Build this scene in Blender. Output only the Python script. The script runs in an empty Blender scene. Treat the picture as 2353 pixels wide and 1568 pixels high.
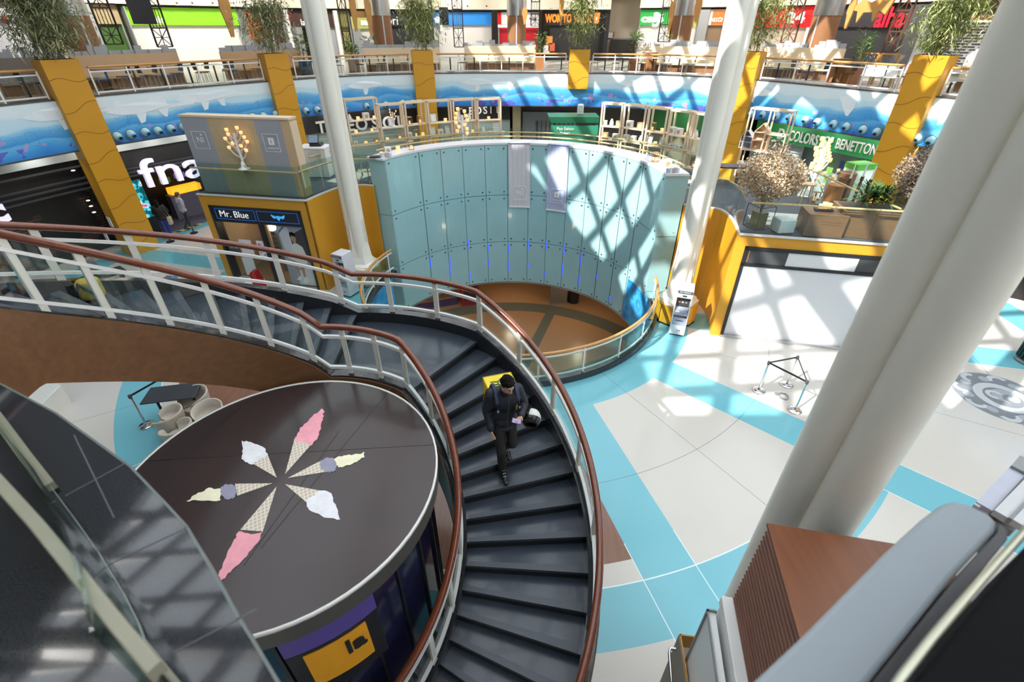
import bpy, math, random
from math import sin, cos, pi, radians as R, degrees as DG, atan2, hypot, sqrt
from mathutils import Vector as V, Matrix
random.seed(7)
SC = bpy.context.scene
COL = SC.collection
# ---------------------------------------------------------------- camera geometry
F = 1085.0; PITCH = math.atan(F/1636.0); CZ = 8.0
CP, SP = cos(PITCH), sin(PITCH)
def ray(u, v):
    x = (u-1176.5)/F; y = -(v-784.0)/F
    return V((x, CP + y*SP, -SP + y*CP))
def P(u, v, z=0.0):            # point of the place at height z seen at u, v
    d = ray(u, v); t = (z-CZ)/d.z
    return V((d.x*t, d.y*t, z))
def PY(u, v, Y):
    d = ray(u, v); t = Y/d.y
    return V((d.x*t, Y, CZ+d.z*t))
def ZAT(u, v, xy):
    d = ray(u, v)
    return CZ + d.z*hypot(xy[0], xy[1])/hypot(d.x, d.y)
# ---------------------------------------------------------------- materials
MATS = {}
def mat(name, col, rough=.5, metal=0., var=.06, scale=8., bump=0., emis=0., coat=0., spec=.5, stretch=None, trans=0.):
    if name in MATS: return MATS[name]
    m = bpy.data.materials.new(name); m.use_nodes = True; MATS[name] = m
    nt = m.node_tree; b = nt.nodes['Principled BSDF']
    b.inputs['Roughness'].default_value = rough; b.inputs['Metallic'].default_value = metal
    b.inputs['Coat Weight'].default_value = coat; b.inputs['Specular IOR Level'].default_value = spec
    if trans: b.inputs['Transmission Weight'].default_value = trans
    c = (*col, 1)
    tc = nt.nodes.new('ShaderNodeTexCoord'); n = nt.nodes.new('ShaderNodeTexNoise')
    n.inputs['Scale'].default_value = scale; n.inputs['Detail'].default_value = 4
    src = tc.outputs['Object']
    if stretch:
        mp = nt.nodes.new('ShaderNodeMapping'); mp.inputs['Scale'].default_value = stretch
        nt.links.new(src, mp.inputs['Vector']); src = mp.outputs['Vector']
    nt.links.new(src, n.inputs['Vector'])
    mx = nt.nodes.new('ShaderNodeMix'); mx.data_type = 'RGBA'
    mx.inputs[6].default_value = tuple(max(0, x*(1-var)) for x in col)+(1,)
    mx.inputs[7].default_value = tuple(min(1, x*(1+var)) for x in col)+(1,)
    nt.links.new(n.outputs['Fac'], mx.inputs[0]); nt.links.new(mx.outputs[2], b.inputs['Base Color'])
    if bump:
        bp = nt.nodes.new('ShaderNodeBump'); bp.inputs['Strength'].default_value = bump; bp.inputs['Distance'].default_value = .02
        nt.links.new(n.outputs['Fac'], bp.inputs['Height']); nt.links.new(bp.outputs['Normal'], b.inputs['Normal'])
    if emis:
        b.inputs['Emission Color'].default_value = c; b.inputs['Emission Strength'].default_value = emis
    return m
def glassmat(name, tint=(.93, .97, .96), gl=1.0, rough=.02):
    if name in MATS: return MATS[name]
    m = bpy.data.materials.new(name); m.use_nodes = True; MATS[name] = m
    nt = m.node_tree; nt.nodes.clear()
    o = nt.nodes.new('ShaderNodeOutputMaterial'); t = nt.nodes.new('ShaderNodeBsdfTransparent'); t.inputs[0].default_value = (*tint, 1)
    g = nt.nodes.new('ShaderNodeBsdfGlossy'); g.inputs['Roughness'].default_value = rough
    f = nt.nodes.new('ShaderNodeLayerWeight'); f.inputs[0].default_value = .5
    pw = nt.nodes.new('ShaderNodeMath'); pw.operation = 'POWER'; pw.inputs[1].default_value = 4.
    mu = nt.nodes.new('ShaderNodeMath'); mu.operation = 'MULTIPLY_ADD'; mu.inputs[1].default_value = .8*gl; mu.inputs[2].default_value = .035*gl
    mx = nt.nodes.new('ShaderNodeMixShader'); L = nt.links.new
    L(f.outputs['Facing'], pw.inputs[0]); L(pw.outputs[0], mu.inputs[0]); L(mu.outputs[0], mx.inputs[0]); L(t.outputs[0], mx.inputs[1]); L(g.outputs[0], mx.inputs[2]); L(mx.outputs[0], o.inputs[0])
    return m
def wood(name, col, rough=.4, axis=0, var=.25, scale=3., coat=0.):
    st = [12., 12., 12.]; st[axis] = .8
    return mat(name, col, rough, 0, var, scale, 0, 0, coat, .5, tuple(st))
WHITE = mat('white paint', (.80, .80, .78), .35, 0, .03)
OFFW = mat('off white paint', (.72, .70, .64), .42, 0, .05, 3.)
COLW = mat('ivory steel paint', (.80, .785, .71), .32, 0, .05, 2.)
STEEL = mat('brushed steel', (.62, .63, .65), .28, 1., .08, 30.)
DSTEEL = mat('dark steel', (.12, .12, .125), .4, .6, .1)
BLACK = mat('black', (.015, .015, .018), .4, 0, .2)
DGREY = mat('dark grey', (.06, .063, .068), .5, 0, .1)
MGREY = mat('mid grey', (.26, .27, .28), .5, 0, .08)
LGREY = mat('light grey', (.55, .56, .57), .5, 0, .05)
ORANGE = mat('ochre enamel', (.63, .305, .022), .38, 0, .05, 1.5)
GLASS = glassmat('clear glass')
GGLASS = glassmat('green tinted glass', (.80, .90, .87), 1.2)
RAILWOOD = wood('red brown handrail wood', (.16, .036, .014), .22, 0, .3, 2., .5)
GOLDWOOD = wood('honey handrail wood', (.55, .27, .075), .3, 0, .2, 2., .3)
WALNUT = wood('walnut veneer', (.20, .085, .036), .42, 0, .28, 1.2)
OAK = wood('pale oak', (.62, .43, .25), .5, 2, .12, 2.)
PINE = wood('whitewashed pine', (.74, .60, .43), .5, 2, .08, 2.)
BROWN = wood('brown laminate', (.27, .125, .055), .4, 2, .18, 2.)
TERR = wood('terracotta laminate', (.42, .165, .06), .5, 2, .12, 2.)
CREAM = mat('cream upholstery', (.74, .60, .42), .55, 0, .05, 6.)
AMBER = mat('lit amber candle glass', (1., .55, .22), .4, 0, .1, 8., 0, .8)
CHERRY = wood('cherry board', (.18, .060, .022), .38, 1, .3, 1.3)
GREEN = mat('leaf green', (.10, .17, .035), .5, 0, .5, 3.)
LGREEN = mat('pale leaf green', (.27, .30, .085), .5, 0, .45, 3.)
DRYC = mat('dried flower tan', (.42, .29, .16), .7, 0, .35, 6.)
SKIN = mat('skin', (.45, .24, .15), .5, 0, .08)
HAIR = mat('black hair', (.008, .007, .006), .85, 0, .5, 60., .6, spec=.15)
# ---------------------------------------------------------------- mesh builder
class MB:
    def __init__(s): s.v = []; s.f = []; s.m = []; s.s = []
    def add(s, vs, fs, m=0, sm=False):
        o = len(s.v); s.v += [tuple(p) for p in vs]
        for f in fs: s.f.append(tuple(i+o for i in f)); s.m.append(m); s.s.append(sm)
        return s
    def hexa(s, b, t, m=0):
        n = len(b)
        return s.add(list(b)+list(t), [tuple(range(n-1, -1, -1)), tuple(range(n, 2*n))]+[(i, (i+1) % n, n+(i+1) % n, n+i) for i in range(n)], m)
    def box(s, c, d, rz=0., m=0):
        x, y, z = d[0]/2, d[1]/2, d[2]/2; ca, sa = cos(rz), sin(rz)
        q = [(-x, -y), (x, -y), (x, y), (-x, y)]; q = [(c[0]+a*ca-b*sa, c[1]+a*sa+b*ca) for a, b in q]
        return s.hexa([(a, b, c[2]-z) for a, b in q], [(a, b, c[2]+z) for a, b in q], m)
    def beam(s, p0, p1, w, h, up=(0, 0, 1), m=0):      # rectangular bar between two points
        p0, p1 = V(p0), V(p1); d = (p1-p0).normalized(); u = V(up)
        if abs(d.dot(u)) > .98: u = V((0, 1, 0))
        sd = d.cross(u).normalized(); u = sd.cross(d).normalized()
        q = [sd*(-w/2)+u*(-h/2), sd*(w/2)+u*(-h/2), sd*(w/2)+u*(h/2), sd*(-w/2)+u*(h/2)]
        return s.hexa([p0+a for a in q][::-1], [p1+a for a in q][::-1], m)
    def prism(s, pts, z0, z1, m=0):
        a = sum(pts[i][0]*pts[(i+1) % len(pts)][1]-pts[(i+1) % len(pts)][0]*pts[i][1] for i in range(len(pts)))
        if a < 0: pts = pts[::-1]
        return s.hexa([(p[0], p[1], z0) for p in pts], [(p[0], p[1], z1) for p in pts], m)
    def cyl(s, p0, p1, r0, r1=None, n=16, m=0, cap=True, sm=True):
        r1 = r0 if r1 is None else r1; p0, p1 = V(p0), V(p1); d = (p1-p0).normalized()
        a = d.orthogonal().normalized(); b = d.cross(a)
        vs = [p0+(a*cos(2*pi*i/n)+b*sin(2*pi*i/n))*r0 for i in range(n)]+[p1+(a*cos(2*pi*i/n)+b*sin(2*pi*i/n))*r1 for i in range(n)]
        s.add(vs, [(i, (i+1) % n, n+(i+1) % n, n+i) for i in range(n)], m, sm)
        if cap: s.add(vs[:n], [tuple(range(n-1, -1, -1))], m); s.add(vs[n:], [tuple(range(n))], m)
        return s
    def tube(s, pts, r, n=10, closed=False, m=0, rb=None, up=None):
        pts = [V(p) for p in pts]; N = len(pts); rb = rb or r; vs = []
        for i, p in enumerate(pts):
            a = pts[(i-1) % N] if closed or i > 0 else p; b = pts[(i+1) % N] if closed or i < N-1 else p
            d = (b-a).normalized(); u = V(up or (0, 0, 1))
            if abs(d.dot(u)) > .97: u = V((0, 1, 0))
            sd = d.cross(u).normalized(); uu = sd.cross(d)
            vs += [p+sd*cos(2*pi*k/n)*r+uu*sin(2*pi*k/n)*rb for k in range(n)]
        fs = []
        for i in range(N if closed else N-1):
            j = (i+1) % N
            fs += [(i*n+k, i*n+(k+1) % n, j*n+(k+1) % n, j*n+k) for k in range(n)]
        s.add(vs, [f[::-1] for f in fs], m, True)
        if not closed: s.add(vs[:n], [tuple(range(n))], m); s.add(vs[-n:], [tuple(range(n-1, -1, -1))], m)
        return s
    def sweep(s, pts, prof, m=0, sm=False, capit=True):   # profile (side, up) kept vertical along a path
        pts = [V(p) for p in pts]; N = len(pts); n = len(prof); vs = []
        for i, p in enumerate(pts):
            a = pts[max(i-1, 0)]; b = pts[min(i+1, N-1)]; d = V((b.x-a.x, b.y-a.y, 0)).normalized(); sd = V((d.y, -d.x, 0))
            vs += [p+sd*q[0]+V((0, 0, q[1])) for q in prof]
        fs = []
        for i in range(N-1): fs += [(i*n+k, (i+1)*n+k, (i+1)*n+(k+1) % n, i*n+(k+1) % n) for k in range(n)]
        s.add(vs, fs, m, sm)
        if capit: s.add(vs[:n], [tuple(range(n))], m); s.add(vs[-n:], [tuple(range(n-1, -1, -1))], m)
        return s
    def lathe(s, prof, c=(0, 0, 0), n=24, m=0, sm=True):
        vs = []
        for r, z in prof: vs += [(c[0]+r*cos(2*pi*k/n), c[1]+r*sin(2*pi*k/n), c[2]+z) for k in range(n)]
        return s.add(vs, [(i*n+k, i*n+(k+1) % n, (i+1)*n+(k+1) % n, (i+1)*n+k) for i in range(len(prof)-1) for k in range(n)], m, sm)
    def ell(s, c, r, rot=None, n=12, k=8, m=0):
        r = (r, r, r) if not hasattr(r, '__len__') else r; vs = []
        for i in range(k+1):
            t = pi*i/k
            for j in range(n):
                p = V((r[0]*sin(t)*cos(2*pi*j/n), r[1]*sin(t)*sin(2*pi*j/n), r[2]*cos(t)))
                if rot: p = rot @ p
                vs.append(V(c)+p)
        return s.add(vs, [(i*n+j, (i+1)*n+j, (i+1)*n+(j+1) % n, i*n+(j+1) % n) for i in range(k) for j in range(n)], m, True)
    def quad(s, a, b, c, d, m=0): return s.add([a, b, c, d], [(0, 1, 2, 3)], m)
    def leaf(s, p, d, L, w, m=0, droop=0.):
        p, d = V(p), V(d).normalized(); sd = d.cross(V((0, 0, 1)))
        sd = sd.normalized() if sd.length > .05 else V((1, 0, 0))
        mid = p+d*L*.45; tip = p+d*L-V((0, 0, droop*L))
        return s.add([p, mid+sd*w/2, tip, mid-sd*w/2], [(0, 1, 2, 3)], m)
def setp(o, label=None, cat=None, group=None, kind=None):
    if label: o['label'] = label
    if cat: o['category'] = cat
    if group: o['group'] = group
    if kind: o['kind'] = kind
    return o
def ob(name, mb, mats, parent=None, local=False, bevel=0., seg=2, mods=()):
    me = bpy.data.meshes.new(name); v = mb.v
    off = V((0, 0, 0))
    if parent is not None and not local:
        q = parent
        while q is not None: off += q.location; q = q.parent
    elif parent is None and not local and v:
        xs = [p[0] for p in v]; ys = [p[1] for p in v]; off = V(((min(xs)+max(xs))/2, (min(ys)+max(ys))/2, min(p[2] for p in v)))
    me.from_pydata([(p[0]-off.x, p[1]-off.y, p[2]-off.z) for p in v], [], mb.f)
    for m in (mats if isinstance(mats, (list, tuple)) else [mats]): me.materials.append(m)
    me.polygons.foreach_set('material_index', mb.m); me.polygons.foreach_set('use_smooth', mb.s); me.update()
    o = bpy.data.objects.new(name, me); COL.objects.link(o)
    if parent is not None: o.parent = parent
    elif not local: o.location = off
    if bevel:
        b = o.modifiers.new('bevel', 'BEVEL'); b.width = bevel; b.segments = seg; b.limit_method = 'ANGLE'; b.angle_limit = R(40)
    return o
def T(name, label, cat, loc, rz=0., group=None):
    o = bpy.data.objects.new(name, None); COL.objects.link(o); o.empty_display_size = .1
    o.location = loc; o.rotation_euler = (0, 0, rz); setp(o, label, cat, group); return o
def S(name, mb, m, **k): o = ob(name, mb, m, **k); o['kind'] = 'structure'; return o
def dup(src, loc, rz=None, label=None, group=None):
    def cp(o, par):
        c = o.copy(); COL.objects.link(c)
        if par is not None: c.parent = par
        for ch in list(KIDS.get(o.name, ())): cp(ch, c)
        return c
    KIDS = {}
    for o in [src]+list(src.children_recursive):
        KIDS[o.name] = list(o.children)
    r = cp(src, None); r.location = loc
    if rz is not None: r.rotation_euler = (0, 0, rz)
    if label: r['label'] = label
    if group: r['group'] = group
    return r
def text(name, body, m, parent, loc, rot, size, ext=.01, bold=0., align='CENTER', shear=0., sx=1., space=1., world=True):
    cu = bpy.data.curves.new(name, 'FONT'); cu.body = body; cu.size = size; cu.extrude = ext; cu.offset = bold; cu.shear = shear; cu.space_character = space
    cu.align_x = align; cu.align_y = 'CENTER'; cu.materials.append(m); cu.resolution_u = 3
    tmp = bpy.data.objects.new(name, cu); COL.objects.link(tmp); dg = bpy.context.evaluated_depsgraph_get()
    me = bpy.data.meshes.new_from_object(tmp.evaluated_get(dg)); bpy.data.objects.remove(tmp); bpy.data.curves.remove(cu)
    if not me.materials: me.materials.append(m)
    o = bpy.data.objects.new(name, me); COL.objects.link(o)
    if parent is not None: o.parent = parent
    q = V(loc)
    if world and parent is not None:
        p = parent
        while p is not None: q = q-p.location; p = p.parent
    o.location = q; o.rotation_euler = rot; o.scale = (sx, 1, 1); return o
def fitw(o, w):          # stretch lettering to the width it has on the sign
    xs = [v.co.x for v in o.data.vertices]; L = max(xs)-min(xs)
    if L > 0: o.scale = (w/L, 1, 1)
    return o
def facing(a, b):      # z rotation of lettering that reads from a to b (plan points)
    return atan2(b[1]-a[1], b[0]-a[0])
ORD = 'first second third fourth fifth sixth seventh eighth ninth tenth eleventh twelfth thirteenth fourteenth fifteenth sixteenth'.split()
# ---------------------------------------------------------------- camera, light
cam = bpy.data.cameras.new('camera'); co = bpy.data.objects.new('camera', cam); COL.objects.link(co); SC.camera = co
co.location = (0, 0, CZ); co.rotation_euler = (pi/2-PITCH, 0, 0); cam.sensor_width = 36; cam.lens = F/2353*36; cam.clip_start = .05; cam.clip_end = 300
cam.dof.use_dof = True; cam.dof.focus_distance = 7.8; cam.dof.aperture_fstop = 1.1
w = bpy.data.worlds.new('sky'); SC.world = w; w.use_nodes = True
bg = w.node_tree.nodes['Background']; bg.inputs[0].default_value = (.86, .93, 1., 1); bg.inputs[1].default_value = 2.9
SUN = V((.62, .43, -.66)).normalized()
sl = bpy.data.lights.new('sun', 'SUN'); sl.energy = 8.5; sl.angle = R(.5); sl.color = (1, .96, .9)
so = bpy.data.objects.new('sun', sl); COL.objects.link(so); so.rotation_euler = SUN.to_track_quat('-Z', 'Y').to_euler(); so.location = (-15, -10, 30)
SC.view_settings.view_transform = 'Standard'; SC.view_settings.look = 'None'; SC.view_settings.gamma = 1; SC.view_settings.exposure = .22
SC.view_settings.use_curve_mapping = False
SC.cycles.use_denoising = True; SC.cycles.max_bounces = 6; SC.cycles.transparent_max_bounces = 20; SC.cycles.use_adaptive_sampling = True; SC.cycles.adaptive_threshold = .09; SC.cycles.adaptive_min_samples = 16
SC.cycles.sample_clamp_indirect = 8; SC.cycles.caustics_reflective = False; SC.cycles.caustics_refractive = False
# ---------------------------------------------------------------- the plan of the place
CX, CY, CR = -.08, 14.8, 4.84           # glass drum
SX, SY, RI, RO = -2.70, 3.74, 2.08, 3.70  # spiral stair
T0, DT, RISE, ZL = R(55.8), R(6.585), .165, 3.49
KP = [(-18.2, 11), (-17.6, 14.5), (-17.0, 16.6), (-16.1, 18.8), (-15.4, 20.0), (-14.4, 21.7), (-12.6, 24.4), (-10.5, 26.9), (-7.8, 29.1), (-4.2, 30.4), (.3, 30.8), (5.2, 30.3), (9.2, 28.8), (12.0, 26.3), (13.5, 23.8), (14.6, 21.6), (15.4, 20.2), (16.1, 18.9), (17.0, 16.6), (17.8, 14), (18.2, 11)]
def catmull(K, n=8):
    o = []
    for i in range(len(K)-1):
        p0, p1, p2, p3 = [V((*K[max(0, min(j, len(K)-1))], 0)) for j in (i-1, i, i+1, i+2)]
        for k in range(n):
            t = k/n; q = .5*(2*p1+(p2-p0)*t+(2*p0-5*p1+4*p2-p3)*t*t+(3*p1-p0-3*p2+p3)*t**3); o.append((q.x, q.y))
    o.append(tuple(K[-1])); return o
KC = catmull(KP)
KA = [atan2(p[0], p[1]) for p in KC]      # azimuth from the camera's plan position
def kaz(a, off=0.):                       # ring point at azimuth a, pushed outwards by off
    a = max(KA[0], min(KA[-1], a))
    for i in range(len(KA)-1):
        if KA[i] <= a <= KA[i+1]:
            t = (a-KA[i])/(KA[i+1]-KA[i]+1e-9); p = V((KC[i][0]+(KC[i+1][0]-KC[i][0])*t, KC[i][1]+(KC[i+1][1]-KC[i][1])*t, 0))
            d = V((KC[i+1][0]-KC[i][0], KC[i+1][1]-KC[i][1], 0)).normalized(); n = V((-d.y, d.x, 0))
            return p+n*off
def kzc(a, off):                          # same, but the pushed point itself keeps azimuth a
    b = a
    for _ in range(12):
        p = kaz(b, off); b += (a-atan2(p.x, p.y))*.8
    return kaz(b, off)
def ringc(a0, a1, off, n): return [kzc(a0+(a1-a0)*i/n, off) for i in range(n+1)]
def az(u, v): d = ray(u, v); return atan2(d.x, d.y)
def ring(a0, a1, off=0., n=None):
    n = n or max(2, int(abs(a1-a0)/R(1.2)))
    return [kaz(a0+(a1-a0)*i/n, off) for i in range(n+1)]
ZB, ZT, ZR = 4.2, 5.85, 6.8
PA = [az(*q) for q in ((136, 137), (633.5, 123.2), (970, 116), (1333, 113.8), (1722, 118), (2142, 124.7))]  # the six ochre pillars
# ================================================================ node helper for patterned surfaces
class NX:
    def __init__(s, name):
        s.m = bpy.data.materials.new(name); s.m.use_nodes = True; s.nt = s.m.node_tree; s.b = s.nt.nodes['Principled BSDF']; s.L = s.nt.links.new
        s.tc = s.nt.nodes.new('ShaderNodeTexCoord'); sp = s.nt.nodes.new('ShaderNodeSeparateXYZ'); s.L(s.tc.outputs['Object'], sp.inputs[0])
        s.x, s.y, s.z = sp.outputs
    def op(s, o, a, b=None, c=None):
        n = s.nt.nodes.new('ShaderNodeMath'); n.operation = o
        for i, q in enumerate((a, b, c)):
            if q is None: continue
            if isinstance(q, (int, float)): n.inputs[i].default_value = q
            else: s.L(q, n.inputs[i])
        return n.outputs[0]
    def band(s, v, lo, hi): return s.op('MULTIPLY', s.op('GREATER_THAN', v, lo), s.op('LESS_THAN', v, hi))
    def orr(s, a, b): return s.op('MAXIMUM', a, b)
    def noise(s, scale, detail=3, vec=None):
        n = s.nt.nodes.new('ShaderNodeTexNoise'); n.inputs['Scale'].default_value = scale; n.inputs['Detail'].default_value = detail
        s.L(vec or s.tc.outputs['Object'], n.inputs['Vector']); return n.outputs['Fac']
    def vec(s, x, y, z):
        n = s.nt.nodes.new('ShaderNodeCombineXYZ')
        for i, q in enumerate((x, y, z)):
            if isinstance(q, (int, float)): n.inputs[i].default_value = q
            else: s.L(q, n.inputs[i])
        return n.outputs[0]
    def mix(s, f, a, b):
        n = s.nt.nodes.new('ShaderNodeMix'); n.data_type = 'RGBA'
        for i, q in ((0, f), (6, a), (7, b)):
            if isinstance(q, tuple): n.inputs[i].default_value = (*q, 1)
            elif isinstance(q, (int, float)): n.inputs[i].default_value = q
            else: s.L(q, n.inputs[i])
        return n.outputs[2]
    def ramp(s, f, stops, interp='LINEAR'):
        n = s.nt.nodes.new('ShaderNodeValToRGB'); n.color_ramp.interpolation = interp; e = n.color_ramp.elements
        while len(e) < len(stops): e.new(.5)
        for q, (p, c) in zip(e, stops): q.position = p; q.color = (*c, 1)
        s.L(f, n.inputs[0]); return n.outputs[0]
    def done(s, col, rough=.4, coat=0., spec=.5):
        s.L(col, s.b.inputs['Base Color']); s.b.inputs['Roughness'].default_value = rough; s.b.inputs['Coat Weight'].default_value = coat; s.b.inputs['Specular IOR Level'].default_value = spec; return s.m
def floor_material():
    n = NX('terrazzo floor'); r = n.op('SQRT', n.op('ADD', n.op('MULTIPLY', n.x, n.x), n.op('MULTIPLY', n.y, n.y)))
    a = n.op('ARCTAN2', n.y, n.x); am = n.op('SUBTRACT', n.op('FLOORED_MODULO', n.op('ADD', a, R(44.2+15)), R(30)), R(15))
    d = n.op('ABSOLUTE', n.op('MULTIPLY', r, n.op('SINE', am)))
    teal = n.orr(n.band(r, 4., 6.05), n.orr(n.band(r, 10.53, 11.5), n.band(r, 16.4, 17.4)))
    teal = n.orr(teal, n.op('MULTIPLY', n.op('LESS_THAN', d, .52), n.band(r, 6., 17.)))
    woodm = n.op('MULTIPLY', n.op('MULTIPLY', n.band(a, R(-163.), R(-77.)), n.band(r, 6.05, 10.12)), n.op('GREATER_THAN', d, .52))
    am2 = n.op('SUBTRACT', n.op('FLOORED_MODULO', n.op('ADD', a, R(44.2)), R(30)), R(15))
    d2 = n.op('ABSOLUTE', n.op('MULTIPLY', r, n.op('SINE', am2)))
    j = n.orr(n.op('LESS_THAN', n.op('ABSOLUTE', n.op('SUBTRACT', r, 8.38)), .008), n.op('LESS_THAN', d2, .008))
    j = n.orr(j, n.op('LESS_THAN', n.op('ABSOLUTE', n.op('SUBTRACT', r, 14.)), .01))
    wj = n.orr(n.op('LESS_THAN', n.op('ABSOLUTE', n.op('SUBTRACT', r, 10.53)), .011), n.op('MULTIPLY', n.op('LESS_THAN', n.op('ABSOLUTE', n.op('SUBTRACT', d, .52)), .008), n.op('GREATER_THAN', r, 9.8)))
    sp = n.noise(90., 2); big = n.noise(.5, 3)
    cream = n.mix(n.op('MULTIPLY', sp, 1.), (.50, .475, .43), (.67, .645, .59)); cream = n.mix(big, cream, (.56, .535, .49))
    tl = n.mix(sp, (.10, .36, .44), (.22, .54, .62))
    wn = n.noise(1.2, 4, n.vec(n.op('MULTIPLY', n.x, 9.), n.y, 0.)); wd = n.mix(wn, (.16, .075, .05), (.27, .14, .095))
    c = n.mix(teal, cream, tl); c = n.mix(woodm, c, wd); c = n.mix(n.op('MULTIPLY', j, .6), c, (.12, .12, .12)); c = n.mix(n.op('MULTIPLY', wj, .8), c, (.8, .85, .88))
    return n.done(c, .16, 0., .5)
FLOORM = floor_material()
def annulus(cx, cy, r0, r1, z, n=96, a0=0., a1=2*pi, m=0):
    b = MB(); full = abs(a1-a0) > 6.28; k = n if full else n+1
    vs = [(cx+r*cos(a0+(a1-a0)*i/n), cy+r*sin(a0+(a1-a0)*i/n), z) for r in (r0, r1) for i in range(k)]
    b.add(vs, [(i, k+i, k+(i+1) % k, (i+1) % k) for i in range(n)], m); return b
fl = annulus(0, 0, CR+.12, 60, 0.); S('floor', fl, FLOORM, local=True).location = (CX, CY, 0)
# --- basement hall below the round opening
def low_material():
    n = NX('basement stone'); r = n.op('SQRT', n.op('ADD', n.op('MULTIPLY', n.x, n.x), n.op('MULTIPLY', n.y, n.y))); a = n.op('ARCTAN2', n.y, n.x)
    am = n.op('SUBTRACT', n.op('FLOORED_MODULO', n.op('ADD', a, R(-72+22.5)), R(45)), R(22.5)); d = n.op('ABSOLUTE', n.op('MULTIPLY', r, n.op('SINE', am)))
    t = n.orr(n.band(r, 6.6, 7.5), n.op('MULTIPLY', n.op('LESS_THAN', d, .24), n.op('LESS_THAN', r, 7.)))
    c = n.mix(n.noise(40., 2), (.33, .175, .085), (.45, .26, .135)); c = n.mix(t, c, (.13, .13, .10)); return n.done(c, .22)
bb_ = MB(); bb_.lathe([(.01, 0), (20, 0)], (0, 0, 0), 64, sm=False); o = S('floor_basement', bb_, low_material(), local=True); o.location = (CX, CY, -4.3)
S('ceiling_basement', annulus(CX, CY, CR+.1, 20, -1.75), OFFW)
b = MB(); b.lathe([(19, -4.3), (19, -1.75)], (CX, CY, 0), 48); S('wall_basement', b, mat('basement wall', (.16, .08, .04), .6))
b = MB(); K_ = [(CX+(CR+.1)*cos(R(a)), CY+(CR+.1)*sin(R(a)), 0) for a in range(160, 381, 5)]
b.sweep(K_, [(-.12, -1.75), (-.12, -.02), (0, -.02), (0, -1.75)]); 
def bluewall():
    n = NX('blue artwork'); v = n.noise(1.6, 4); c = n.ramp(v, [(.3, (.01, .12, .42)), (.45, (.02, .28, .62)), (.55, (.05, .42, .70)), (.62, (.02, .20, .52)), (.72, (.10, .42, .40)), (.8, (.2, .08, .35))]); return n.done(c, .35)
S('wall_opening', b, bluewall())
for i, (x, y) in enumerate(((-3.4, 20.5), (0, 22.5), (3.6, 20.5), (-5.5, 14), (5.5, 14), (0, 9.0))):
    l = bpy.data.lights.new('basement_fill', 'POINT'); l.energy = 42; l.color = (1, .82, .6); l.shadow_soft_size = .25  # added point lights without fittings, to light the basement floor
    q = bpy.data.objects.new('basement_fill', l); COL.objects.link(q); q.location = (CX+x, y, -2.1)
# --- ring: mural band, upper floor, soffit
def mural():
    n = NX('sea mural'); h = n.op('DIVIDE', n.op('SUBTRACT', n.z, ZB), ZT-ZB)
    w1 = n.noise(.55, 1.2, n.vec(n.x, n.y, n.op('MULTIPLY', n.z, 1.6))); h2 = n.op('ADD', h, n.op('MULTIPLY', n.op('SUBTRACT', w1, .5), .55))
    c = n.ramp(h2, [(0., (.03, .20, .60)), (.16, (.05, .33, .74)), (.30, (.14, .47, .80)), (.34, (.05, .30, .68)), (.50, (.11, .42, .77)), (.58, (.30, .60, .85)), (.61, (.52, .74, .87)), (.74, (.56, .76, .87)), (.78, (.70, .82, .88)), (1., (.74, .84, .89))])
    ln = n.noise(1.3, 0); lines = n.op('LESS_THAN', n.op('ABSOLUTE', n.op('SUBTRACT', n.op('FRACT', n.op('MULTIPLY', ln, 7.)), .5)), .035)
    c = n.mix(n.op('MULTIPLY', n.op('MULTIPLY', lines, .35), n.op('LESS_THAN', h2, .6)), c, (.02, .22, .55))
    pk = n.op('MULTIPLY', n.op('GREATER_THAN', n.noise(3.2, 1), .66), n.band(h, .08, .42)); c = n.mix(n.op('MULTIPLY', pk, .6), c, (.62, .25, .52))
    pu = n.op('MULTIPLY', n.op('GREATER_THAN', n.noise(1.9, 3), .60), n.op('LESS_THAN', h, .2)); c = n.mix(n.op('MULTIPLY', pu, .7), c, (.12, .04, .42))
    return n.done(c, .42)
MURAL = mural(); MW = mat('mural white', (.78, .85, .90), .42)
A0, A1 = KA[0]+.01, KA[-1]-.01
b = MB(); pts = ring(A0, A1, 0.)
b.sweep(pts, [(0, ZB), (-.16, ZB), (-.16, ZT), (0, ZT)])
def patch(a, z, shp, s=1., fl_=1):      # a pale swimming shape of the mural, following the curve of the wall
    vs = []
    for x, y in shp:
        aa = a+fl_*x*s/hypot(*kaz(a)[:2]); p = kaz(aa, -.014 if False else -.012); vs.append((p.x, p.y, max(ZB+.05, min(ZT-.03, z+y*s))))
    b.add(vs, [tuple(range(len(vs)))] if fl_ > 0 else [tuple(range(len(vs)-1, -1, -1))], 1)
WH = [(0, 0), (.5, .22), (1.2, .30), (1.9, .25), (2.6, .05), (3.1, .12), (3.3, .34), (3.42, .06), (3.6, -.05), (3.2, -.06), (2.5, -.1), (1.9, -.14), (1.5, -.18), (1.35, -.55), (1.15, -.6), (1.1, -.2), (.5, -.16)]
FIN = [(0, 0), (.35, .1), (.6, 0), (.62, -.3), (.5, -.62), (.42, -.62), (.2, -.3)]
for u, z, sh, s, f in ((20, 5.42, WH, .85, 1), (225, 5.3, WH, .85, 1), (330, 5.6, FIN, 1.1, 1), (400, 5.45, WH, .8, 1), (560, 5.5, WH, .75, -1), (800, 5.4, WH, .75, 1), (1060, 5.4, WH, .75, 1), (1190, 5.62, FIN, 1.0, -1), (1420, 5.4, WH, .75, 1), (1560, 5.5, WH, .7, -1), (1780, 5.35, WH, .75, -1), (1930, 5.55, FIN, 1.1, 1), (2120, 5.4, WH, .7, 1)):
    patch(az(u, 220), z, sh, s, f)
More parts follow.
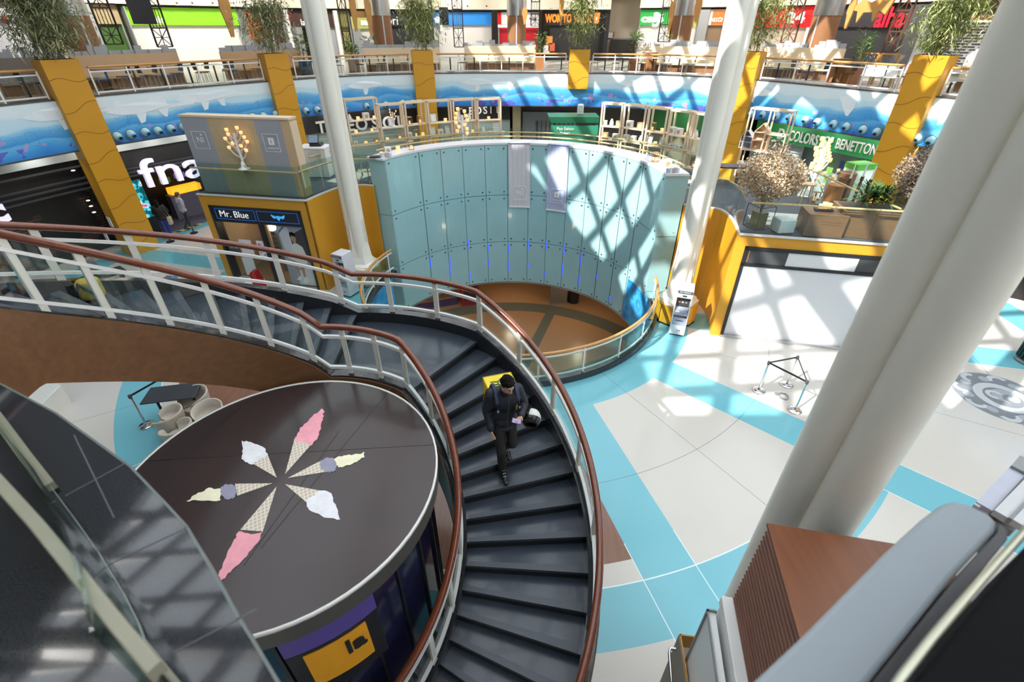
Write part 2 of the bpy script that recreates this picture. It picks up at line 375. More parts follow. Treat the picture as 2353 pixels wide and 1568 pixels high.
S('wall_mural_band', b, [MURAL, MW], local=True)
b = MB(); b.sweep(pts, [(.02, ZB-.05), (-.2, ZB-.05), (-.2, ZB+.0), (.02, ZB)]); b.sweep(pts, [(.02, ZT), (-.3, ZT), (-.3, ZT+.05), (.02, ZT+.05)]); S('trim_1', b, DSTEEL, local=True)
def strip(o0, o1, z, a0=A0, a1=A1):
    b = MB(); p = ring(a0, a1, o0); q = ring(a0, a1, o1); n = len(p)
    b.add([(*k[:2], z) for k in p]+[(*k[:2], z) for k in q], [(i, i+1, n+i+1, n+i) for i in range(n-1)]); return b
S('floor_upper', strip(.1, 18, ZT), mat('food court tile', (.46, .41, .35), .25, 0, .06, 4.), local=True)
S('ceiling_shops', strip(.1, 18, ZB), DGREY, local=True)
S('ceiling_upper', strip(8.5, 18, 10.35), mat('ceiling white', (.78, .77, .72), .6), local=True)
b = MB(); b.sweep(ring(A0, A1, 8.5), [(0, 10.35), (-.3, 10.35), (-.3, 10.75), (0, 10.75)]); S('trim_2', b, mat('purple fascia', (.10, .06, .30), .4), local=True)
b = MB(); b.sweep(ring(A0, A1, 15.2), [(0, ZT), (-.2, ZT), (-.2, 18), (0, 18)]); S('wall_upper', b, mat('upper wall', (.52, .46, .36), .6), local=True)
b = MB(); b.sweep(ring(A0, A1, 5.5), [(0, 0), (-.2, 0), (-.2, ZB), (0, ZB)]); S('wall_shops', b, DGREY, local=True)
# --- enclosing walls and glazed lattice roof
ENV = mat('hall plaster', (.60, .58, .54), .7)
for nm, c, d in (('wall_left', (-36, 17, 7), (.4, 70, 24)), ('wall_right', (36, 17, 7), (.4, 70, 24)), ('wall_back', (0, 52, 7), (72, .4, 24)), ('wall_front', (0, -18, 7), (72, .4, 24))):
    S(nm, MB().box(c, d), ENV)
RZ = 18.
ROOF = mat('roof deck', (.55, .55, .54), .7)
def roofslab(x0, x1, y0, y1): S('ceiling_roof', MB().box(((x0+x1)/2, (y0+y1)/2, RZ+.2), (x1-x0, y1-y0, .4)), ROOF)
roofslab(-36, 7, -18, -3.2); roofslab(26, 36, -18, -3.2); roofslab(-36, -13.5, -3.2, 40); roofslab(-36, 36, 40, 52); roofslab(24, 36, -3.2, 40)  # unseen roof slabs, their openings laid out to steer sun and sky light
t = T('roof_truss', 'white diagonal lattice trusses of the glazed roof over the atrium', 'roof truss', (5, 18, RZ))
b = MB(); x0, x1, y0, y1 = -13.5, 24., -3.2, 40.
def clip(px, py, dx, dy):
    ts = []
    t0, t1 = -200, 200
    for p, d, lo, hi in ((px, dx, x0, x1), (py, dy, y0, y1)):
        a, c = (lo-p)/d, (hi-p)/d; t0 = max(t0, min(a, c)); t1 = min(t1, max(a, c))
    return ((px+dx*t0, py+dy*t0, RZ), (px+dx*t1, py+dy*t1, RZ)) if t1 > t0 else None
for k in range(-30, 32):
    for dx, dy in ((.9966, .082), (.427, .904)):
        q = clip(5-dy*k*1.55, 18+dx*k*1.55, dx, dy)
        if q and hypot(q[0][0]-q[1][0], q[0][1]-q[1][1]) > 1: b.beam(q[0], q[1], .40 if k % 4 == 0 else .24, .2)
ob('lattice', b, WHITE, t)
b = MB()
for px in (-6, 2.5, 11): b.beam((px, y0, RZ-.5), (px, y1, RZ-.5), .55, .8)
for py in (6, 17, 28): b.beam((x0, py, RZ-.5), (x1, py, RZ-.5), .55, .8)
ob('main_beam', b, WHITE, t)
# ================================================================ glass drum
FROST = mat('frosted teal glass', (.33, .56, .59), .16, 0, .08, .8, 0, 0, .3)
STUD = mat('bolt steel', (.10, .13, .15), .3, .7, .05)
LED = mat('blue led', (.05, .12, 1.), .4, 0, .05, 4., 0, 1.0)
def cp(phi, r, z, c=(CX, CY)): return V((c[0]+r*cos(R(phi)), c[1]+r*sin(R(phi)), z))
drum = T('glass_drum', 'curved wall of frosted teal glass panels wrapping the round opening', 'glass wall', (CX, CY, -1.75))
PHI = [152.6, 134, 123, 112.4, 101.8, 91.2, 81, 71.5, 62, 52, 41.6, 31.6, 21, 2.]
ROWS = [4.2, 2.235, .2, -1.74]
for i in range(13):
    for j in range(3):
        b = MB(); g = .12; h0, h1 = ROWS[j+1]+.012, ROWS[j]-.012; n = 5
        ps = [PHI[i]-g+(PHI[i+1]-PHI[i]+2*g)*k/n for k in range(n+1)]
        vs = [cp(p, r, z) for r in (CR, CR+.025) for z in (h0, h1) for p in ps]; m = n+1
        q = []
        for k in range(n): q += [(k, k+1, m+k+1, m+k)[::-1], (2*m+k, 2*m+k+1, 3*m+k+1, 3*m+k), (m+k, m+k+1, 3*m+k+1, 3*m+k)[::-1], (k, k+1, 2*m+k+1, 2*m+k)]
        q += [(0, m, 3*m, 2*m)[::-1], (n, m+n, 3*m+n, 2*m+n)]
        b.add(vs, q, 0)
        for p in (PHI[i]-1.7, PHI[i+1]+1.7):
            for z in (h0+.13, h1-.13):
                a = cp(p, CR-.018, z); b.cyl(a, cp(p, CR+.01, z), .032, n=8, m=1)
        ob('glass_panel', b, [FROST, STUD], drum)
b = MB()
for i in range(1, 13): b.beam(cp(PHI[i], CR+.035, -1.74), cp(PHI[i], CR+.035, 4.2), .09, .03)
for z in ROWS[1:3]: b.tube([cp(p, CR+.05, z) for p in range(2, 154, 4)], .03, 6)
ob('support_frame', b, mat('dark teal frame', (.10, .17, .18), .5), drum)  # dark teal bars behind the panel joints
rn = random.Random(3)
for i in range(1, 12):
    for k in range(2 if i not in (10, 11) else 1):
        z = rn.uniform(-1.5, -.6) if k == 0 else rn.uniform(-.5, .25); L = rn.uniform(.2, .55)
        ob('led_strip', MB().box(cp(PHI[i]-.5, CR-.004, z), (.05, .012, L), R(PHI[i]-90)), LED, drum)
for e, s in ((152.6, 1), (2., -1)):       # flat end returns of the drum
    b = MB(); a0, a1 = cp(e+.3*s, CR-.01, 0), cp(e+.55*s, 5.52, 0)
    for z1, z0 in zip(ROWS[:3], ROWS[1:]):
        b.beam((*((a0+(a1-a0)*.5).xy-(a1-a0).xy*.5), (z0+z1)/2), (*((a0+(a1-a0)*.5).xy+(a1-a0).xy*.5), (z0+z1)/2), .03, z1-z0-.02)
        for z in (z0+.15, z1-.15): b.cyl((*(a1.xy-(a1-a0).xy*.18), z), (*(a1.xy-(a1-a0).xy*.18+V((-.03*sin(R(e)), .03*-cos(R(e))*-1)).xy*0), z-.0001), .03, n=8, m=1)
    ob('end_panel', b, [FROST, STUD], drum)
b = MB(); b.sweep([cp(p, 5.18, 4.2) for p in range(1, 155)], [(-.36, 0), (.36, 0), (.36, .07), (-.36, .07)]); ob('ledge', b, mat('white stone ledge', (.72, .72, .75), .3, 0, .05), drum)
b = MB(); b.sweep([cp(p, 5.54, 4.2) for p in range(2, 154)], [(-.03, -.95), (.03, -.95), (.03, 0), (-.03, 0)]); ob('back_panel', b, mat('drum back', (.50, .55, .55), .5), drum)
b = MB(); b.sweep([cp(p, CR+.03, -1.79) for p in range(2, 154, 3)], [(-.05, 0), (.05, 0), (.05, .05), (-.05, .05)]); ob('bottom_rim', b, STEEL, drum)
def banner(name, p0, p1, zb, colr, label):
    t = T(name, label, 'banner', cp((p0+p1)/2, 4.7, zb)); b = MB(); n, m = 24, 14; vs = []
    for j in range(m+1):
        z = 4.275+(zb-4.275)*j/m; fade = 1-j/m*.7
        for k in range(n+1):
            u = k/n; r = CR-.035-.006*fade*(sin(u*31)+.6*sin(u*53+1)); pp = p0+(p1-p0)*u-(j/m)*.5*(1 if p0 < 80 else 1)
            vs.append(cp(pp, r, z))
    b.add(vs, [(j*(n+1)+k, j*(n+1)+k+1, (j+1)*(n+1)+k+1, (j+1)*(n+1)+k) for j in range(m) for k in range(n)], 0, True)
    ob('fabric', b, colr, t)
    b = MB(); b.sweep([cp(p0+(p1-p0)*k/8-.5, CR-.03, zb) for k in range(9)], [(-.02, -.03), (.02, -.03), (.02, .03), (-.02, .03)]); ob('hem_bar', b, WHITE, t)
    b = MB(); b.sweep([cp(p0+(p1-p0)*k/8, CR+.02, 4.27) for k in range(9)], [(-.1, 0), (.1, 0), (.1, .012), (-.1, .012)]); ob('top_flap', b, colr, t)
    return t
def emblem(t, phi, z, kind, rr, sc=1., place=None):
    rz = R(phi-90); c = place or cp(phi, rr, z); e = V((cos(rz), sin(rz), 0)); nrm = V((sin(rz), -cos(rz), 0))
    b = MB(); w = .27*sc; th = .012*sc
    for s in (-1, 1):
        b.beam(c+e*(w*s)-V((0, 0, w)), c+e*(w*s)+V((0, 0, w)), th, .008, nrm); b.beam(c-e*w+V((0, 0, w*s)), c+e*w+V((0, 0, w*s)), th, .008, nrm)
    ob('emblem_frame', b, MW2, t)
    if kind == 'NI':
        text('lettering', 'NI', MW2, t, c, (pi/2, 0, rz), .27*sc, .003)
        b = MB(); q = c+e*.085*sc+V((0, 0, .15*sc)); b.hexa([q-e*.05*sc, q+V((0, 0, .06*sc)), q+e*.05*sc][::-1], [p+nrm*.006 for p in (q-e*.05*sc, q+V((0, 0, .06*sc)), q+e*.05*sc)][::-1]); ob('arrow_tip', b, MW2, t)
    else:
        b = MB(); q = c+V((0, 0, .05*sc)); b.beam(q-V((0, 0, .11*sc)), q+V((0, 0, .11*sc)), .2*sc, .008, nrm); ob('candle_icon', b, MW2, t)
        b = MB(); q = q+nrm*.008; fl = [(-.02, -.06), (.02, -.06), (.03, 0), (.005, .07), (-.03, .01)]
        b.add([q+e*x*sc+V((0, 0, y*sc)) for x, y in fl], [(0, 1, 2, 3, 4)]); ob('flame_icon', b, mat('grey lilac', (.45, .46, .54), .6), t)
        text('lettering', 'CANDLE IN', MW2, t, c-V((0, 0, .17*sc)), (pi/2, 0, rz), .085*sc, .003)
MW2 = mat('print white', (.86, .86, .88), .5)
b1 = banner('fabric_banner', 90.9, 80.6, 1.76, mat('lilac grey cloth', (.60, .58, .63), .8, 0, .04), 'pale lilac grey cloth banner with square NI emblem hung on the glass wall')
emblem(b1, 85.2, 2.33, 'NI', CR-.075)
b2 = banner('fabric_banner', 72.3, 62.2, 1.72, mat('periwinkle cloth', (.42, .46, .66), .8, 0, .04), 'periwinkle blue cloth banner with candle emblem hung on the glass wall')
emblem(b2, 66.6, 2.33, 'C', CR-.075)
# ---------------------------------------------------------------- balustrade round the opening
rail = T('balustrade', 'round glass balustrade with honey wood handrail guarding the floor opening', 'balustrade', (CX, CY, 0))
an = [155+k*(360-155-3+2)/60 for k in range(61)]
an = [156+k*(356.5-156)/72 for k in range(73)]
b = MB(); b.sweep([cp(a, 4.93, 0) for a in an], [(-.12, 0), (.12, 0), (.12, .17), (-.12, .17)]); ob('plinth', b, mat('black granite', (.030, .034, .038), .12, 0, .5, 30.), rail)
b = MB(); b.tube([cp(a, 4.93, 1.0) for a in an], .042, 10); ob('handrail', b, GOLDWOOD, rail)
b = MB(); b.sweep([cp(a, 4.93, .86) for a in an], [(-.018, 0), (.018, 0), (.018, .04), (-.018, .04)]); ob('top_rail', b, WHITE, rail)
b = MB(); b.sweep([cp(a, 4.93, .25) for a in an], [(-.018, 0), (.018, 0), (.018, .04), (-.018, .04)]); ob('bottom_rail', b, WHITE, rail)
for k in range(14):
    a = 159+k*15.0
    b = MB(); b.beam(cp(a, 4.93, .12), cp(a, 4.93, .97), .045, .03, cp(a, 1, 0)-V((CX, CY, 0))); ob('post', b, WHITE, rail)
    if k < 13:
        b = MB(); b.sweep([cp(a+.6+(13.8)*q/5, 4.97, .2) for q in range(6)], [(-.006, 0), (.006, 0), (.006, .7), (-.006, .7)]); ob('glass_pane', b, GGLASS, rail)
# ---------------------------------------------------------------- mezzanine deck over the kiosks
ZM = 3.3
LA, LB = V((-10.72, 16.17, 0)), V((-6.75, 15.42, 0)); RA, RB = V((6.25, 12.42, 0)), V((9.95, 11.61, 0))
LE = (LB-LA).normalized(); LN = V((-LE.y, LE.x, 0)); RE = (RB-RA).normalized(); RN = V((-RE.y, RE.x, 0))
def lf(s, d, z): return LA+LE*s+LN*d+V((0, 0, z))
def rf(s, d, z): return RA+RE*s+RN*d+V((0, 0, z))
LSIDE = catmull([(-6.75, 15.42), (-6.45, 16.3), (-6.1, 17.0), (-5.5, 17.28), (-4.95, 17.2)], 6)
RSIDE = catmull([(6.25, 12.42), (6.45, 13.2), (6.56, 13.9), (6.5, 14.5), (6.1, 14.75), (5.5, 15.0)], 6)
DECK = mat('charcoal carpet', (.075, .085, .10), .75, 0, .12, 20.); TILE = mat('pale deck tile', (.62, .60, .54), .35, 0, .05, 3.)
lkb, rkb = lf(.0, 3.4, 0), rf(4.2, 3.6, 0)
deck = [(lf(0, 0, 0).x, lf(0, 0, 0).y)]+LSIDE+[tuple(cp(p, 5.5, 0).xy) for p in range(150, 4, -6)]+RSIDE[::-1]+[tuple(rf(4.2, 0, 0).xy), tuple(rkb.xy)]
deck += [tuple(cp(p, 8.6, 0).xy) for p in range(12, 165, 7)]+[tuple(lkb.xy)]
b = MB(); vs = [(x, y, ZM) for x, y in deck]; lo = [(x, y, ZM-.035) for x, y in deck]
import mathutils.geometry as mg
tri = mg.tessellate_polygon([[V(p) for p in vs]])
b.add(vs, [tuple(t) for t in tri]); b.add(lo, [tuple(t[::-1]) for t in tri]); n = len(vs)
b.add(vs+lo, [(i, (i+1) % n, n+(i+1) % n, n+i) for i in range(n)])
S('floor_mezzanine', b, DECK)
b = MB()
for rng_ in (range(22, 160, 3),):
    p = [cp(a, 6.9, ZM+.004) for a in rng_]; b.sweep(p, [(-.45, 0), (.45, 0), (.45, .004), (-.45, .004)])
b.prism([tuple(rf(.5, .9, 0).xy), tuple(rf(4, .9, 0).xy), tuple(rf(4, 1.7, 0).xy), tuple(rf(.5, 1.7, 0).xy)], ZM+.002, ZM+.006)
S('trim_3', b, TILE)
b = MB()
for path in ([tuple(lf(0, 0, 0).xy)]+LSIDE, RSIDE[::-1]+[tuple(rf(4.2, 0, 0).xy)]): b.sweep([(x, y, ZM) for x, y in path], [(-.012, -.03), (.05, -.03), (.05, .02), (-.012, .02)])
S('trim_4', b, mat('deck edge', (.62, .62, .62), .4))
# under the deck, behind the drum
b = MB(); b.sweep([cp(p, 8.2, 0) for p in range(14, 165, 5)], [(0, 0), (.1, 0), (.1, ZM-.3), (0, ZM-.3)]); S('wall_kiosks', b, ORANGE)
def shell(t, fr, side, L, dep, xl, xr, ztop, far):
    """ochre shell of a kiosk: two piers, lintel, curved side, back"""
    b = MB()
    def bx(s0, s1, d0, d1, z0, z1, m=0): b.hexa([fr(s0, d0, z0), fr(s1, d0, z0), fr(s1, d1, z0), fr(s0, d1, z0)], [fr(s0, d0, z1), fr(s1, d0, z1), fr(s1, d1, z1), fr(s0, d1, z1)], m)
    bx(0, xl, 0, .3, 0, ztop); bx(xr, L, 0, .3, 0, ztop); bx(xl, xr, 0, .3, 2.92, ztop); bx(0, .1, .3, dep, 0, ztop) if far else None
    bx(L-.1, L, .3, dep, 0, ztop) if not far else None
    b.sweep([(x, y, 0) for x, y in side], [(0, 0), (.06, 0), (.06, ztop), (0, ztop)] if far else [(0, 0), (-.06, 0), (-.06, ztop), (0, ztop)])
    return ob('shell', b, ORANGE, t)
NAVY = mat('navy sign', (.008, .010, .022), .35); BLUEL = mat('blue neon line', (.02, .12, .50), .4, 0, .05, 5, 0, .25); SKYB = mat('emblem blue', (.06, .40, .85), .4, 0, .05, 5, 0, .5)
SHOPW = mat('shop floor oak', (.36, .21, .11), .4, 0, .2)
t = T('shop_kiosk', 'ochre shop kiosk with a navy sign and lit shop window below the beige display wall', 'kiosk', LA)
shell(t, lf, LSIDE, 3.97, 3.2, .27, 3.72, ZM-.02, True)
def lbx(b, s0, s1, d0, d1, z0, z1, m=0, fr=lf): b.hexa([fr(s0, d0, z0), fr(s1, d0, z0), fr(s1, d1, z0), fr(s0, d1, z0)], [fr(s0, d0, z1), fr(s1, d0, z1), fr(s1, d1, z1), fr(s0, d1, z1)], m); return b
b = MB(); lbx(b, .27, .36, -.02, .3, 0, 2.92); lbx(b, 3.66, 3.74, -.02, .3, 0, 2.92); lbx(b, .27, 3.74, -.02, .3, 2.86, 2.93); lbx(b, .27, 3.74, -.015, .3, 2.36, 2.42); lbx(b, 1.94, 2.06, .05, .2, 0, 2.36); lbx(b, .27, 3.74, 0, .2, 0, .07, 1)
ob('shopfront_frame', b, [BLACK, STEEL], t)
sg = ob('sign_panel', lbx(MB(), .36, 3.66, 0, .06, 2.42, 2.86), NAVY, t)
b = MB()
for s0, s1 in ((.46, 1.98), (2.06, 3.6)):
    for z in (2.46, 2.81): lbx(b, s0, s1, -.008, .0, z, z+.022)
    for s in (s0, s1-.022): lbx(b, s, s+.022, -.008, .0, 2.46, 2.83)
ob('sign_outline', b, BLUEL, sg)
rzl = facing(LA, LB)
text('sign_lettering', 'Mr. Blue', mat('sign white', (.85, .87, .9), .4, 0, .02, 5, 0, .5), sg, lf(1.17, -.012, 2.645), (pi/2, 0, rzl), .33, .008, -.004)
b = MB()
def flat(b, fr, pts, s, z, sc, d=-.014, m=0, flip=False):
    b.add([fr(s+(-x if flip else x)*sc, d, z+y*sc) for x, y in pts], [tuple(range(len(pts))) if not flip else tuple(range(len(pts)-1, -1, -1))], m)
WING = [(.12, .02), (.22, .1), (.35, .12), (.52, .2), (.5, .08), (.42, -.04), (.3, -.12), (.28, -.06), (.2, -.05), (.12, -.08)]
flat(b, lf, WING, 2.86, 2.65, .5); flat(b, lf, WING, 2.86, 2.65, .5, flip=True); flat(b, lf, [(-.12, .1), (.12, .1), (.13, -.02), (.08, -.14), (0, -.22), (-.08, -.14), (-.13, -.02)][::-1], 2.86, 2.65, .55)
ob('winged_emblem', b, SKYB, sg)
for s0, s1 in ((.36, 1.94), (2.06, 3.66)): ob('window_pane', lbx(MB(), s0, s1, .10, .112, .07, 2.36), GLASS, t)
b = MB(); lbx(b, .1, 3.9, .3, 2.4, 0.0, .02, 0); lbx(b, .1, 3.9, 2.3, 2.36, .02, 2.9, 1); lbx(b, .12, .16, .3, 2.3, .02, 2.9, 2)
for k in range(14): lbx(b, .2, 1.9, 2.24, 2.3, .15+k*.2, .22+k*.2, 3)
lbx(b, 1.5, 1.58, .9, 1.0, .02, 2.9, 2); lbx(b, 2.45, 3.7, 2.2, 2.3, .02, 2.9, 2); lbx(b, 1.6, 2.1, 1.2, 1.24, .02, 2.9, 3)
ob('interior', b, [SHOPW, DGREY, mat('warm plaster', (.55, .38, .22), .6), mat('grey slats', (.16, .16, .16), .5)], t)
GLOW = mat('lamp glow', (1., .80, .55), .4, 0, .02, 5, 0, 5.)
for s, z, r, d in ((.75, 2.0, .1, 1.5), (1.55, 1.85, .2, 1.2), (2.3, 1.75, .12, 1.7), (2.55, 1.65, .09, 1.4)):
    ob('globe_lamp', MB().ell(lf(s, d, z), r), GLOW, t)
lp = bpy.data.lights.new('shop_lamp', 'POINT'); lp.energy = 45; lp.color = (1, .75, .5); lp.shadow_soft_size = .2; q = bpy.data.objects.new('shop_lamp', lp); COL.objects.link(q); q.location = lf(1.9, 1.0, 2.6)
def sheet(nm, s0, s1, z0, z1, m, d=.085): return ob(nm, lbx(MB(), s0, s1, d, d+.012, z0, z1), m, t)
PAPER = mat('paper white', (.75, .74, .78), .7)
sheet('notice', .92, 1.40, 1.02, 1.70, PAPER); sheet('notice', .80, 1.26, .3, 1.0, PAPER); n_ = sheet('notice', 1.62, 1.90, 1.05, 1.70, PAPER)
for s, z, r in ((1.72, 1.55, .05), (1.78, 1.4, .07), (1.7, 1.25, .03), (1.84, 1.18, .035)):
    b = MB(); b.cyl(lf(s, .08, z), lf(s, .084, z), r, n=10); ob('pink_print', b, mat('magenta', (.65, .06, .42), .5), n_)
dk = sheet('dark_notice', .42, .86, 1.05, 1.62, DGREY); text('lettering', 'LAST DAYS', PAPER, dk, lf(.64, .08, 1.36), (pi/2, 0, rzl), .075, .002)
# poster: seated figure in pale suit, drawn as a flat print
po = sheet('poster', 2.6, 3.62, .1, 2.34, mat('poster ground', (.30, .33, .37), .4), .08)
def pr(pts, m, d): flat(b, lf, pts, 0, 0, 1, d, m)
b = MB()
pr([(2.95, .1), (3.62, .1), (3.62, .9), (2.95, .62)], 5, .078); pr([(2.62, 2.3), (3.02, 2.3), (3.06, 1.2), (2.75, 1.1)], 4, .079); pr([(2.62, 2.02), (2.92, 2.3), (2.84, 2.3), (2.62, 2.12)], 6, .0788)
pr([(3.05, 2.0), (3.62, 2.3), (3.62, 1.0), (3.05, 1.2)], 7, .0785)
pr([(3.0, 1.62), (3.12, 1.72), (3.24, 1.72), (3.42, 1.6), (3.5, 1.25), (3.45, .95), (3.05, .95), (2.95, 1.2)], 0, .076)
pr([(2.95, 1.25), (3.02, 1.3), (3.1, 1.05), (2.9, .98), (2.82, 1.06)], 0, .074); pr([(2.85, 1.1), (3.1, 1.0), (3.12, .9), (2.86, .98)], 2, .073)
pr([(3.02, 1.0), (3.35, .98), (3.3, .78), (2.95, .82)], 0, .075); pr([(2.93, .85), (3.06, .85), (3.05, .42), (2.98, .42)], 2, .074); pr([(3.14, .82), (3.28, .82), (3.26, .42), (3.18, .42)], 2, .074)
pr([(2.85, .30), (3.05, .46), (3.1, .40), (3.0, .28)], 1, .072); pr([(3.08, .2), (3.2, .42), (3.3, .42), (3.32, .26), (3.2, .16)], 1, .072)
pr([(3.10, 1.78), (3.15, 1.70), (3.22, 1.76), (3.25, 1.92), (3.2, 2.02), (3.08, 2.0), (3.06, 1.88)], 2, .074); pr([(3.04, 1.92), (3.10, 2.0), (3.24, 1.96), (3.26, 2.06), (3.16, 2.14), (3.04, 2.1)], 3, .072)
ob('seated_figure_print', b, [mat('print linen', (.62, .65, .64), .5), WHITE, SKIN, HAIR, mat('print pale', (.55, .58, .62), .5), mat('print stone', (.62, .63, .66), .5), mat('print blue', (.08, .16, .42), .5), mat('print dark', (.05, .045, .055), .5)], po)
# right kiosk with the blank white screen
t = T('shop_kiosk', 'ochre shop kiosk with a closed white shutter and black sign band on the right', 'kiosk', RA)
shell(t, rf, RSIDE[::-1][::-1], 4.2, 3.4, .25, 3.75, ZM-.02, False)
b = MB(); w_ = lambda *a: lbx(b, *a, fr=rf)
w_(.23, .32, -.03, .3, 0, 2.96); w_(3.68, 3.77, -.03, .3, 0, 2.96); w_(.23, 3.77, -.03, .3, 2.86, 2.96); w_(.23, 3.77, -.03, .3, 2.38, 2.47); ob('shopfront_frame', b, BLACK, t)
b = MB(); w_(.32, 1.38, 0, .1, 2.47, 2.86, 0); w_(1.38, 3.13, -.01, .1, 2.47, 2.86, 1); w_(3.13, 3.68, 0, .1, 2.47, 2.86, 0); ob('sign_panel', b, [DGREY, mat('blank sign white', (.70, .71, .74), .4)], t)
b = MB(); w_(.32, 3.68, 0, .08, .08, 2.38); ob('shutter', b, mat('white shutter', (.68, .69, .73), .45, 0, .02), t)
b = MB(); w_(.23, 3.77, -.08, .1, 0, .09); ob('sill', b, STEEL, t)
b = MB(); w_(.36, .39, -.02, 0, 2.5, 2.84); ob('copper_edge', b, mat('copper', (.45, .2, .1), .4, .6), t)
# ================================================================ spiral stair
def sp(a, r, z): return V((SX+r*cos(R(a)), SY+r*sin(R(a)), z))
AL0, AL1 = DG(T0), 91.5; SLP = RISE/DG(DT); ATOP = 186.
def zt(a):
    if a < AL0: return ZL-SLP*(AL0-a)
    if a < AL1: return ZL
    return min(5.85, ZL+SLP*(a-AL1)+.08*min(1, (a-AL1)/6))
TREAD = mat('blue grey stair stone', (.040, .050, .068), .26, 0, .12, 12., 0, 0, .15); RISER = mat('black riser', (.010, .011, .012), .35, 0, .2)
NOSE = mat('ribbed nosing', (.058, .068, .084), .42, 0, .1, 60.)
GRANB = mat('black granite curb', (.022, .024, .028), .10, 0, .4, 40.)
stair = T('spiral_staircase', 'curved dark stone staircase with landing sweeping round the ice cream kiosk', 'staircase', (SX, SY, 0))
def wedge(a0, a1, z1, z0, r0=RI, r1=RO, n=4):
    b = MB(); A = [a0+(a1-a0)*k/n for k in range(n+1)]
    return b.prism([tuple(sp(a, r1, 0).xy) for a in A]+[tuple(sp(a, r0, 0).xy) for a in A[::-1]], z0, z1)
def step(a0, a1, z, n=4, rz=None):
    b = wedge(a0-.35, a1, z, z-.045, n=n); w = wedge(a0, a0+.6, z-.045, z-RISE, n=1); o = len(b.v); b.v += w.v; b.f += [tuple(i+o for i in f) for f in w.f]; b.m += [1]*len(w.f); b.s += w.s
    t = ob('tread', b, [TREAD, RISER], stair)
    ob('nosing', wedge(a0-.35, a0+1.35, z+.004, z, RI+.05, RO-.05, 1), NOSE, t)
DD = DG(DT)
step(AL0, AL1+1.6, ZL, 14)
for k in range(1, 22): step(AL0-DD*k, AL0-DD*(k-1)+.6, ZL-RISE*k)
for j in range(1, 15): step(AL1+.8+DD*(j-1), AL1+.8+DD*j+.6 if j < 14 else ATOP+8, ZL+RISE*j)
AA = [AL0-DD*21.1]+[x for x in range(-82, 204, 2)]+[AL0, AL1]; AA = sorted(a for a in set(AA) if a >= AL0-DD*21.1)
for nm, r, h in (('inner_curb', RI-.06, .11), ('outer_curb', RO+.07, .2)):
    b = MB(); s = .075; b.sweep([sp(a, r, zt(a)) for a in AA], [(-s, -.30), (s, -.30), (s, h), (-s, h)]); ob(nm, b, GRANB, stair)
for nm, r, w in (('inner_fascia', RI-.145, .02), ('outer_fascia', RO+.155, .02)):
    b = MB(); b.sweep([sp(a, r, zt(a)) for a in AA], [(-w/2, -.78), (w/2, -.78), (w/2, .085), (-w/2, .085)]); ob(nm, b, wood('stair walnut', (.165, .078, .034), .38, 0, .35, 1.), stair)
b = MB(); b.sweep([sp(a, (RI+RO)/2, zt(a)) for a in AA], [(-(RO-RI)/2-.14, -.78), ((RO-RI)/2+.14, -.78), ((RO-RI)/2+.14, -.70), (-(RO-RI)/2-.14, -.70)]); ob('soffit', b, OFFW, stair)
def stair_rail(label, r, base, posts, name='stair_railing'):
    t = T(name, label, 'railing', (SX, SY, 0)); hr = .93
    A = AA
    b = MB(); b.tube([sp(a, r, zt(a)+hr) for a in A], .046, 12); ob('handrail', b, RAILWOOD, t)
    b = MB(); b.sweep([sp(a, r, zt(a)+.76) for a in A], [(-.022, -.02), (.022, -.02), (.022, .025), (-.022, .025)]); ob('top_rail', b, WHITE, t)
    b = MB(); b.sweep([sp(a, r, zt(a)+base+.10) for a in A], [(-.022, -.02), (.022, -.02), (.022, .025), (-.022, .025)]); ob('bottom_rail', b, WHITE, t)
    for i, a in enumerate(posts):
        b = MB(); b.beam(sp(a, r, zt(a)+base-.06), sp(a, r, zt(a)+hr-.03), .085 if r > 3 else .07, .035, sp(a, 1, 0)-V((SX, SY, 0))); ob('post', b, OFFW, t)
        if i:
            a0 = posts[i-1]; k = 6
            b = MB(); b.sweep([sp(a0+.8+(a-a0-1.6)*q/k, r+.02*(1 if r > 3 else -1), zt(a0+.8+(a-a0-1.6)*q/k)) for q in range(k+1)], [(-.005, base+.13), (.005, base+.13), (.005, .735), (-.005, .735)]); ob('glass_pane', b, GLASS, t)
    return t
stair_rail('white inner stair railing with red brown wood handrail beside the ice cream disc', RI-.05, .11, [69+14.3*k for k in range(-10, 9)])
stair_rail('white outer stair railing with red brown wood handrail beside the round opening', RO+.07, .2, [82.1+13.5*k for k in range(-12, 8)])
# ---------------------------------------------------------------- round ice cream kiosk inside the stair
ZD, RD = 3.6, 1.80
ks = T('ice_cream_kiosk', 'round kiosk with dark brown disc roof printed with six ice cream cones', 'kiosk', (SX, SY, 0))
b = MB(); b.lathe([(.001, ZD), (RD-.015, ZD)], (SX, SY, 0), 72, sm=False); b.lathe([(RD-.015, ZD-.28), (.001, ZD-.28)], (SX, SY, 0), 72, sm=False)
DISC = mat('dark brown gloss board', (.040, .026, .026), .20, 0, .15, 1.2)
ds = ob('disc_roof', b, DISC, ks)
b = MB(); b.lathe([(RD-.012, ZD-.03), (RD+.012, ZD-.03), (RD+.012, ZD+.012), (RD-.012, ZD+.012), (RD-.012, ZD-.03)], (SX, SY, 0), 72); ob('edge_trim', b, mat('edge trim', (.75, .74, .70), .3, 0, .03), ks)
b = MB(); b.lathe([(RD-.005, ZD-.28), (RD-.005, ZD-.03)], (SX, SY, 0), 72); ob('fascia_ring', b, mat('bronze fascia', (.12, .11, .10), .35, .4), ks)
b = MB()
for p, q in (((330, 1060), (1000, 1022)), ((600, 1260), (900, 890)), ((560, 1300), (780, 990)), ((450, 1020), (560, 930))): b.beam(P(*p, ZD+.001), P(*q, ZD+.001), .008, .003)
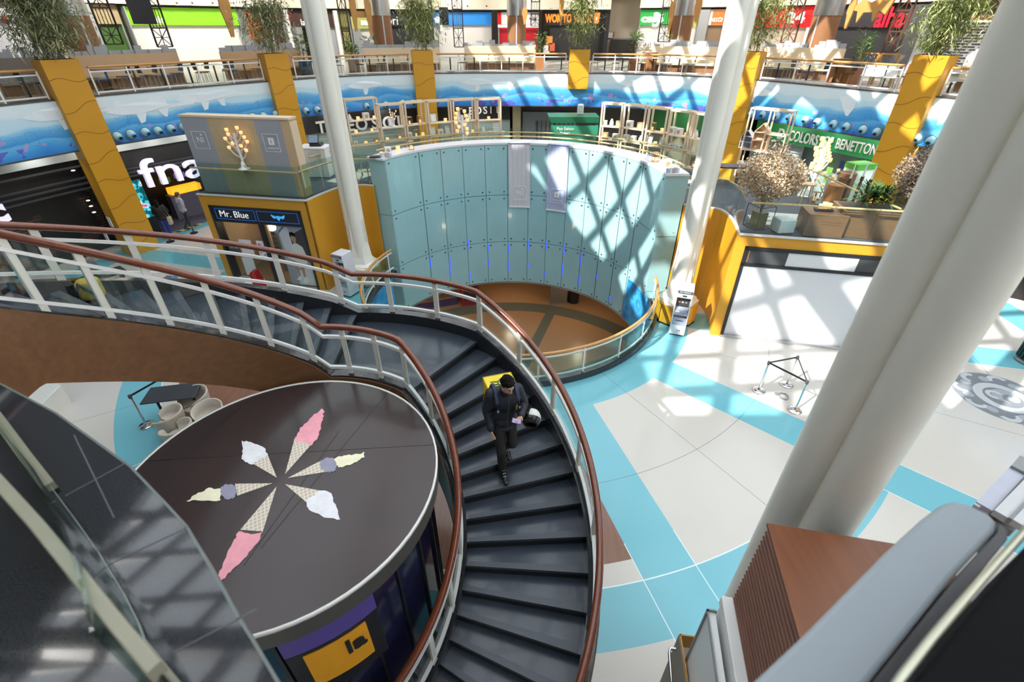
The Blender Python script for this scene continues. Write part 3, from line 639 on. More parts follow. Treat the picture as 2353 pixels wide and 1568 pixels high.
ob('joint_line', b, BLACK, ks)
NV = mat('navy gloss panel', (.012, .014, .045), .12, 0, .2, 2.)
b = MB(); b.lathe([(RD-.15, .0), (RD-.15, ZD-.28)], (SX, SY, 0), 24, sm=False); ob('body', b, NV, ks)
for a in range(0, 360, 15):
    ob('mullion', MB().beam(sp(a, RD-.145, 0), sp(a, RD-.145, ZD-.3), .03, .05, sp(a, 1, 0)-V((SX, SY, 0))), BLACK, ks)
# sign on the kiosk flank
def kpanel(nm, a0, a1, z0, z1, r, m): b = MB(); b.sweep([sp(a0+(a1-a0)*k/6, r, 0) for k in range(7)], [(-.01, z0), (.01, z0), (.01, z1), (-.01, z1)]); return ob(nm, b, m, ks)
kpanel('purple_sign', -73, -42, 2.92, 3.28, RD-.09, mat('purple sign', (.10, .07, .30), .4))
yb = kpanel('amber_sign', -68, -47, 2.2, 2.84, RD-.09, mat('amber sign', (.80, .36, .02), .4))
kpanel('black_sign_border', -73, -42, 2.0, 2.92, RD-.10, BLACK)
text('sign_lettering', 'la', BLACK, yb, sp(-52, RD-.068, 2.62), (pi/2, 0, R(-52+90)), .34, .004, .008)
CONE = mat('waffle cone', (.62, .52, .36), .5, 0, .25, 60.); CONEP = mat('pale waffle', (.62, .60, .66), .5, 0, .15, 60.)
WAF = None
def waffle():
    n = NX('waffle print'); f = n.op('MAXIMUM', n.op('GREATER_THAN', n.op('FRACT', n.op('MULTIPLY', n.op('ADD', n.x, n.op('MULTIPLY', n.y, .5)), 22.)), .75), n.op('GREATER_THAN', n.op('FRACT', n.op('MULTIPLY', n.op('SUBTRACT', n.y, n.op('MULTIPLY', n.x, .6)), 18.)), .75))
    return n.done(n.mix(f, (.50, .42, .30), (.72, .66, .60)), .45)
WAF = waffle()
PINKI = mat('pink ice cream', (.82, .34, .40), .5, 0, .22, 9.); CRM = mat('vanilla ice cream', (.82, .77, .55), .5, 0, .15, 9.); WHI = mat('white ice cream', (.74, .73, .76), .5, 0, .2, 14.); GRI = mat('lilac grey ice cream', (.28, .27, .36), .5, 0, .2, 9.)
def rough(pts, k=5, amp=2.2):
    o = []; n = len(pts)
    for i in range(n):
        (x0, y0), (x1, y1) = pts[i], pts[(i+1) % n]
        for j in range(k):
            t = j/k; j_ = 0 if j == 0 else random.uniform(-amp, amp); L = hypot(x1-x0, y1-y0)+.01; o.append((x0+(x1-x0)*t+(y1-y0)/L*j_, y0+(y1-y0)*t-(x1-x0)/L*j_))
    return o
def decal(cone, scoops, label):
    d = None
    pts = [P(*q, ZD+.004) for q in cone]; b = MB(); tri = mg.tessellate_polygon([pts]); b.add(pts, [tuple(t) for t in tri]); d = ob('ice_cream_decal', b, WAF, ks); d['label'] = label
    for i, (m, ps) in enumerate(scoops):
        pts = [P(*q, ZD+.005+.001*i) for q in rough(ps)]; b = MB(); tri = mg.tessellate_polygon([pts]); b.add(pts, [tuple(t) for t in tri]); ob('scoop', b, m, d)
def blob(x, y, r): return [(x+r*cos(i*.9), y+r*.85*sin(i*.9)) for i in range(7)]
decal([(655, 1090), (677, 1008), (717, 1020)], [(PINKI, [(674, 1012), (682, 1000), (690, 983), (712, 962), (738, 940), (744, 943), (742, 965), (735, 990), (730, 1008), (717, 1024), (696, 1016)])], 'pink ice cream cone print pointing away')
decal([(661, 1099), (735, 1060), (748, 1085)], [(GRI, blob(755, 1069, 21)), (CRM, [(768, 1055), (790, 1047), (820, 1043), (838, 1040), (836, 1052), (815, 1063), (785, 1075), (773, 1070)])], 'grey and vanilla cone print on the right')
decal([(655, 1113), (703, 1154), (737, 1128)], [(WHI, [(703, 1152), (710, 1172), (745, 1190), (782, 1194), (777, 1175), (765, 1150), (760, 1133), (737, 1128), (718, 1140)])], 'white cone print pointing to the camera')
decal([(636, 1118), (552, 1218), (604, 1222)], [(PINKI, [(548, 1222), (538, 1240), (520, 1280), (502, 1322), (507, 1336), (530, 1315), (560, 1285), (592, 1248), (605, 1222), (575, 1228)])], 'pink ice cream cone print nearest the ledge')
decal([(627, 1111), (540, 1112), (545, 1140)], [(GRI, blob(525, 1130, 21)), (CRM, [(508, 1124), (480, 1121), (450, 1137), (428, 1152), (460, 1151), (507, 1150)])], 'grey and vanilla cone print on the left')
decal([(636, 1098), (614, 1043), (578, 1064)], [(WHI, [(616, 1046), (608, 1030), (580, 1018), (556, 1013), (557, 1035), (555, 1055), (578, 1068), (596, 1056)])], 'white cone print pointing left')
# ================================================================ clustered steel columns
def column(label, x, y, w, rz, zb, foot=True):
    t = T('column', label, 'column', (x, y, 0)); r = w*.28; d = w*.245
    c3 = [V((x+d*cos(rz+k*2*pi/3), y+d*sin(rz+k*2*pi/3), 0)) for k in range(3)]
    for c in c3: ob('tube', MB().cyl((c.x, c.y, zb), (c.x, c.y, RZ-.9), r, n=28), COLW, t)
    for k in range(3):
        a, c = c3[k], c3[(k+1) % 3]; m = (a+c)/2; o = (m-V((x, y, 0))).normalized()*(r*.66)
        p = m+o; ob('weld_seam', MB().cyl((p.x, p.y, zb), (p.x, p.y, RZ-.9), .011, n=6), mat('weld bead', (.72, .66, .52), .5), t)
    if foot:
        b = MB(); prof = [(.62, zb), (.60, zb+.05), (.47, zb+.12), (.40, zb+.35), (.345, zb+.8), (.30, zb+1.5), (.24, zb+1.9)]
        b.lathe(prof, (x, y, 0), 6, sm=False); ob('flared_foot', b, COLW, t)
        b = MB(); b.cyl((x, y, zb-.04), (x, y, zb), .66, n=6, sm=False); ob('foot_plate', b, WHITE, t)
        for k in range(3):
            a = rz+pi/3+k*2*pi/3; o = V((cos(a), sin(a), 0)); e = V((-sin(a), cos(a), 0)); c = V((x, y, 0))+o*.36
            for s in (-1, 1): ob('slot_edge', MB().beam(c+e*.035*s+V((0, 0, zb+.9)), c+e*.035*s-o*.04+V((0, 0, zb+1.7)), .015, .02), OFFW, t)
        b = MB(); n = 10
        b.prism([(x+.66*cos(i*2*pi/12+rz), y+.66*sin(i*2*pi/12+rz)) for i in range(12)], 0.06, zb-.04); ob('ochre_plinth', b, ORANGE, t)
        b = MB(); b.prism([(x+.67*cos(i*2*pi/12+rz), y+.67*sin(i*2*pi/12+rz)) for i in range(12)], 0, .06); ob('plinth_base', b, BLACK, t)
    return t
column('ivory clustered steel column with flared foot beside the left cash machine', -5.55, 16.2, .68, R(-70), .72)
column('ivory clustered steel column with flared foot beside the right cash machine', 5.36, 13.5, .70, R(-120), .72)
column('huge near ivory clustered steel column beside the wooden slatted box', 2.90, 2.865, .72, R(-92), 0, False)
# ---------------------------------------------------------------- cash machines
ATMW = mat('machine white', (.68, .69, .74), .35, 0, .03); ATMG = mat('machine blue grey', (.30, .34, .44), .4, 0, .05)
def atm(label, loc, rz):
    t = T('cash_machine', label, 'cash machine', loc, rz); k = dict(parent=t, local=True)
    b = MB(); b.hexa([(0, 0, .06), (.46, 0, .06), (.46, .52, .06), (0, .52, .06)], [(0, 0, .62), (.46, 0, .62), (.46, .52, .62), (0, .52, .62)])
    b.hexa([(0, .16, .62), (.46, .16, .62), (.46, .52, .62), (0, .52, .62)], [(0, .20, 1.32), (.46, .20, 1.32), (.46, .52, 1.32), (0, .52, 1.32)])
    b.hexa([(0, .02, 1.32), (.46, .02, 1.32), (.46, .52, 1.32), (0, .52, 1.32)], [(0, -.02, 1.62), (.46, -.02, 1.62), (.46, .50, 1.62), (0, .50, 1.62)])
    for x in (0, .43): b.hexa([(x, 0, .62), (x+.03, 0, .62), (x+.03, .2, .62), (x, .2, .62)], [(x, .02, 1.32), (x+.03, .02, 1.32), (x+.03, .2, 1.32), (x, .2, 1.32)])
    ob('cabinet', b, ATMW, bevel=.012, **k)
    ob('foot', MB().box((.23, .27, .03), (.40, .44, .06)), DGREY, **k)
    b = MB(); b.hexa([(.05, .15, .98), (.41, .15, .98), (.41, .17, .98), (.05, .17, .98)], [(.05, .185, 1.30), (.41, .185, 1.30), (.41, .2, 1.30), (.05, .2, 1.30)]); s = ob('screen', b, mat('screen', (.04, .04, .045), .15), **k)
    for i, c in enumerate(((.5, .08, .03), (.35, .35, .35), (.2, .2, .2))): ob('screen_icon', MB().box((.12+.1*i, .15, 1.12), (.06, .008, .05)), mat('icon%d' % i, c, .4, 0, .02, 5, 0, .4), s, local=True)
    b = MB(); b.hexa([(.04, .0, .74), (.42, .0, .74), (.42, .16, .78), (.04, .16, .78)], [(.04, .0, .77), (.42, .0, .77), (.42, .16, .96), (.04, .16, .96)]); p = ob('keypad_shelf', b, ATMG, **k)
    ob('receipt_slot', MB().box((.12, .04, .84), (.12, .05, .03)), WHITE, p, local=True); ob('keypad', MB().box((.30, .05, .85), (.12, .08, .02)), STEEL, p, local=True)
    q = ob('cash_drawer', MB().box((.23, -.006, .52), (.38, .02, .22)), ATMG, **k); ob('cash_slot', MB().box((.23, -.02, .57), (.22, .012, .018)), BLACK, q, local=True)
    h = ob('header_sign', MB().box((.23, -.028, 1.54), (.42, .02, .07)), DGREY, **k); text('lettering', 'MULTIBANCO', WHITE, h, (.23, -.042, 1.54), (pi/2, 0, 0), .05, .001, world=False)
    ob('camera_slot', MB().box((.23, -.012, 1.41), (.12, .02, .03)), BLACK, **k)
    text('logo', 'M', mat('logo plum', (.10, .03, .10), .5), t, (.27, -.004, .2), (pi/2, 0, 0), .13, .001, world=False)
    for z in (.3, .8, 1.1): ob('side_vent', MB().box((.462, .34, z), (.006, .18, .012)), LGREY, **k)
    return t
atm('white cash machine standing in the shade before the left ivory column', (-6.15, 15.0, 0), atan2(-.2, .43))
atm('white cash machine standing in the sun before the right ivory column', (4.88, 12.42, 0), atan2(-.15, .40))
# ---------------------------------------------------------------- belt barriers
CHROME = mat('polished chrome', (.70, .70, .72), .12, 1., .03)
def post(label, p, group='queue barrier posts'):
    t = T('barrier_post', label, 'barrier post', (p.x, p.y, 0), 0, group)
    b = MB(); b.lathe([(.001, 0), (.165, 0), (.165, .018), (.14, .03), (.001, .034)], (p.x, p.y, 0), 24); ob('base_disc', b, CHROME, t)
    ob('pole', MB().cyl((p.x, p.y, .03), (p.x, p.y, .86), .028), CHROME, t); ob('belt_head', MB().cyl((p.x, p.y, .86), (p.x, p.y, .95), .036), DGREY, t); return t
q = [P(1743, 898), P(1807, 885), P(1826, 944)]
ts = [post('chrome barrier post of the floor triangle, the one nearest the staircase', q[0]), post('chrome barrier post of the floor triangle, the one nearest the white shutter', q[1]), post('chrome barrier post of the floor triangle, the one nearest the big column', q[2])]
for i, j in ((0, 1), (1, 2), (2, 0)):
    b = MB(); b.beam(V((q[i].x, q[i].y, .915)), V((q[j].x, q[j].y, .915)), .006, .05); ob('belt', b, BLACK, ts[i])
lp_ = P(337, 978); t = post('chrome barrier post with folded belt below the curved stair', lp_)
b = MB(); b.beam((lp_.x, lp_.y, .915), (lp_.x+.75, lp_.y+1.6, .915), .006, .05); ob('belt', b, BLACK, t)
c = P(1800, 913); b = MB(); b.tube([(c.x+.11*cos(k*.4), c.y+.13*sin(k*.4), .025+.03*(k % 3)/3) for k in range(34)], .012, 6); b.box((c.x-.12, c.y+.1, .03), (.1, .07, .06)); setp(ob('cable_coil', b, MGREY), 'small grey coil of cable on the floor inside the barrier triangle', 'cable')
# ---------------------------------------------------------------- seats below the stair
tb = T('cafe_table', 'black rectangular cafe table partly hidden below the curved stair', 'table', P(395, 900, .74)*V((1, 1, 0)) if False else (P(395, 903, .74).x, P(395, 903, .74).y, 0), R(12))
k = dict(parent=tb, local=True)
ob('table_top', MB().box((0, 0, .735), (1.15, .62, .035)), mat('slate top', (.04, .045, .055), .3), bevel=.01, **k)
for x in (-.4, .4): ob('pedestal', MB().cyl((x, 0, .02), (x, 0, .72), .03), BLACK, **k); ob('foot', MB().box((x, 0, .012), (.08, .5, .024)), BLACK, **k)
SEATC = mat('beige shell', (.56, .50, .42), .5, 0, .05)
def tub(label, p, rz):
    t = T('tub_chair', label, 'chair', p, rz, 'beige tub chairs below the stair'); k = dict(parent=t, local=True)
    b = MB(); n = 20; vs = []
    for r, z0 in ((.30, .40), (.315, .55), (.33, .72), (.33, .76), (.30, .76), (.285, .55), (.26, .46), (.02, .45)):
        for i in range(n+1):
            a = -.35*pi+1.7*pi*i/n; hz = z0 if z0 < .5 else .5+(z0-.5)*(.35+.65*sin(pi*i/n)**.6); vs.append((r*cos(a), r*sin(a), hz))
    m = n+1; b.add(vs, [(j*m+i, j*m+i+1, (j+1)*m+i+1, (j+1)*m+i) for j in range(7) for i in range(n)], 0, True); ob('shell', b, SEATC, **k)
    b = MB(); b.cyl((0, 0, .36), (0, 0, .42), .29, .30, 24); ob('seat', b, SEATC, **k)
    for i in range(4):
        a = pi/4+i*pi/2; ob('leg', MB().cyl((.14*cos(a), .14*sin(a), .37), (.27*cos(a), .27*sin(a), 0), .016, .012, 8), STEEL, **k)
    return t
for lab, (u, v), rz in (('beige tub chair facing the black cafe table from its near side', (388, 962), 100), ('beige tub chair at the far end of the black cafe table', (447, 918), 170), ('beige tub chair cut off by the disc roof, nearest the barrier post', (408, 992), 60), ('beige tub chair half hidden by the brown disc roof edge', (480, 952), 200)):
    p = P(u, v, .55); tub(lab, (p.x, p.y, 0), R(rz+180))
p = P(100, 935, 1.0)+V((-.95, .1, 0)); b = MB(); b.box((p.x-1.3, p.y+.35, .5), (2.9, 1.3, 1.0), R(8)); t = T('market_stall', 'white topped counter seen below the stair at the left edge', 'counter', (p.x-1.3, p.y+.3, 0)); ob('counter_top', b, WHITE, t)
b = MB(); b.box((p.x-1.3, p.y+.33, .3), (2.94, 1.36, .5), R(8)); ob('skirt', b, OFFW, t)
# ---------------------------------------------------------------- granite ledge and glass at the camera's floor
ZG = 5.9
GRAN = mat('speckled black granite', (.022, .024, .030), .07, 0, .9, 120., 0, 0, .3)
led = [(-60, 850), (45, 905), (130, 950), (200, 1000), (300, 1072), (375, 1150), (430, 1210), (500, 1330), (550, 1420), (600, 1500), (640, 1568), (680, 1650)]
pl = [P(*q, ZG) for q in led]; poly = [(p.x, p.y) for p in pl]+[(-.45, -.2), (-.2, -2.5), (-9, -2.5), (-9, 4.2)]
b = MB(); vs = [V((*p, ZG)) for p in poly]; tri = mg.tessellate_polygon([vs]); n = len(vs); lo = [V((*p, ZG-.4)) for p in poly]
b.add(vs, [tuple(t) for t in tri]); b.add(lo, [tuple(t[::-1]) for t in tri]); b.add(vs+lo, [(i, n+i, n+(i+1) % n, (i+1) % n) for i in range(n)]); S('floor_ledge', b, GRAN)
b = MB()
for u, v, u2, v2 in ((150, 1140, 290, 1064), (245, 1300, 430, 1212), (400, 1500, 590, 1400), (170, 1000, 262, 1190)): b.beam(P(u, v, ZG+.001), P(u2, v2, ZG+.001), .006, .002)
S('trim_5', b, mat('granite joint', (.10, .10, .11), .5))
b = MB(); b.sweep([(p.x, p.y, ZG) for p in pl], [(-.004, -.38), (.008, -.38), (.008, .002), (-.004, .002)]); S('trim_6', b, mat('pale edge', (.13, .15, .14), .3))
FRAME = mat('olive grey frame', (.27, .26, .19), .35, 0, .1)
t = T('glass_balustrade', 'curved glass balustrade with olive grey channel on the near granite ledge', 'balustrade', (-2.3, 1.5, ZG))
pp = [P(*q, ZG+.02) for q in ((-60, 900), (0, 968), (60, 1050), (120, 1128), (170, 1195), (230, 1280), (285, 1370), (320, 1440), (352, 1530), (380, 1620))]
b = MB(); b.sweep(pp[:4], [(-.028, 0), (.028, 0), (.028, .05), (-.028, .05)]); ob('base_channel', b, FRAME, t)
b = MB(); b.sweep(pp[3:], [(-.006, 0), (.012, 0), (.012, .03), (-.006, .03)]); ob('glass_edge', b, mat('green glass edge', (.42, .50, .46), .2), t)
b = MB(); b.sweep(pp, [(-.005, .03), (.005, .03), (.005, .55), (-.005, .55)]); ob('glass_pane', b, GGLASS, t)
t = T('guard_rail', 'near guard rail with olive grey top beam over reflective glass at bottom left', 'guard rail', (-1.5, 1.0, ZG))
pr_ = [P(*q, 6.4) for q in ((-120, 985), (0, 1112), (90, 1212), (180, 1322), (270, 1436), (362, 1545))]
b = MB(); b.sweep(pr_, [(-.022, -.03), (.022, -.03), (.022, .03), (-.022, .03)]); ob('top_beam', b, FRAME, t, bevel=.006)
b = MB(); b.sweep(pr_, [(-.006, -.48), (.006, -.48), (.006, -.02), (-.006, -.02)]); ob('glass_pane', b, glassmat('smoked glass', (.45, .50, .45), 2.6, .01), t)
b = MB(); b.sweep([p-V((0, 0, .5)) for p in pr_], [(-.02, 0), (.02, 0), (.02, .03), (-.02, .03)]); ob('shoe', b, FRAME, t)
# ---------------------------------------------------------------- slatted kiosk box below the escalator
QX = V((2.12, 2.40, 0)); EX = V((.98, -.2, 0)).normalized(); EY = V((-.2, -.98, 0)).normalized()
def bq(a, c, z): return QX+EX*a+EY*c+V((0, 0, z))
def qbox(b, a0, a1, c0, c1, z0, z1, m=0): b.hexa([bq(a0, c0, z0), bq(a1, c0, z0), bq(a1, c1, z0), bq(a0, c1, z0)][::-1], [bq(a0, c0, z1), bq(a1, c0, z1), bq(a1, c1, z1), bq(a0, c1, z1)][::-1], m); return b
t = T('slatted_kiosk', 'kiosk with cherry wood top and horizontal slats beside the big near column', 'kiosk', (QX.x+.5, QX.y-.8, 0))
ob('wood_top', qbox(MB(), -.02, 1.25, -.01, 1.9, 4.575, 4.6), CHERRY, t)
ob('core', qbox(MB(), .03, 1.2, .02, 1.85, 3.42, 4.575), mat('dark wood core', (.045, .02, .012), .5), t)
SLAT = wood('slat wood', (.18, .075, .045), .4, 1, .35, 1.3)
for k in range(18):
    z = 4.545-k*.0645; b = MB(); b.tube([bq(.02, -.01, z), bq(.02, 1.9, z)], .026, 10, rb=.024); ob('slat', b, SLAT, t)
ob('white_ledge', qbox(MB(), -.10, 1.25, -.03, 1.9, 3.30, 3.42), WHITE, t, bevel=.01)
ob('white_wall', qbox(MB(), -.08, 1.22, 0, 1.85, .05, 3.30), WHITE, t)
b = MB(); qbox(b, -.20, -.13, .06, 1.5, 2.2, 3.25, 0); ob('light_box', b, WHITE, t); b = MB(); qbox(b, -.215, -.20, .05, .075, 2.18, 3.28, 0); qbox(b, -.215, -.20, .05, 1.5, 3.255, 3.28, 0); qbox(b, -.2, -.12, .045, .06, 2.18, 3.28, 0); ob('light_box_frame', b, MGREY, t)
t = T('display_case', 'small ochre framed display case with white inside at the bottom edge', 'display case', (*P(1590, 1500, 2.2).xy, 0))
c0 = P(1562, 1457, 2.3); e1 = (P(1606, 1463, 2.3)-c0).normalized(); e2 = V((e1.y, -e1.x, 0))
b = MB()
def cb(b, a0, a1, c0_, c1, z0, z1, m=0): f = lambda a, c, z: V((c0.x, c0.y, z))+e1*a+e2*c; b.hexa([f(a0, c0_, z0), f(a1, c0_, z0), f(a1, c1, z0), f(a0, c1, z0)][::-1], [f(a0, c0_, z1), f(a1, c0_, z1), f(a1, c1, z1), f(a0, c1, z1)][::-1], m); return b
for q in ((0, .5, 0, .015), (0, .015, 0, .7), (.485, .5, 0, .7), (0, .5, .685, .7)): cb(b, *q, 0, 2.3)
ob('case_frame', b, mat('ochre frame', (.48, .22, .02), .4), t); ob('case_floor', cb(MB(), .015, .485, .015, .685, 2.02, 2.04), OFFW, t); ob('divider', cb(MB(), .015, .485, .28, .29, 2.04, 2.2), OFFW, t); ob('flank', cb(MB(), -.008, 0, 0, .7, 0, 2.28), mat('taupe flank', (.28, .23, .17), .5), t)
b = MB(); f = lambda a, c, z: V((c0.x, c0.y, z))+e1*a+e2*c; b.tube([f(-.03, .1, 2.15), f(-.09, .1, 2.15), f(-.105, .14, 2.14), f(-.105, .6, 2.0), f(-.03, .62, 2.0)], .018, 10); ob('grab_bar', b, CHROME, t)
# ---------------------------------------------------------------- escalator at the right edge
ESC = mat('escalator grey', (.29, .33, .365), .38, 0, .04, 2.)
t = T('escalator', 'escalator end with rounded grey deck and black handrail at the bottom right corner', 'escalator', (*P(2000, 1450, 6.1).xy, ZT))
def plate(pts, z, h, m, nm, bev=.03, par=t):
    b = MB(); b.prism([tuple(P(*q, z).xy) for q in pts], z-h, z); return ob(nm, b, m, par, bevel=bev, seg=3)
plate([(1600, 1690), (1730, 1568), (1850, 1456), (2035, 1268), (2120, 1190), (2160, 1160), (2190, 1149), (2225, 1158), (2275, 1180), (2292, 1200), (2288, 1222), (2185, 1335), (2090, 1455), (1995, 1575), (1900, 1700)], 6.2, .12, ESC, 'deck_plate', .02)
plate([(1905, 1700), (1995, 1578), (2090, 1458), (2185, 1338), (2290, 1224), (2294, 1202), (2315, 1216), (2316, 1240), (2210, 1370), (2110, 1500), (2055, 1578), (1970, 1700)], 6.19, .16, mat('black rubber gasket', (.018, .018, .022), .25), 'gasket', .004)
b = MB(); b.tube([P(*q, 6.55) for q in ((1985, 1690), (2070, 1560), (2140, 1470), (2250, 1340), (2370, 1205), (2480, 1080))], .012, 10); ob('lit_rim', b, mat('lit rim metal', (.50, .50, .40), .25, .8), t)  # highlight along the handrail rim, modelled as a pale metal tube
plate([(2010, 1700), (2090, 1580), (2260, 1372), (2372, 1240), (2700, 1000), (2800, 1700)], 6.56, .3, mat('black handrail rubber', (.004, .004, .005), .85, spec=.15), 'handrail', .02)
for i, ((u, v, u2, v2), w_, m) in enumerate((((2240, 1168, 2302, 1102), .03, LGREY), ((2262, 1172, 2340, 1088), .11, mat('pale lilac metal', (.44, .46, .54), .4)), ((2284, 1184, 2366, 1094), .035, DGREY), ((2304, 1192, 2389, 1102), .11, LGREY), ((2322, 1200, 2407, 1110), .04, MGREY), ((2336, 1208, 2420, 1118), .06, LGREY))):
    b = MB(); b.beam(P(u, v, 5.3+.012*i), P(u2, v2, 5.3+.012*i), w_, .05); ob('skirt_strip', b, m, t)
plate([(2236, 1172), (2330, 1222), (2440, 1120), (2340, 1058)], 5.27, .06, MGREY, 'truss_cover', .005)
b = MB(); b.beam(P(2345, 1090, 5.33), P(2365, 1066, 5.33), .13, .06); ob('end_cap', b, MGREY, t)
# ---------------------------------------------------------------- things far right on the floor
p = P(2345, 832); t = T('litter_bin', 'dark green ribbed litter bin at the right edge of the floor', 'bin', (p.x+.25, p.y, 0)); gx = p.x+.25
b = MB(); b.lathe([(.30, .1), (.33, .5), (.34, .95), (.30, 1.0), (.2, 1.0)], (gx, p.y, 0), 20); ob('drum', b, mat('bin green', (.012, .06, .045), .4), t)
for k in range(20): a = k*pi/10; ob('rib', MB().beam((gx+.33*cos(a), p.y+.33*sin(a), .12), (gx+.35*cos(a), p.y+.35*sin(a), .95), .03, .03), mat('bin green dark', (.006, .03, .025), .4), t)
b = MB(); b.lathe([(.001, 0), (.34, 0), (.34, .08), (.30, .1), (.001, .1)], (gx, p.y, 0), 24); ob('foot_ring', b, MGREY, t)
t = T('dark_stall', 'black panelled stall at the right edge beyond the litter bin', 'stall', (19.4, 14.6, 0)); ob('body', MB().box((19.6, 14.4, .7), (3.6, 1.6, 1.4), R(-38)), mat('stall black', (.02, .016, .016), .3), t); ob('counter_top', MB().box((19.6, 14.4, 1.43), (3.7, 1.7, .05), R(-38)), DGREY, t)
t = T('floor_sticker', 'round grey swirl pattern sticker on the floor right of the big column', 'floor sticker', (12.75, 9.4, 0)); b = MB(); ST = [mat('sticker grey', (.20, .22, .24), .3), mat('sticker pale', (.50, .52, .54), .3), mat('sticker mid', (.34, .37, .40), .3)]
def disc(x, y, r, z, m, a0=0, a1=2*pi, r0=0):
    n = 28; vs = [(12.75+x+q*cos(a0+(a1-a0)*i/n), 9.4+y+q*sin(a0+(a1-a0)*i/n), z) for q in (r0, r) for i in range(n+1)]; b.add(vs, [(i, n+1+i, n+2+i, i+1) for i in range(n)], m)
disc(0, 0, 1.08, .002, 0); disc(0, 0, .62, .003, 1, r0=.42); disc(.1, .05, .3, .0035, 2)
for k in range(8): a = k*pi/4+.2; disc(.82*cos(a), .82*sin(a), .25, .003, 1, a-.9, a+2.1, .13); disc(.8*cos(a+.4), .8*sin(a+.4), .12, .0032, 2)
disc(-.12, .12, .2, .004, 1, 0, 4.5, .1); disc(.18, -.1, .22, .004, 0, 1, 5, .12)
ob('print', b, ST, t)

# ---------------------------------------------------------------- things in the basement hall
ZL0 = -4.3
p = P(1282, 694, ZL0); t = T('info_stand', 'dark topped information stand in the basement hall', 'stand', p); ob('board', MB().box(p+V((0, 0, .75)), (.85, .5, 1.4), .05), mat('stand taupe', (.20, .17, .15), .5), t); ob('screen_top', MB().box(p+V((0, .1, 1.6)), (.85, .25, .5), .05), BLACK, t); ob('base', MB().box(p+V((0, 0, .03)), (.95, .6, .06), .05), MGREY, t)
p = P(1317, 693, ZL0); t = T('litter_bin', 'black litter bin beside the information stand in the basement hall', 'bin', p); ob('drum', MB().cyl(p, p+V((0, 0, .85)), .30, n=20), BLACK, t); ob('lid', MB().cyl(p+V((0, 0, .85)), p+V((0, 0, .95)), .31, .22, n=20), mat('bin lid', (.20, .19, .16), .4), t)
p = P(1092, 700, ZL0); t = T('vending_machine', 'red vending machine in the basement hall behind the stair rail', 'vending machine', p); ob('cabinet', MB().box(p+V((-.3, .3, .95)), (.95, .8, 1.9), .2), mat('vending red', (.35, .01, .02), .35), t); ob('door_panel', MB().box(p+V((-.22, -.11, 1.05)), (.7, .03, 1.4), .2), mat('vending dark', (.05, .01, .03), .3), t)
p = P(1010, 705, ZL0); t = T('curved_bench', 'purple and brown curved bench in the basement hall', 'bench', p); ob('seat', MB().box(p+V((-.4, .2, .45)), (2.6, .9, .12), .35), mat('bench brown', (.20, .09, .06), .5), t, bevel=.05); ob('skirt', MB().box(p+V((-.4, .2, .2)), (2.5, .8, .4), .35), mat('bench purple', (.06, .03, .14), .4), t)
# ================================================================ ring: pillars, balustrades, air nozzles
def rp(u, v=110, off=0.): return kzc(az(u, v), off)
def tang(a):
    d = kaz(a+.01)-kaz(a-.01); d.z = 0; d.normalize(); return d, V((-d.y, d.x, 0))     # along (left to right), outward
PW = ['leftmost of the tall ochre pillars, before the dark shutters', 'tall ochre pillar standing behind the beige display wall', 'tall ochre pillar standing behind the left wooden shelves', 'short ochre pillar hanging in the middle of the mural band', 'tall ochre pillar right behind the right ivory column', 'tall ochre pillar cut by the huge near column']
WAVE = mat('pillar joint', (.17, .085, .006), .5)
PTOP = []
for i, a in enumerate(PA):
    d, n = tang(a); ztop = [7.09, 7.0, 6.99, 7.02, 7.05, 7.18][i]; zb = 5.12 if i == 3 else 0.
    w = 1.12; k0 = kaz(a); c = k0*(1-.36/k0.length)+n*.40
    t = T('planter_pillar', PW[i], 'pillar', (c.x, c.y, zb)); PTOP.append((c+V((0, 0, ztop)), d, n))
    f = lambda s, q, z: c+d*s+n*q+V((0, 0, z))
    b = MB(); b.hexa([f(-w/2, -.4, zb), f(w/2, -.4, zb), f(w/2, .35, zb), f(-w/2, .35, zb)], [f(-w/2, -.4, ztop), f(w/2, -.4, ztop), f(w/2, .35, ztop), f(-w/2, .35, ztop)]); ob('body', b, ORANGE, t)
    b = MB(); b.hexa([f(-w/2+.06, -.34, ztop), f(w/2-.06, -.34, ztop), f(w/2-.06, .29, ztop), f(-w/2+.06, .29, ztop)], [f(-w/2+.06, -.34, ztop+.01), f(w/2-.06, -.34, ztop+.01), f(w/2-.06, .29, ztop+.01), f(-w/2+.06, .29, ztop+.01)]); ob('soil', b, mat('soil', (.05, .035, .025), .9, 0, .3, 30.), t)
    k = 0; z = ztop-.62
    while z > zb+.3:
        b = MB(); pts = [f(-w/2-.004+w*1.01*q/16, -.405, z+.07*sin(2*pi*q/16+(k % 2)*pi)+.16*(k % 2)*(q/16-.5)*2) for q in range(17)]; b.tube(pts, .007, 6); ob('wavy_joint', b, WAVE, t); z -= .86; k += 1
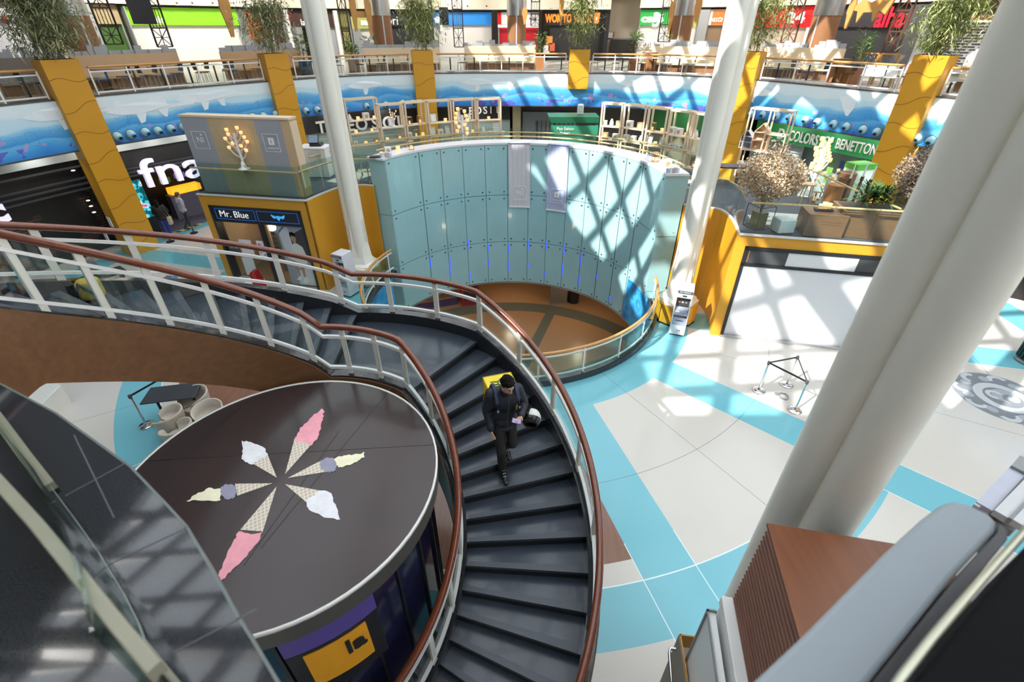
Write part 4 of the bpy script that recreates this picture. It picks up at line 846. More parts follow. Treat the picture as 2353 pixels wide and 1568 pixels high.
def rail_bay(a0, a1, label):
    n = max(2, round((a1-a0)*hypot(*kaz((a0+a1)/2)[:2])/1.25)); A = [a0+(a1-a0)*k/n for k in range(n+1)]; off = .12
    t = T('balustrade', label, 'balustrade', (*kaz((a0+a1)/2, off)[:2], ZT)); fine = ring(a0, a1, off)
    def up(z): return [V((p.x, p.y, z)) for p in fine]
    b = MB(); b.tube(up(ZR), .045, 8); ob('handrail', b, GOLDWOOD, t)
    b = MB(); b.sweep(up(ZR-.17), [(-.02, 0), (.02, 0), (.02, .045), (-.02, .045)]); ob('top_rail', b, WHITE, t)
    b = MB(); b.sweep(up(ZT+.11), [(-.02, 0), (.02, 0), (.02, .05), (-.02, .05)]); ob('bottom_rail', b, WHITE, t)
    for k, a in enumerate(A):
        p = kaz(a, off); d, nn = tang(a); ob('post', MB().beam((p.x, p.y, ZT+.03), (p.x, p.y, ZR-.03), .05, .05, nn), WHITE, t)
        if k:
            f2 = ring(A[k-1]+.003, a-.003, off+.03, 3); b = MB(); b.sweep([V((p.x, p.y, 0)) for p in f2], [(-.005, ZT+.17), (.005, ZT+.17), (.005, ZR-.18), (-.005, ZR-.18)]); ob('glass_pane', b, GLASS, t)
hw = [.62/hypot(*kaz(a)[:2])*1.0/abs(cos(0)) for a in PA]
BL = ['white gallery balustrade left of the leftmost ochre pillar', 'white gallery balustrade above the bay with the big glowing white letters', 'white gallery balustrade crossed by the left ivory column', 'white gallery balustrade in the middle of the far gallery', 'white gallery balustrade left of the right ivory column', 'white gallery balustrade above the green sign band', 'white gallery balustrade at the right edge beside the huge near column']
lim = [KA[0]+.12]+[x for a, h in zip(PA, hw) for x in (a-h-.004, a+h+.004)]+[min(KA[-1]-.1, PA[-1]+.22)]
for i in range(7):
    if i == 0: rail_bay(max(lim[0], PA[0]-.35), lim[1], BL[0])
    else: rail_bay(lim[2*i], lim[2*i+1], BL[i])
NOZ = [(268, 313), (299, 308), (332, 303), (361, 300), (391, 295), (419, 291), (446, 287), (527, 274), (553, 271), (579, 268), (604, 266), (632, 262), (702, 254), (728, 251), (842, 245), (886, 240), (925, 236), (948, 235), (1728, 262), (1755, 262), (1788, 265), (1816, 269), (1853, 275), (1880, 279), (1918, 284), (1947, 290), (1985, 297), (2017, 303), (2110, 317), (2141, 323)]
NB = mat('nozzle blue', (.10, .33, .50), .3, 0, .1); NWH = mat('nozzle pale', (.42, .62, .72), .25, 0, .1)
def noz_label(i):
    if i < 12: return '%s blue ball air nozzle counted right from the leftmost ochre pillar' % ORD[i]
    if i < 18: return '%s blue ball air nozzle counted right from the ochre pillar behind the display wall' % ORD[i-12]
    if i < 28: return '%s blue ball air nozzle above the green sign, counted from its left end' % ORD[i-18]
    return '%s blue ball air nozzle right of the ochre pillar beside the huge near column' % ORD[i-28]
for i, (u, v) in enumerate(NOZ):
    a = az(u, v); p = kaz(a, -.02); p.z = max(4.42, min(4.8, ZAT(u, v, p))); d, n = tang(a); rot = n.to_track_quat('Z', 'Y').to_matrix()
    t = T('air_nozzle', noz_label(i), 'air nozzle', p, 0, 'blue air nozzles along the mural band')
    b = MB(); m = 18; vs = []
    for r, q in ((.20, .03), (.215, -.02), (.19, -.05), (.17, -.02)): vs += [p+d*r*cos(2*pi*k/m)+V((0, 0, r*sin(2*pi*k/m)))+n*q for k in range(m)]
    b.add(vs, [(j*m+k, j*m+(k+1) % m, (j+1)*m+(k+1) % m, (j+1)*m+k) for j in range(3) for k in range(m)], 0, True); ob('collar', b, NB, t)
    b = MB(); b.ell(p-n*.04, .165, None, 16, 10); ob('ball', b, NWH, t)
    dr = (n*-1+V((0, 0, -.42))+d*.12).normalized(); b = MB(); b.cyl(p-n*.04+dr*.13, p-n*.04+dr*.20, .085, .075, 14, 0, False); b.cyl(p-n*.04+dr*.13, p-n*.04+dr*.165, .07, .07, 14, 1); ob('jet_tube', b, [NB, BLACK], t)
# ---------------------------------------------------------------- bamboo on the pillars
def bamboo(i, h, w, m, nl, lab, stems=7):
    c, d, n = PTOP[i]; w *= 1.12; nl = int(nl*1.25); t = T('bamboo_plant', lab, 'plant', c); rn = random.Random(i+20); b = MB()
    tops = []
    for k in range(stems):
        x, y = rn.uniform(-.3, .3), rn.uniform(-.15, .15); lean = rn.uniform(-.5, .5)*w; p = [c+d*(x+lean*q*q)+n*y*(1+q)+V((0, 0, h*.85*q)) for q in (0, .35, .7, 1)]
        bb = MB(); bb.tube(p, .014, 6); ob('stem', bb, mat('bamboo cane', (.28, .26, .09), .5), t); tops.append(p)
    for k in range(nl):
        p = rn.choice(tops); q = rn.betavariate(2.2, 1.6); j = min(2, int(q*3)); pt = p[j]+(p[j+1]-p[j])*(q*3-j)
        s = w*.5*(.25+.95*sin(pi*min(1, q*.9+.08))); pt = pt+V((rn.gauss(0, .55)*s, rn.gauss(0, .5)*s, rn.gauss(0, .10)))
        b.leaf(pt, (rn.uniform(-1, 1), rn.uniform(-1, 1), rn.uniform(-.9, .5)), rn.uniform(.22, .42), rn.uniform(.03, .055), 0 if rn.random() < .5 else 1, .15)
    ob('foliage', b, m, t)
DG1 = mat('greyish bamboo green', (.20, .22, .11), .6, 0, .4); DG2 = mat('greyish bamboo green light', (.34, .36, .18), .6, 0, .4)  # greyer greens for the two left plants
LG1 = mat('bamboo green', (.20, .24, .06), .55, 0, .4); LG2 = mat('bamboo green light', (.42, .45, .18), .55, 0, .3)
bamboo(0, 2.5, 1.5, [DG1, DG2], 2600, 'big greyish bamboo on the leftmost ochre pillar', 10)
bamboo(1, 2.6, 1.35, [DG1, DG2], 1700, 'feathery bamboo on the ochre pillar left of the left ivory column', 9)
bamboo(2, 3.1, 1.45, [LG1, LG2], 1700, 'round headed bamboo on the ochre pillar right of the left ivory column')
bamboo(3, 3.1, 1.0, [LG1, LG2], 1500, 'slim bamboo on the short middle ochre pillar')
bamboo(4, 2.9, 1.5, [LG1, LG2], 1700, 'bamboo leaning beside the top of the right ivory column')
bamboo(5, 2.2, 1.35, [LG1, LG2], 1900, 'bamboo on the ochre pillar beside the huge near column', 9)
# ================================================================ shop fronts along the food court
def band_mesh(u0, u1, off, z0, z1, th=.08, v=45, b=None, m=0):
    b = b or MB(); f = ringc(az(u0, v), az(u1, v), off, max(2, int(abs(u1-u0)/60))); b.sweep([V((p.x, p.y, 0)) for p in f], [(0, z0), (-th, z0), (-th, z1), (0, z1)], m); return b
OF = 13.2
def zz(u, v, off=OF): return ZAT(u, v, rp(u, v, off))
def sign(t, body, u, v, px, m, bold=.01, off=OF-.06, par=None, align='CENTER', sx=1., ext=.02, sh=0., w=None):
    a = az(u, v); p = kzc(a, off); p.z = ZAT(u, v, p); d, n = tang(a); z1 = ZAT(u, v-px/2, p); z0 = ZAT(u, v+px/2, p)
    o = text('lettering', body, m, par or t, p, (pi/2, 0, atan2(d.y, d.x)), (z1-z0)/.70, ext, bold, align, sh, sx)
    return fitw(o, (kzc(az(u+w/2, v), off)-kzc(az(u-w/2, v), off)).length) if w else o
def shopfront(u0, u1, v0, v1, colr, shut, label, shut_u=None, pier=None, lower=None, off=OF):
    um = (u0+u1)/2; p = rp(um, v0, off); t = T('shop', label, 'shop', (p.x, p.y, ZT)); z0, z1 = zz(um, v1, off), zz(um, v0, off)
    t['z'] = (z0+z1)/2; del t['z']
    f = ob('fascia', band_mesh(u0, u1, off, z0, z1, .15), colr, t)
    s0, s1 = shut_u or (u0+2, u1-2); ob('shutter', band_mesh(s0, s1, off+.25, ZT, z0+.02, .05), shut, t)
    pm = pier or MGREY; ob('pier', band_mesh(u0, u0+3, off, ZT, z1, .5), pm, t); ob('pier', band_mesh(u1-3, u1, off, ZT, z1, .5), pm, t)
    ob('head_trim', band_mesh(u0, u1, off-.02, z1, z1+.10, .2), BLACK, t)
    return t, f
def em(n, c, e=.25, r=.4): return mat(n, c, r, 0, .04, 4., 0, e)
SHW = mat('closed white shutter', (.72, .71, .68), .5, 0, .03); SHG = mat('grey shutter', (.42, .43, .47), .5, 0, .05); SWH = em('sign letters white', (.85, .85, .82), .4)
shopfront(-40, 60, 5, 45, mat('pale grey fascia', (.35, .36, .38), .5), SHG, 'grey shuttered shop front at the upper left edge')
t, f = shopfront(200, 278, 10, 55, mat('beige arch fascia', (.40, .31, .17), .5), mat('dark green lower', (.05, .13, .02), .5), 'beige shop front with dark green lower wall left of the lime sign')
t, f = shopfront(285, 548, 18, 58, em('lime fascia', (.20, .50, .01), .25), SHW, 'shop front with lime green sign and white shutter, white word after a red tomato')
sign(t, 'vitaminas', 365, 46, 15, SWH, .012, par=f, w=92)
p = kaz(az(306, 46), OF-.1); p.z = ZAT(306, 46, p); b = MB(); b.ell(p, .16, None, 14, 8); ob('tomato_emblem', b, em('tomato red', (.55, .03, .02), .1), f)
shopfront(555, 606, 22, 90, mat('burnt orange front', (.38, .13, .03), .5), mat('orange lower', (.50, .17, .03), .5), 'narrow burnt orange shop front behind the feathery bamboo')
t, f = shopfront(606, 664, 24, 50, mat('wine red fascia', (.16, .012, .02), .4), mat('wine dark wall', (.07, .02, .022), .5), 'wine red shop front left of the left ivory column')
t, f = shopfront(666, 776, 24, 62, mat('dark brown fascia', (.055, .026, .018), .4), SHG, 'dark brown shop front crossed by the left ivory column', (682, 768), WHITE); sign(t, 'lap', 700, 52, 14, SWH, .002, par=f)
t, f = shopfront(806, 858, 38, 66, em('olive lime fascia', (.40, .42, .12), .1), SHW, 'olive green shop front with white shutter behind the hanging wooden fish'); sign(t, 'sal', 838, 51, 15, SWH, .02, par=f)
shopfront(776, 804, 24, 62, mat('olive wall', (.27, .26, .08), .5), mat('olive lower', (.33, .31, .12), .5), 'narrow olive wall panel right of the left ivory column')
t, f = shopfront(862, 986, 24, 60, mat('black fascia', (.012, .013, .016), .4), mat('black curtain', (.015, .016, .02), .5), 'black shop front half hidden by the round headed bamboo'); sign(t, 'ori', 912, 48, 20, SWH, .0, par=f)
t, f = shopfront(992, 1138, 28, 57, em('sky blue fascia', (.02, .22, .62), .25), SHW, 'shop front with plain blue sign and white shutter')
b = MB(); c = rp(1007, 50, OF-.08); c.z = zz(1007, 50); dd, nn = tang(az(1007, 50)); b.add([c+dd*x+V((0, 0, y)) for x, y in ((-.3, .2), (-.1, .35), (.2, .3), (.3, .0), (.28, -.5), (.12, -.6), (.1, -.1), (-.2, -.1))], [(0, 7, 6, 5, 4, 3, 2, 1)]); ob('white_emblem', b, SWH, f)
t, f = shopfront(1144, 1240, 28, 56, em('white panel fascia', (.62, .60, .60), .1), mat('red shutter', (.50, .008, .02), .4, 0, .04), 'red and white shop front behind the silver capped column'); ob('red_edge', band_mesh(1143, 1152, OF-.05, zz(1148, 56), zz(1148, 28)), em('sign red', (.52, .01, .015), .1), f); ob('lit_strip', band_mesh(1144, 1240, OF-.2, zz(1190, 63), zz(1190, 57)), em('lit strip white', (.9, .9, .86), .8), f); sign(t, 'wok', 1224, 42, 8, mat('sign dark', (.1, .06, .06), .5), 0, par=f)
t, f = shopfront(1243, 1394, 23, 58, mat('matt black fascia', (.018, .017, .016), .45), mat('black drape', (.020, .020, .022), .55, 0, .3, 3., .6), 'black shop front with orange neon capital letters and draped black curtain', (1266, 1388), BLACK)
OR = em('neon orange', (.95, .20, .02), .9); sign(t, 'WOK TO WALK', 1306, 43, 18, OR, .035, par=f, w=98)
c = rp(1371, 42, OF-.08); dd, nn = tang(az(1371, 42)); z0, z1 = zz(1371, 54), zz(1371, 29); b = MB(); q = [(-.22, z1), (.24, z1), (.16, z0), (-.14, z0)]; b.hexa([V((c.x, c.y, z))+dd*x for x, z in q], [V((c.x, c.y, z))+dd*x-nn*.04 for x, z in q]); e = ob('orange_emblem', b, OR, f)
b = MB(); zc = (z0+z1)/2; b.add([V((c.x, c.y, zc))+dd*x+V((0, 0, y))-nn*.05 for x, y in ((-.1, -.18), (0, .12), (.08, -.16), (0, -.08))], [(0, 3, 2, 1)]); ob('white_figure', b, SWH, e)
b = MB(); c = rp(1256, 100, OF-.3)
for k, (z, m) in enumerate(((6.9, 0), (7.5, 1), (7.05, 2))): b.box((c.x+.2*k, c.y, z-.3), (.5, .1, .55), 0, k)
t2 = T('menu_board', 'orange and white menu boards beside the black curtain', 'menu board', (c.x, c.y, ZT)); ob('panel', b, [PAPER, em('menu amber', (.6, .25, .05), .1), em('menu red', (.55, .12, .05), .1)], t2); ob('stand', MB().beam((c.x+.2, c.y+.05, ZT), (c.x+.2, c.y+.05, 6.6), .1, .05), BLACK, t2)
t = T('service_door', 'dark service door in the beige wall right of the black curtain', 'door', (*rp(1432, 90, 15.0).xy, ZT)); ob('leaf', band_mesh(1412, 1451, 14.9, ZT, zz(1430, 91, 14.9), .1, 90), mat('door dark', (.03, .026, .024), .4), t); ob('frame', band_mesh(1408, 1454, 14.98, ZT, zz(1430, 88, 14.98), .05, 90), MGREY, t)
t = T('wall_notice', 'small framed notice on the beige wall above the service door', 'notice', (*rp(1405, 78, 15).xy, 7.2)); ob('plate', band_mesh(1396, 1408, 14.95, zz(1402, 87, 14.95), zz(1402, 75, 14.95), .04, 80), PAPER, t); ob('red_edge', band_mesh(1408, 1412, 14.93, zz(1402, 86, 14.95), zz(1402, 74, 14.95), .04, 80), mat('notice red', (.4, .1, .08), .5), t)
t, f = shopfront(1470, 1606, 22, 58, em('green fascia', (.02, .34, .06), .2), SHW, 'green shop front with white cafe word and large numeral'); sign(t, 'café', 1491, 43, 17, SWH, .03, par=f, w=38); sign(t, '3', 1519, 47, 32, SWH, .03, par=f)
t, f = shopfront(1610, 1690, 22, 58, em('white lit fascia', (.80, .78, .74), .2), mat('food counter', (.30, .20, .12), .5), 'white and orange shop front behind the right ivory column'); ob('orange_field', band_mesh(1622, 1672, OF-.04, zz(1640, 57), zz(1640, 24)), em('orange field', (.80, .18, .03), .15), f); sign(t, 'pasta', 1645, 44, 14, SWH, 0, OF-.1, par=f, sh=.3, w=46)
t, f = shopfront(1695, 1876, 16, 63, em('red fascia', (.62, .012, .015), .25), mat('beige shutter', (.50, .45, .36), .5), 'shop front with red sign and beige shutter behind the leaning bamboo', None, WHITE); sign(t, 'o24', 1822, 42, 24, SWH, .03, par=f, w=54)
t, f = shopfront(1880, 2122, 14, 62, mat('charcoal fascia', (.022, .022, .026), .4), mat('charcoal wall', (.02, .021, .026), .5), 'charcoal shop front with red script letters', None, DGREY); RL = em('letters red', (.70, .0, .02), .3); sign(t, 'o', 1893, 50, 20, RL, .03, par=f); sign(t, 'bacalhau', 2026, 42, 46, RL, .03, par=f, w=176)
def bricks():
    n = NX('white bricks'); u = n.op('MULTIPLY', n.op('ADD', n.x, n.y), 3.2); r = n.op('MULTIPLY', n.z, 7.5); row = n.op('FLOOR', r); f = n.op('FRACT', n.op('ADD', u, n.op('MULTIPLY', n.op('FLOORED_MODULO', row, 2.), .5)))
    return n.done(n.mix(n.op('MULTIPLY', n.band(f, .1, .9), n.band(n.op('FRACT', r), .22, .9)), (.45, .46, .48), (.05, .055, .06)), .4)
t, f = shopfront(2126, 2300, 34, 46, mat('brick red awning', (.30, .05, .03), .5), bricks(), 'shop front with brick red awning and black tiles at the upper right'); ob('lit_edge', band_mesh(2126, 2300, OF-.4, zz(2180, 52), zz(2180, 47)), SWH, f)
# bulkhead and downlights
b = band_mesh(-120, 1395, 12.6, zz(900, 21, 12.6), 10.35, .1, 20); S('trim_7', b, mat('bulkhead cream', (.60, .57, .46), .55)); S('trim_8', band_mesh(1470, 2420, 12.6, zz(1800, 13, 12.6), 10.35, .1, 20), MATS['bulkhead cream'])
S('trim_9', strip(12.6, 15.2, 9.95), MATS['ceiling white'], local=True)
b = MB(); b.sweep(ring(A0, A1, 12.3), [(0, 10.16), (-.2, 10.16), (-.2, 10.34), (0, 10.34)]); S('trim_10', b, em('glowing strip', (1, .97, .9), 1.3), local=True)  # emissive cream strip along the upper ceiling
for i, u in enumerate((395, 441, 488, 535, 660, 700, 1007, 1045, 1081, 1118)):
    p = rp(u, 8, 12.58); p.z = ZAT(u, 7 if u < 800 else 14, p); d, n = tang(az(u, 8)); t = T('downlight', '%s small round spotlight counted from the left in the cream bulkhead over the shop signs' % ORD[i], 'spotlight', p, 0, 'spotlights in the upper bulkhead')
    b = MB(); b.cyl(p, p-n*.05, .12, n=14); ob('rim', b, OFFW, t); b = MB(); b.cyl(p-n*.05, p-n*.06, .07, n=12); ob('lens', b, mat('dark lens', (.12, .09, .06), .3), t)
for u in (60, 200, 340, 480, 620, 760, 900, 1050, 1200, 1350, 1500, 1620, 1760, 1900, 2040, 2180):      # added fill lights that brighten the upper shop fronts
    p = kzc(az(u, 40), 10.6); d, n = tang(az(u, 40)); p.z = 10.3
    l = bpy.data.lights.new('food_court_fill', 'AREA'); l.energy = 190; l.size = .9; l.color = (1, .95, .87)
    q = bpy.data.objects.new('food_court_fill', l); COL.objects.link(q); q.location = p; q.rotation_euler = (n*.45+V((0, 0, -1))).to_track_quat('-Z', 'Y').to_euler()
# ---------------------------------------------------------------- round columns of the food court
for i, (u, wd, lab) in enumerate(((172, .68, 'brown clad round column with silver cap left of the lime sign'), (877, .62, 'brown clad round column with silver cap behind the round headed bamboo'), (1187, .62, 'brown clad round column with silver cap before the red shutter'), (1567, .62, 'brown clad round column with silver cap before the green cafe sign'), (1905, .68, 'brown clad round column with silver cap before the charcoal shop front'))):
    p = rp(u, 60, 5.2); zc = ZAT(u, 36, p); t = T('food_court_column', lab, 'column', (p.x, p.y, ZT)); d, n = tang(az(u, 60))
    ob('cladding', MB().cyl((p.x, p.y, ZT), (p.x, p.y, zc), wd*.96, n=28), BROWN, t); ob('silver_cap', MB().cyl((p.x, p.y, zc), (p.x, p.y, 10.9), wd, n=28), STEEL, t)
    q = p-n*wd*.97; ob('cover_strip', MB().beam((q.x, q.y, ZT), (q.x, q.y, zc), .07, .04, n), LGREY, t)
# ---------------------------------------------------------------- banquettes with grey boards
GB = mat('grey board', (.36, .37, .39), .6, 0, .12, 3.)
def banquette(u0, u1, vt, gv, label, m=CREAM, off=2.9):
    um = (u0+u1)/2; p = rp(um, vt, off); zt_ = ZAT(um, vt, p); t = T('banquette', label, 'banquette', (p.x, p.y, ZT))
    ob('back', band_mesh(u0, u1, off+.3, ZT, zt_, .14, vt), m, t); ob('seat', band_mesh(u0+2, u1-2, off-.15, ZT+.36, ZT+.46, .45, vt), m, t); ob('base', band_mesh(u0+3, u1-3, off, ZT, ZT+.36, .3, vt), BROWN, t)
    n = max(6, int((u1-u0)/15)); rn = random.Random(int(u0)); zg = ZAT(um, gv, rp(um, gv, off+.55))
    for k in range(n):
        a, c = u0+(u1-u0)*k/n, u0+(u1-u0)*(k+1)/n; ob('grey_board', band_mesh(a, c, off+.5+.05*(k % 2), zt_-.15, zg+rn.choice((-.16, -.08, 0, .06)), .05, vt), GB, t)
banquette(-30, 150, 133, 112, 'dark banquette with grey boards behind the leftmost ochre pillar', mat('grey brown cloth', (.22, .18, .15), .6))
banquette(158, 408, 125, 105, 'beige banquette with stepped grey boards below the lime sign', mat('tan cloth', (.58, .38, .22), .6)); banquette(505, 690, 117, 103, 'beige banquette with stepped grey boards left of the left ivory column', MATS['tan cloth'])
banquette(836, 1010, 110, 95, 'cream banquette with grey boards behind the round headed bamboo'); banquette(1064, 1231, 106, 94, 'cream banquette with grey boards in the middle of the far gallery')
banquette(1478, 1660, 107, 94, 'cream banquette with grey boards left of the right ivory column'); banquette(1752, 1942, 110, 94, 'cream banquette with grey boards below the red sign'); banquette(2222, 2300, 128, 112, 'cream banquette at the right edge beside the huge near column')
# lattice partition and lattice towers
def lattice_tower(u0, u1, v1, off, label, m=None, v0=-25):
    m = m or mat('dark bronze lattice', (.035, .022, .016), .5); um = (u0+u1)/2; p0, p1 = rp(u0, 50, off), rp(u1, 50, off); z0 = ZAT(um, v1, rp(um, v1, off)); z1 = min(10.3, ZAT(um, v0, rp(um, v0, off)))
    t = T('lattice_screen', label, 'lattice screen', ((p0.x+p1.x)/2, (p0.y+p1.y)/2, z0)); b = MB(); A = lambda s, z: V((p0.x+(p1.x-p0.x)*s, p0.y+(p1.y-p0.y)*s, z))
    for s in (0, 1): b.beam(A(s, z0), A(s, z1), .06, .06)
    ob('frame', b, m, t); n = max(3, round((z1-z0)/.9))
    for k in range(n):
        a, c = z0+(z1-z0)*k/n, z0+(z1-z0)*(k+1)/n; b = MB(); b.beam(A(0, a), A(1, a), .05, .05)
        if k % 2: [b.beam(A(s/5, a), A(s/5, c), .025, .025) for s in range(1, 5)]
        else: b.beam(A(0, a), A(1, c), .04, .03); b.beam(A(1, a), A(0, c), .04, .03); b.beam(A(.5, a), A(.5, c), .03, .03); b.beam(A(0, (a+c)/2), A(1, (a+c)/2), .03, .03)
        ob('lattice_panel', b, m, t)
lattice_tower(222, 262, 102, 5.5, 'dark bronze lattice screen left of the lime sign'); lattice_tower(342, 378, 108, 4.6, 'dark bronze lattice screen crossing the lime sign'); lattice_tower(782, 806, 118, 4.8, 'dark bronze lattice screen right of the left ivory column'); lattice_tower(1041, 1063, 108, 5., 'dark bronze lattice screen crossing the blue sign')
lattice_tower(982, 994, 100, 5.4, 'dark bronze lattice screen right of the round headed bamboo'); lattice_tower(1220, 1240, 60, 5.8, 'dark bronze lattice screen hanging left of the orange neon letters'); lattice_tower(1524, 1544, 96, 5.4, 'dark bronze lattice screen crossing the green cafe sign'); lattice_tower(1806, 1838, 98, 4.8, 'rust brown lattice screen crossing the red sign', mat('rust lattice', (.10, .035, .02), .5)); lattice_tower(2052, 2088, 120, 4.2, 'rust brown lattice screen crossing the red script letters', MATS['rust lattice'])
def hung(u, v, w, h, off, label, m, shape=None, cat='hanging decoration', nm='hanging_panel'):
    p = rp(u, v, off); p.z = ZAT(u, v, p); d, n = tang(az(u, v)); t = T(nm, label, cat, p); sh = shape or [(-.5, -.5), (.5, -.5), (.5, .5), (-.5, .5)]
    b = MB(); q = [p+d*x*w+V((0, 0, y*h)) for x, y in sh]; b.hexa([a+n*.06 for a in q], [a-n*.06 for a in q]); ob('body', b, m, t)
    for s in (-.3, .3): ob('cord', MB().beam(p+d*s*w+V((0, 0, .3*h)), V((*(p+d*s*w).xy, 10.3)), .015, .015), BLACK, t)
FSH = [(-.1, -.5), (.06, -.5), (.22, -.1), (.3, .25), (.12, .5), (-.04, .42), (-.2, .5), (-.32, .15), (-.2, -.15)]; CARV = wood('carved wood', (.52, .26, .07), .5, 2, .2)
for u, v, w, h, lab in ((522, 34, .9, 1.9, 'carved honey wood fish hanging right of the lime sign'), (808, 30, .62, 1.8, 'carved honey wood fish hanging nearest the left ivory column'), (848, 38, .62, 1.9, 'carved honey wood fish hanging left of the silver capped column'), (1290, 22, .5, 1.6, 'carved honey wood fish hanging left of the orange neon word'), (1206, 36, .55, .9, 'small carved wood shape hanging right of the red shop column'), (1542, 40, .5, 1.7, 'carved honey wood fish hanging left of the cafe column'), (1603, 28, .62, 1.6, 'carved honey wood fish hanging right of the cafe column')): hung(u, v, w, h, 4.2, lab, CARV, FSH)
hung(828, 33, .9, .32, 4.3, 'carved wood bar hanging between the two wooden fish', CARV); hung(1998, 22, 2.0, 1.0, 3.6, 'large carved wood fish skeleton hanging before the red script letters', CARV, [(-.5, .12), (-.5, -.15), (-.42, -.15), (-.35, -.02), (-.25, -.05), (-.2, -.5), (-.1, -.1), (.1, -.1), (.15, -.45), (.25, -.05), (.4, -.2), (.5, .4), (.3, .3), (.2, .45), (0, .25), (-.2, .4), (-.35, .15)])
hung(1955, 28, .5, 1.3, 3.6, 'carved wood tail fin hanging left of the fish skeleton', CARV, FSH)
hung(325, 26, .95, .95, 4.0, 'black loudspeaker box hanging before the lime sign', BLACK, None, 'loudspeaker', 'loudspeaker'); hung(1020, 37, .55, .9, 5., 'black loudspeaker box hanging before the blue sign', BLACK, None, 'loudspeaker', 'loudspeaker')
# ---------------------------------------------------------------- food court tables, chairs, planters
tb0 = T('food_court_table', 'x', 'table', (0, 0, 0)); k = dict(parent=tb0, local=True)
ob('table_top', MB().box((0, 0, .735), (.75, .7, .03)), mat('table grey', (.10, .10, .10), .35), **k); ob('pedestal', MB().cyl((0, 0, .03), (0, 0, .72), .04), BLACK, **k); ob('foot', MB().box((0, 0, .015), (.45, .45, .03)), BLACK, **k)
ch0 = T('food_court_chair', 'x', 'chair', (0, 0, 0)); k = dict(parent=ch0, local=True); CHM = mat('charcoal chair', (.022, .024, .03), .45)
ob('seat', MB().box((0, 0, .45), (.42, .42, .03)), CHM, bevel=.01, **k); ob('backrest', MB().hexa([(-.2, .2, .55), (.2, .2, .55), (.2, .22, .55), (-.2, .22, .55)], [(-.19, .27, .88), (.19, .27, .88), (.19, .29, .88), (-.19, .29, .88)]), CHM, **k)
for x in (-.18, .18):
    for y in (-.18, .18): ob('leg', MB().cyl((x, y, .44), (x*1.15, y*1.15, 0), .014, n=6), STEEL, **k)
TBL = [(35, 0), (95, 1), (235, 1), (300, 0), (365, 1), (430, 0), (490, 1), (560, 1), (740, 0), (800, 1), (850, 1), (905, 1), (1035, 0), (1090, 1), (1170, 1), (1290, 0), (1390, 1), (1430, 0), (1500, 1), (1560, 1), (1790, 1), (1862, 1), (1925, 0), (2045, 0), (2205, 0)]
for i, (u, two) in enumerate(TBL):
    off = 1.55+.25*(i % 3); p = rp(u, 150, off); d, n = tang(az(u, 150)); rz = atan2(d.y, d.x); loc = (p.x, p.y, ZT+.002)
    side = ('left of the left ivory column' if u < 720 else 'between the two ivory columns' if u < 1640 else 'right of the right ivory column'); j = sum(1 for q in TBL[:i] if (q[0] < 720) == (u < 720) and (q[0] < 1640) == (u < 1640))
    lab = '%s dark rail table from the left, %s' % (ORD[j], side)
    if i == 0: tb0.location = loc; tb0.rotation_euler.z = rz; tb0['label'] = lab; tb0['group'] = 'food court tables behind the gallery rail'
    else: dup(tb0, loc, rz, lab)
    for s in ((-1, 1) if two else (1,)):
        q = p+d*s*.62; cl = (q.x, q.y, ZT+.002); lab = 'charcoal chair %s side of the %s rail table %s' % ('left' if s < 0 else 'right', ORD[j], side); r2 = rz+(-pi/2 if s > 0 else pi/2)
        if 'used' not in ch0: ch0['used'] = 1; ch0.location = cl; ch0.rotation_euler.z = r2; ch0['label'] = lab; ch0['group'] = 'food court chairs behind the gallery rail'
        else: dup(ch0, cl, r2, lab)
del ch0['used']
def plant(u, vb, vt, off, label, m, n=120, pot=TERR, potw=.5, poth=.7, L=.5, wide=.6, palm=False):
    p = rp(u, vb, off); p.z = ZT; t = T('potted_plant', label, 'potted plant', p); z0 = ZT+poth; top = ZAT(u, vt, p); rn = random.Random(int(u)); b = MB()
    b.hexa([p+V((x*potw/2, y*potw/2, 0)) for x, y in ((-1, -1), (1, -1), (1, 1), (-1, 1))], [p+V((x*potw/2, y*potw/2, poth)) for x, y in ((-1, -1), (1, -1), (1, 1), (-1, 1))]); ob('pot', b, pot, t); b = MB(); h = max(.4, top-z0)
    for k in range(n):
        a = rn.uniform(0, 6.28); q = rn.random()
        if palm: b.leaf(p+V((0, 0, poth+h*.35)), (cos(a), sin(a), rn.uniform(.1, 1.6)), rn.uniform(.5, 1.)*L*1.8, .06, rn.randint(0, 1), .35)
        else: b.leaf(p+V((cos(a)*wide*.5*q, sin(a)*wide*.5*q, poth+h*rn.betavariate(1.6, 1.2)*.92)), (cos(a), sin(a), rn.uniform(-.2, 1.2)), L*rn.uniform(.5, 1), .07, rn.randint(0, 1), .2)
    ob('foliage', b, m, t); ob('stem', MB().cyl(p+V((0, 0, poth-.02)), p+V((0, 0, poth+h*.7)), .03, .015, 6), BROWN, t)
G1 = mat('plant green', (.07, .16, .03), .5, 0, .4); G2 = mat('plant green light', (.16, .26, .06), .5, 0, .4)
for a in ((700, 140, 72, 2.3, 'leafy green plant in a dark pot before the left ivory column', BLACK), (812, 140, 95, 2.3, 'round green plant right of the left ivory column', TERR), (1241, 140, 72, 2.4, 'slender green plant in a terracotta box left of the black curtain', TERR), (1456, 140, 72, 2.6, 'green plant in a terracotta box before the dark service door', TERR), (850, 110, 82, 4.2, 'small dark plant behind the grey boards beside the silver capped column', BLACK), (1968, 150, 68, 2.1, 'bushy green plant in a terracotta box below the fish skeleton', TERR)): plant(a[0], a[1], a[2], a[3], a[4], [G1, G2], pot=a[5])
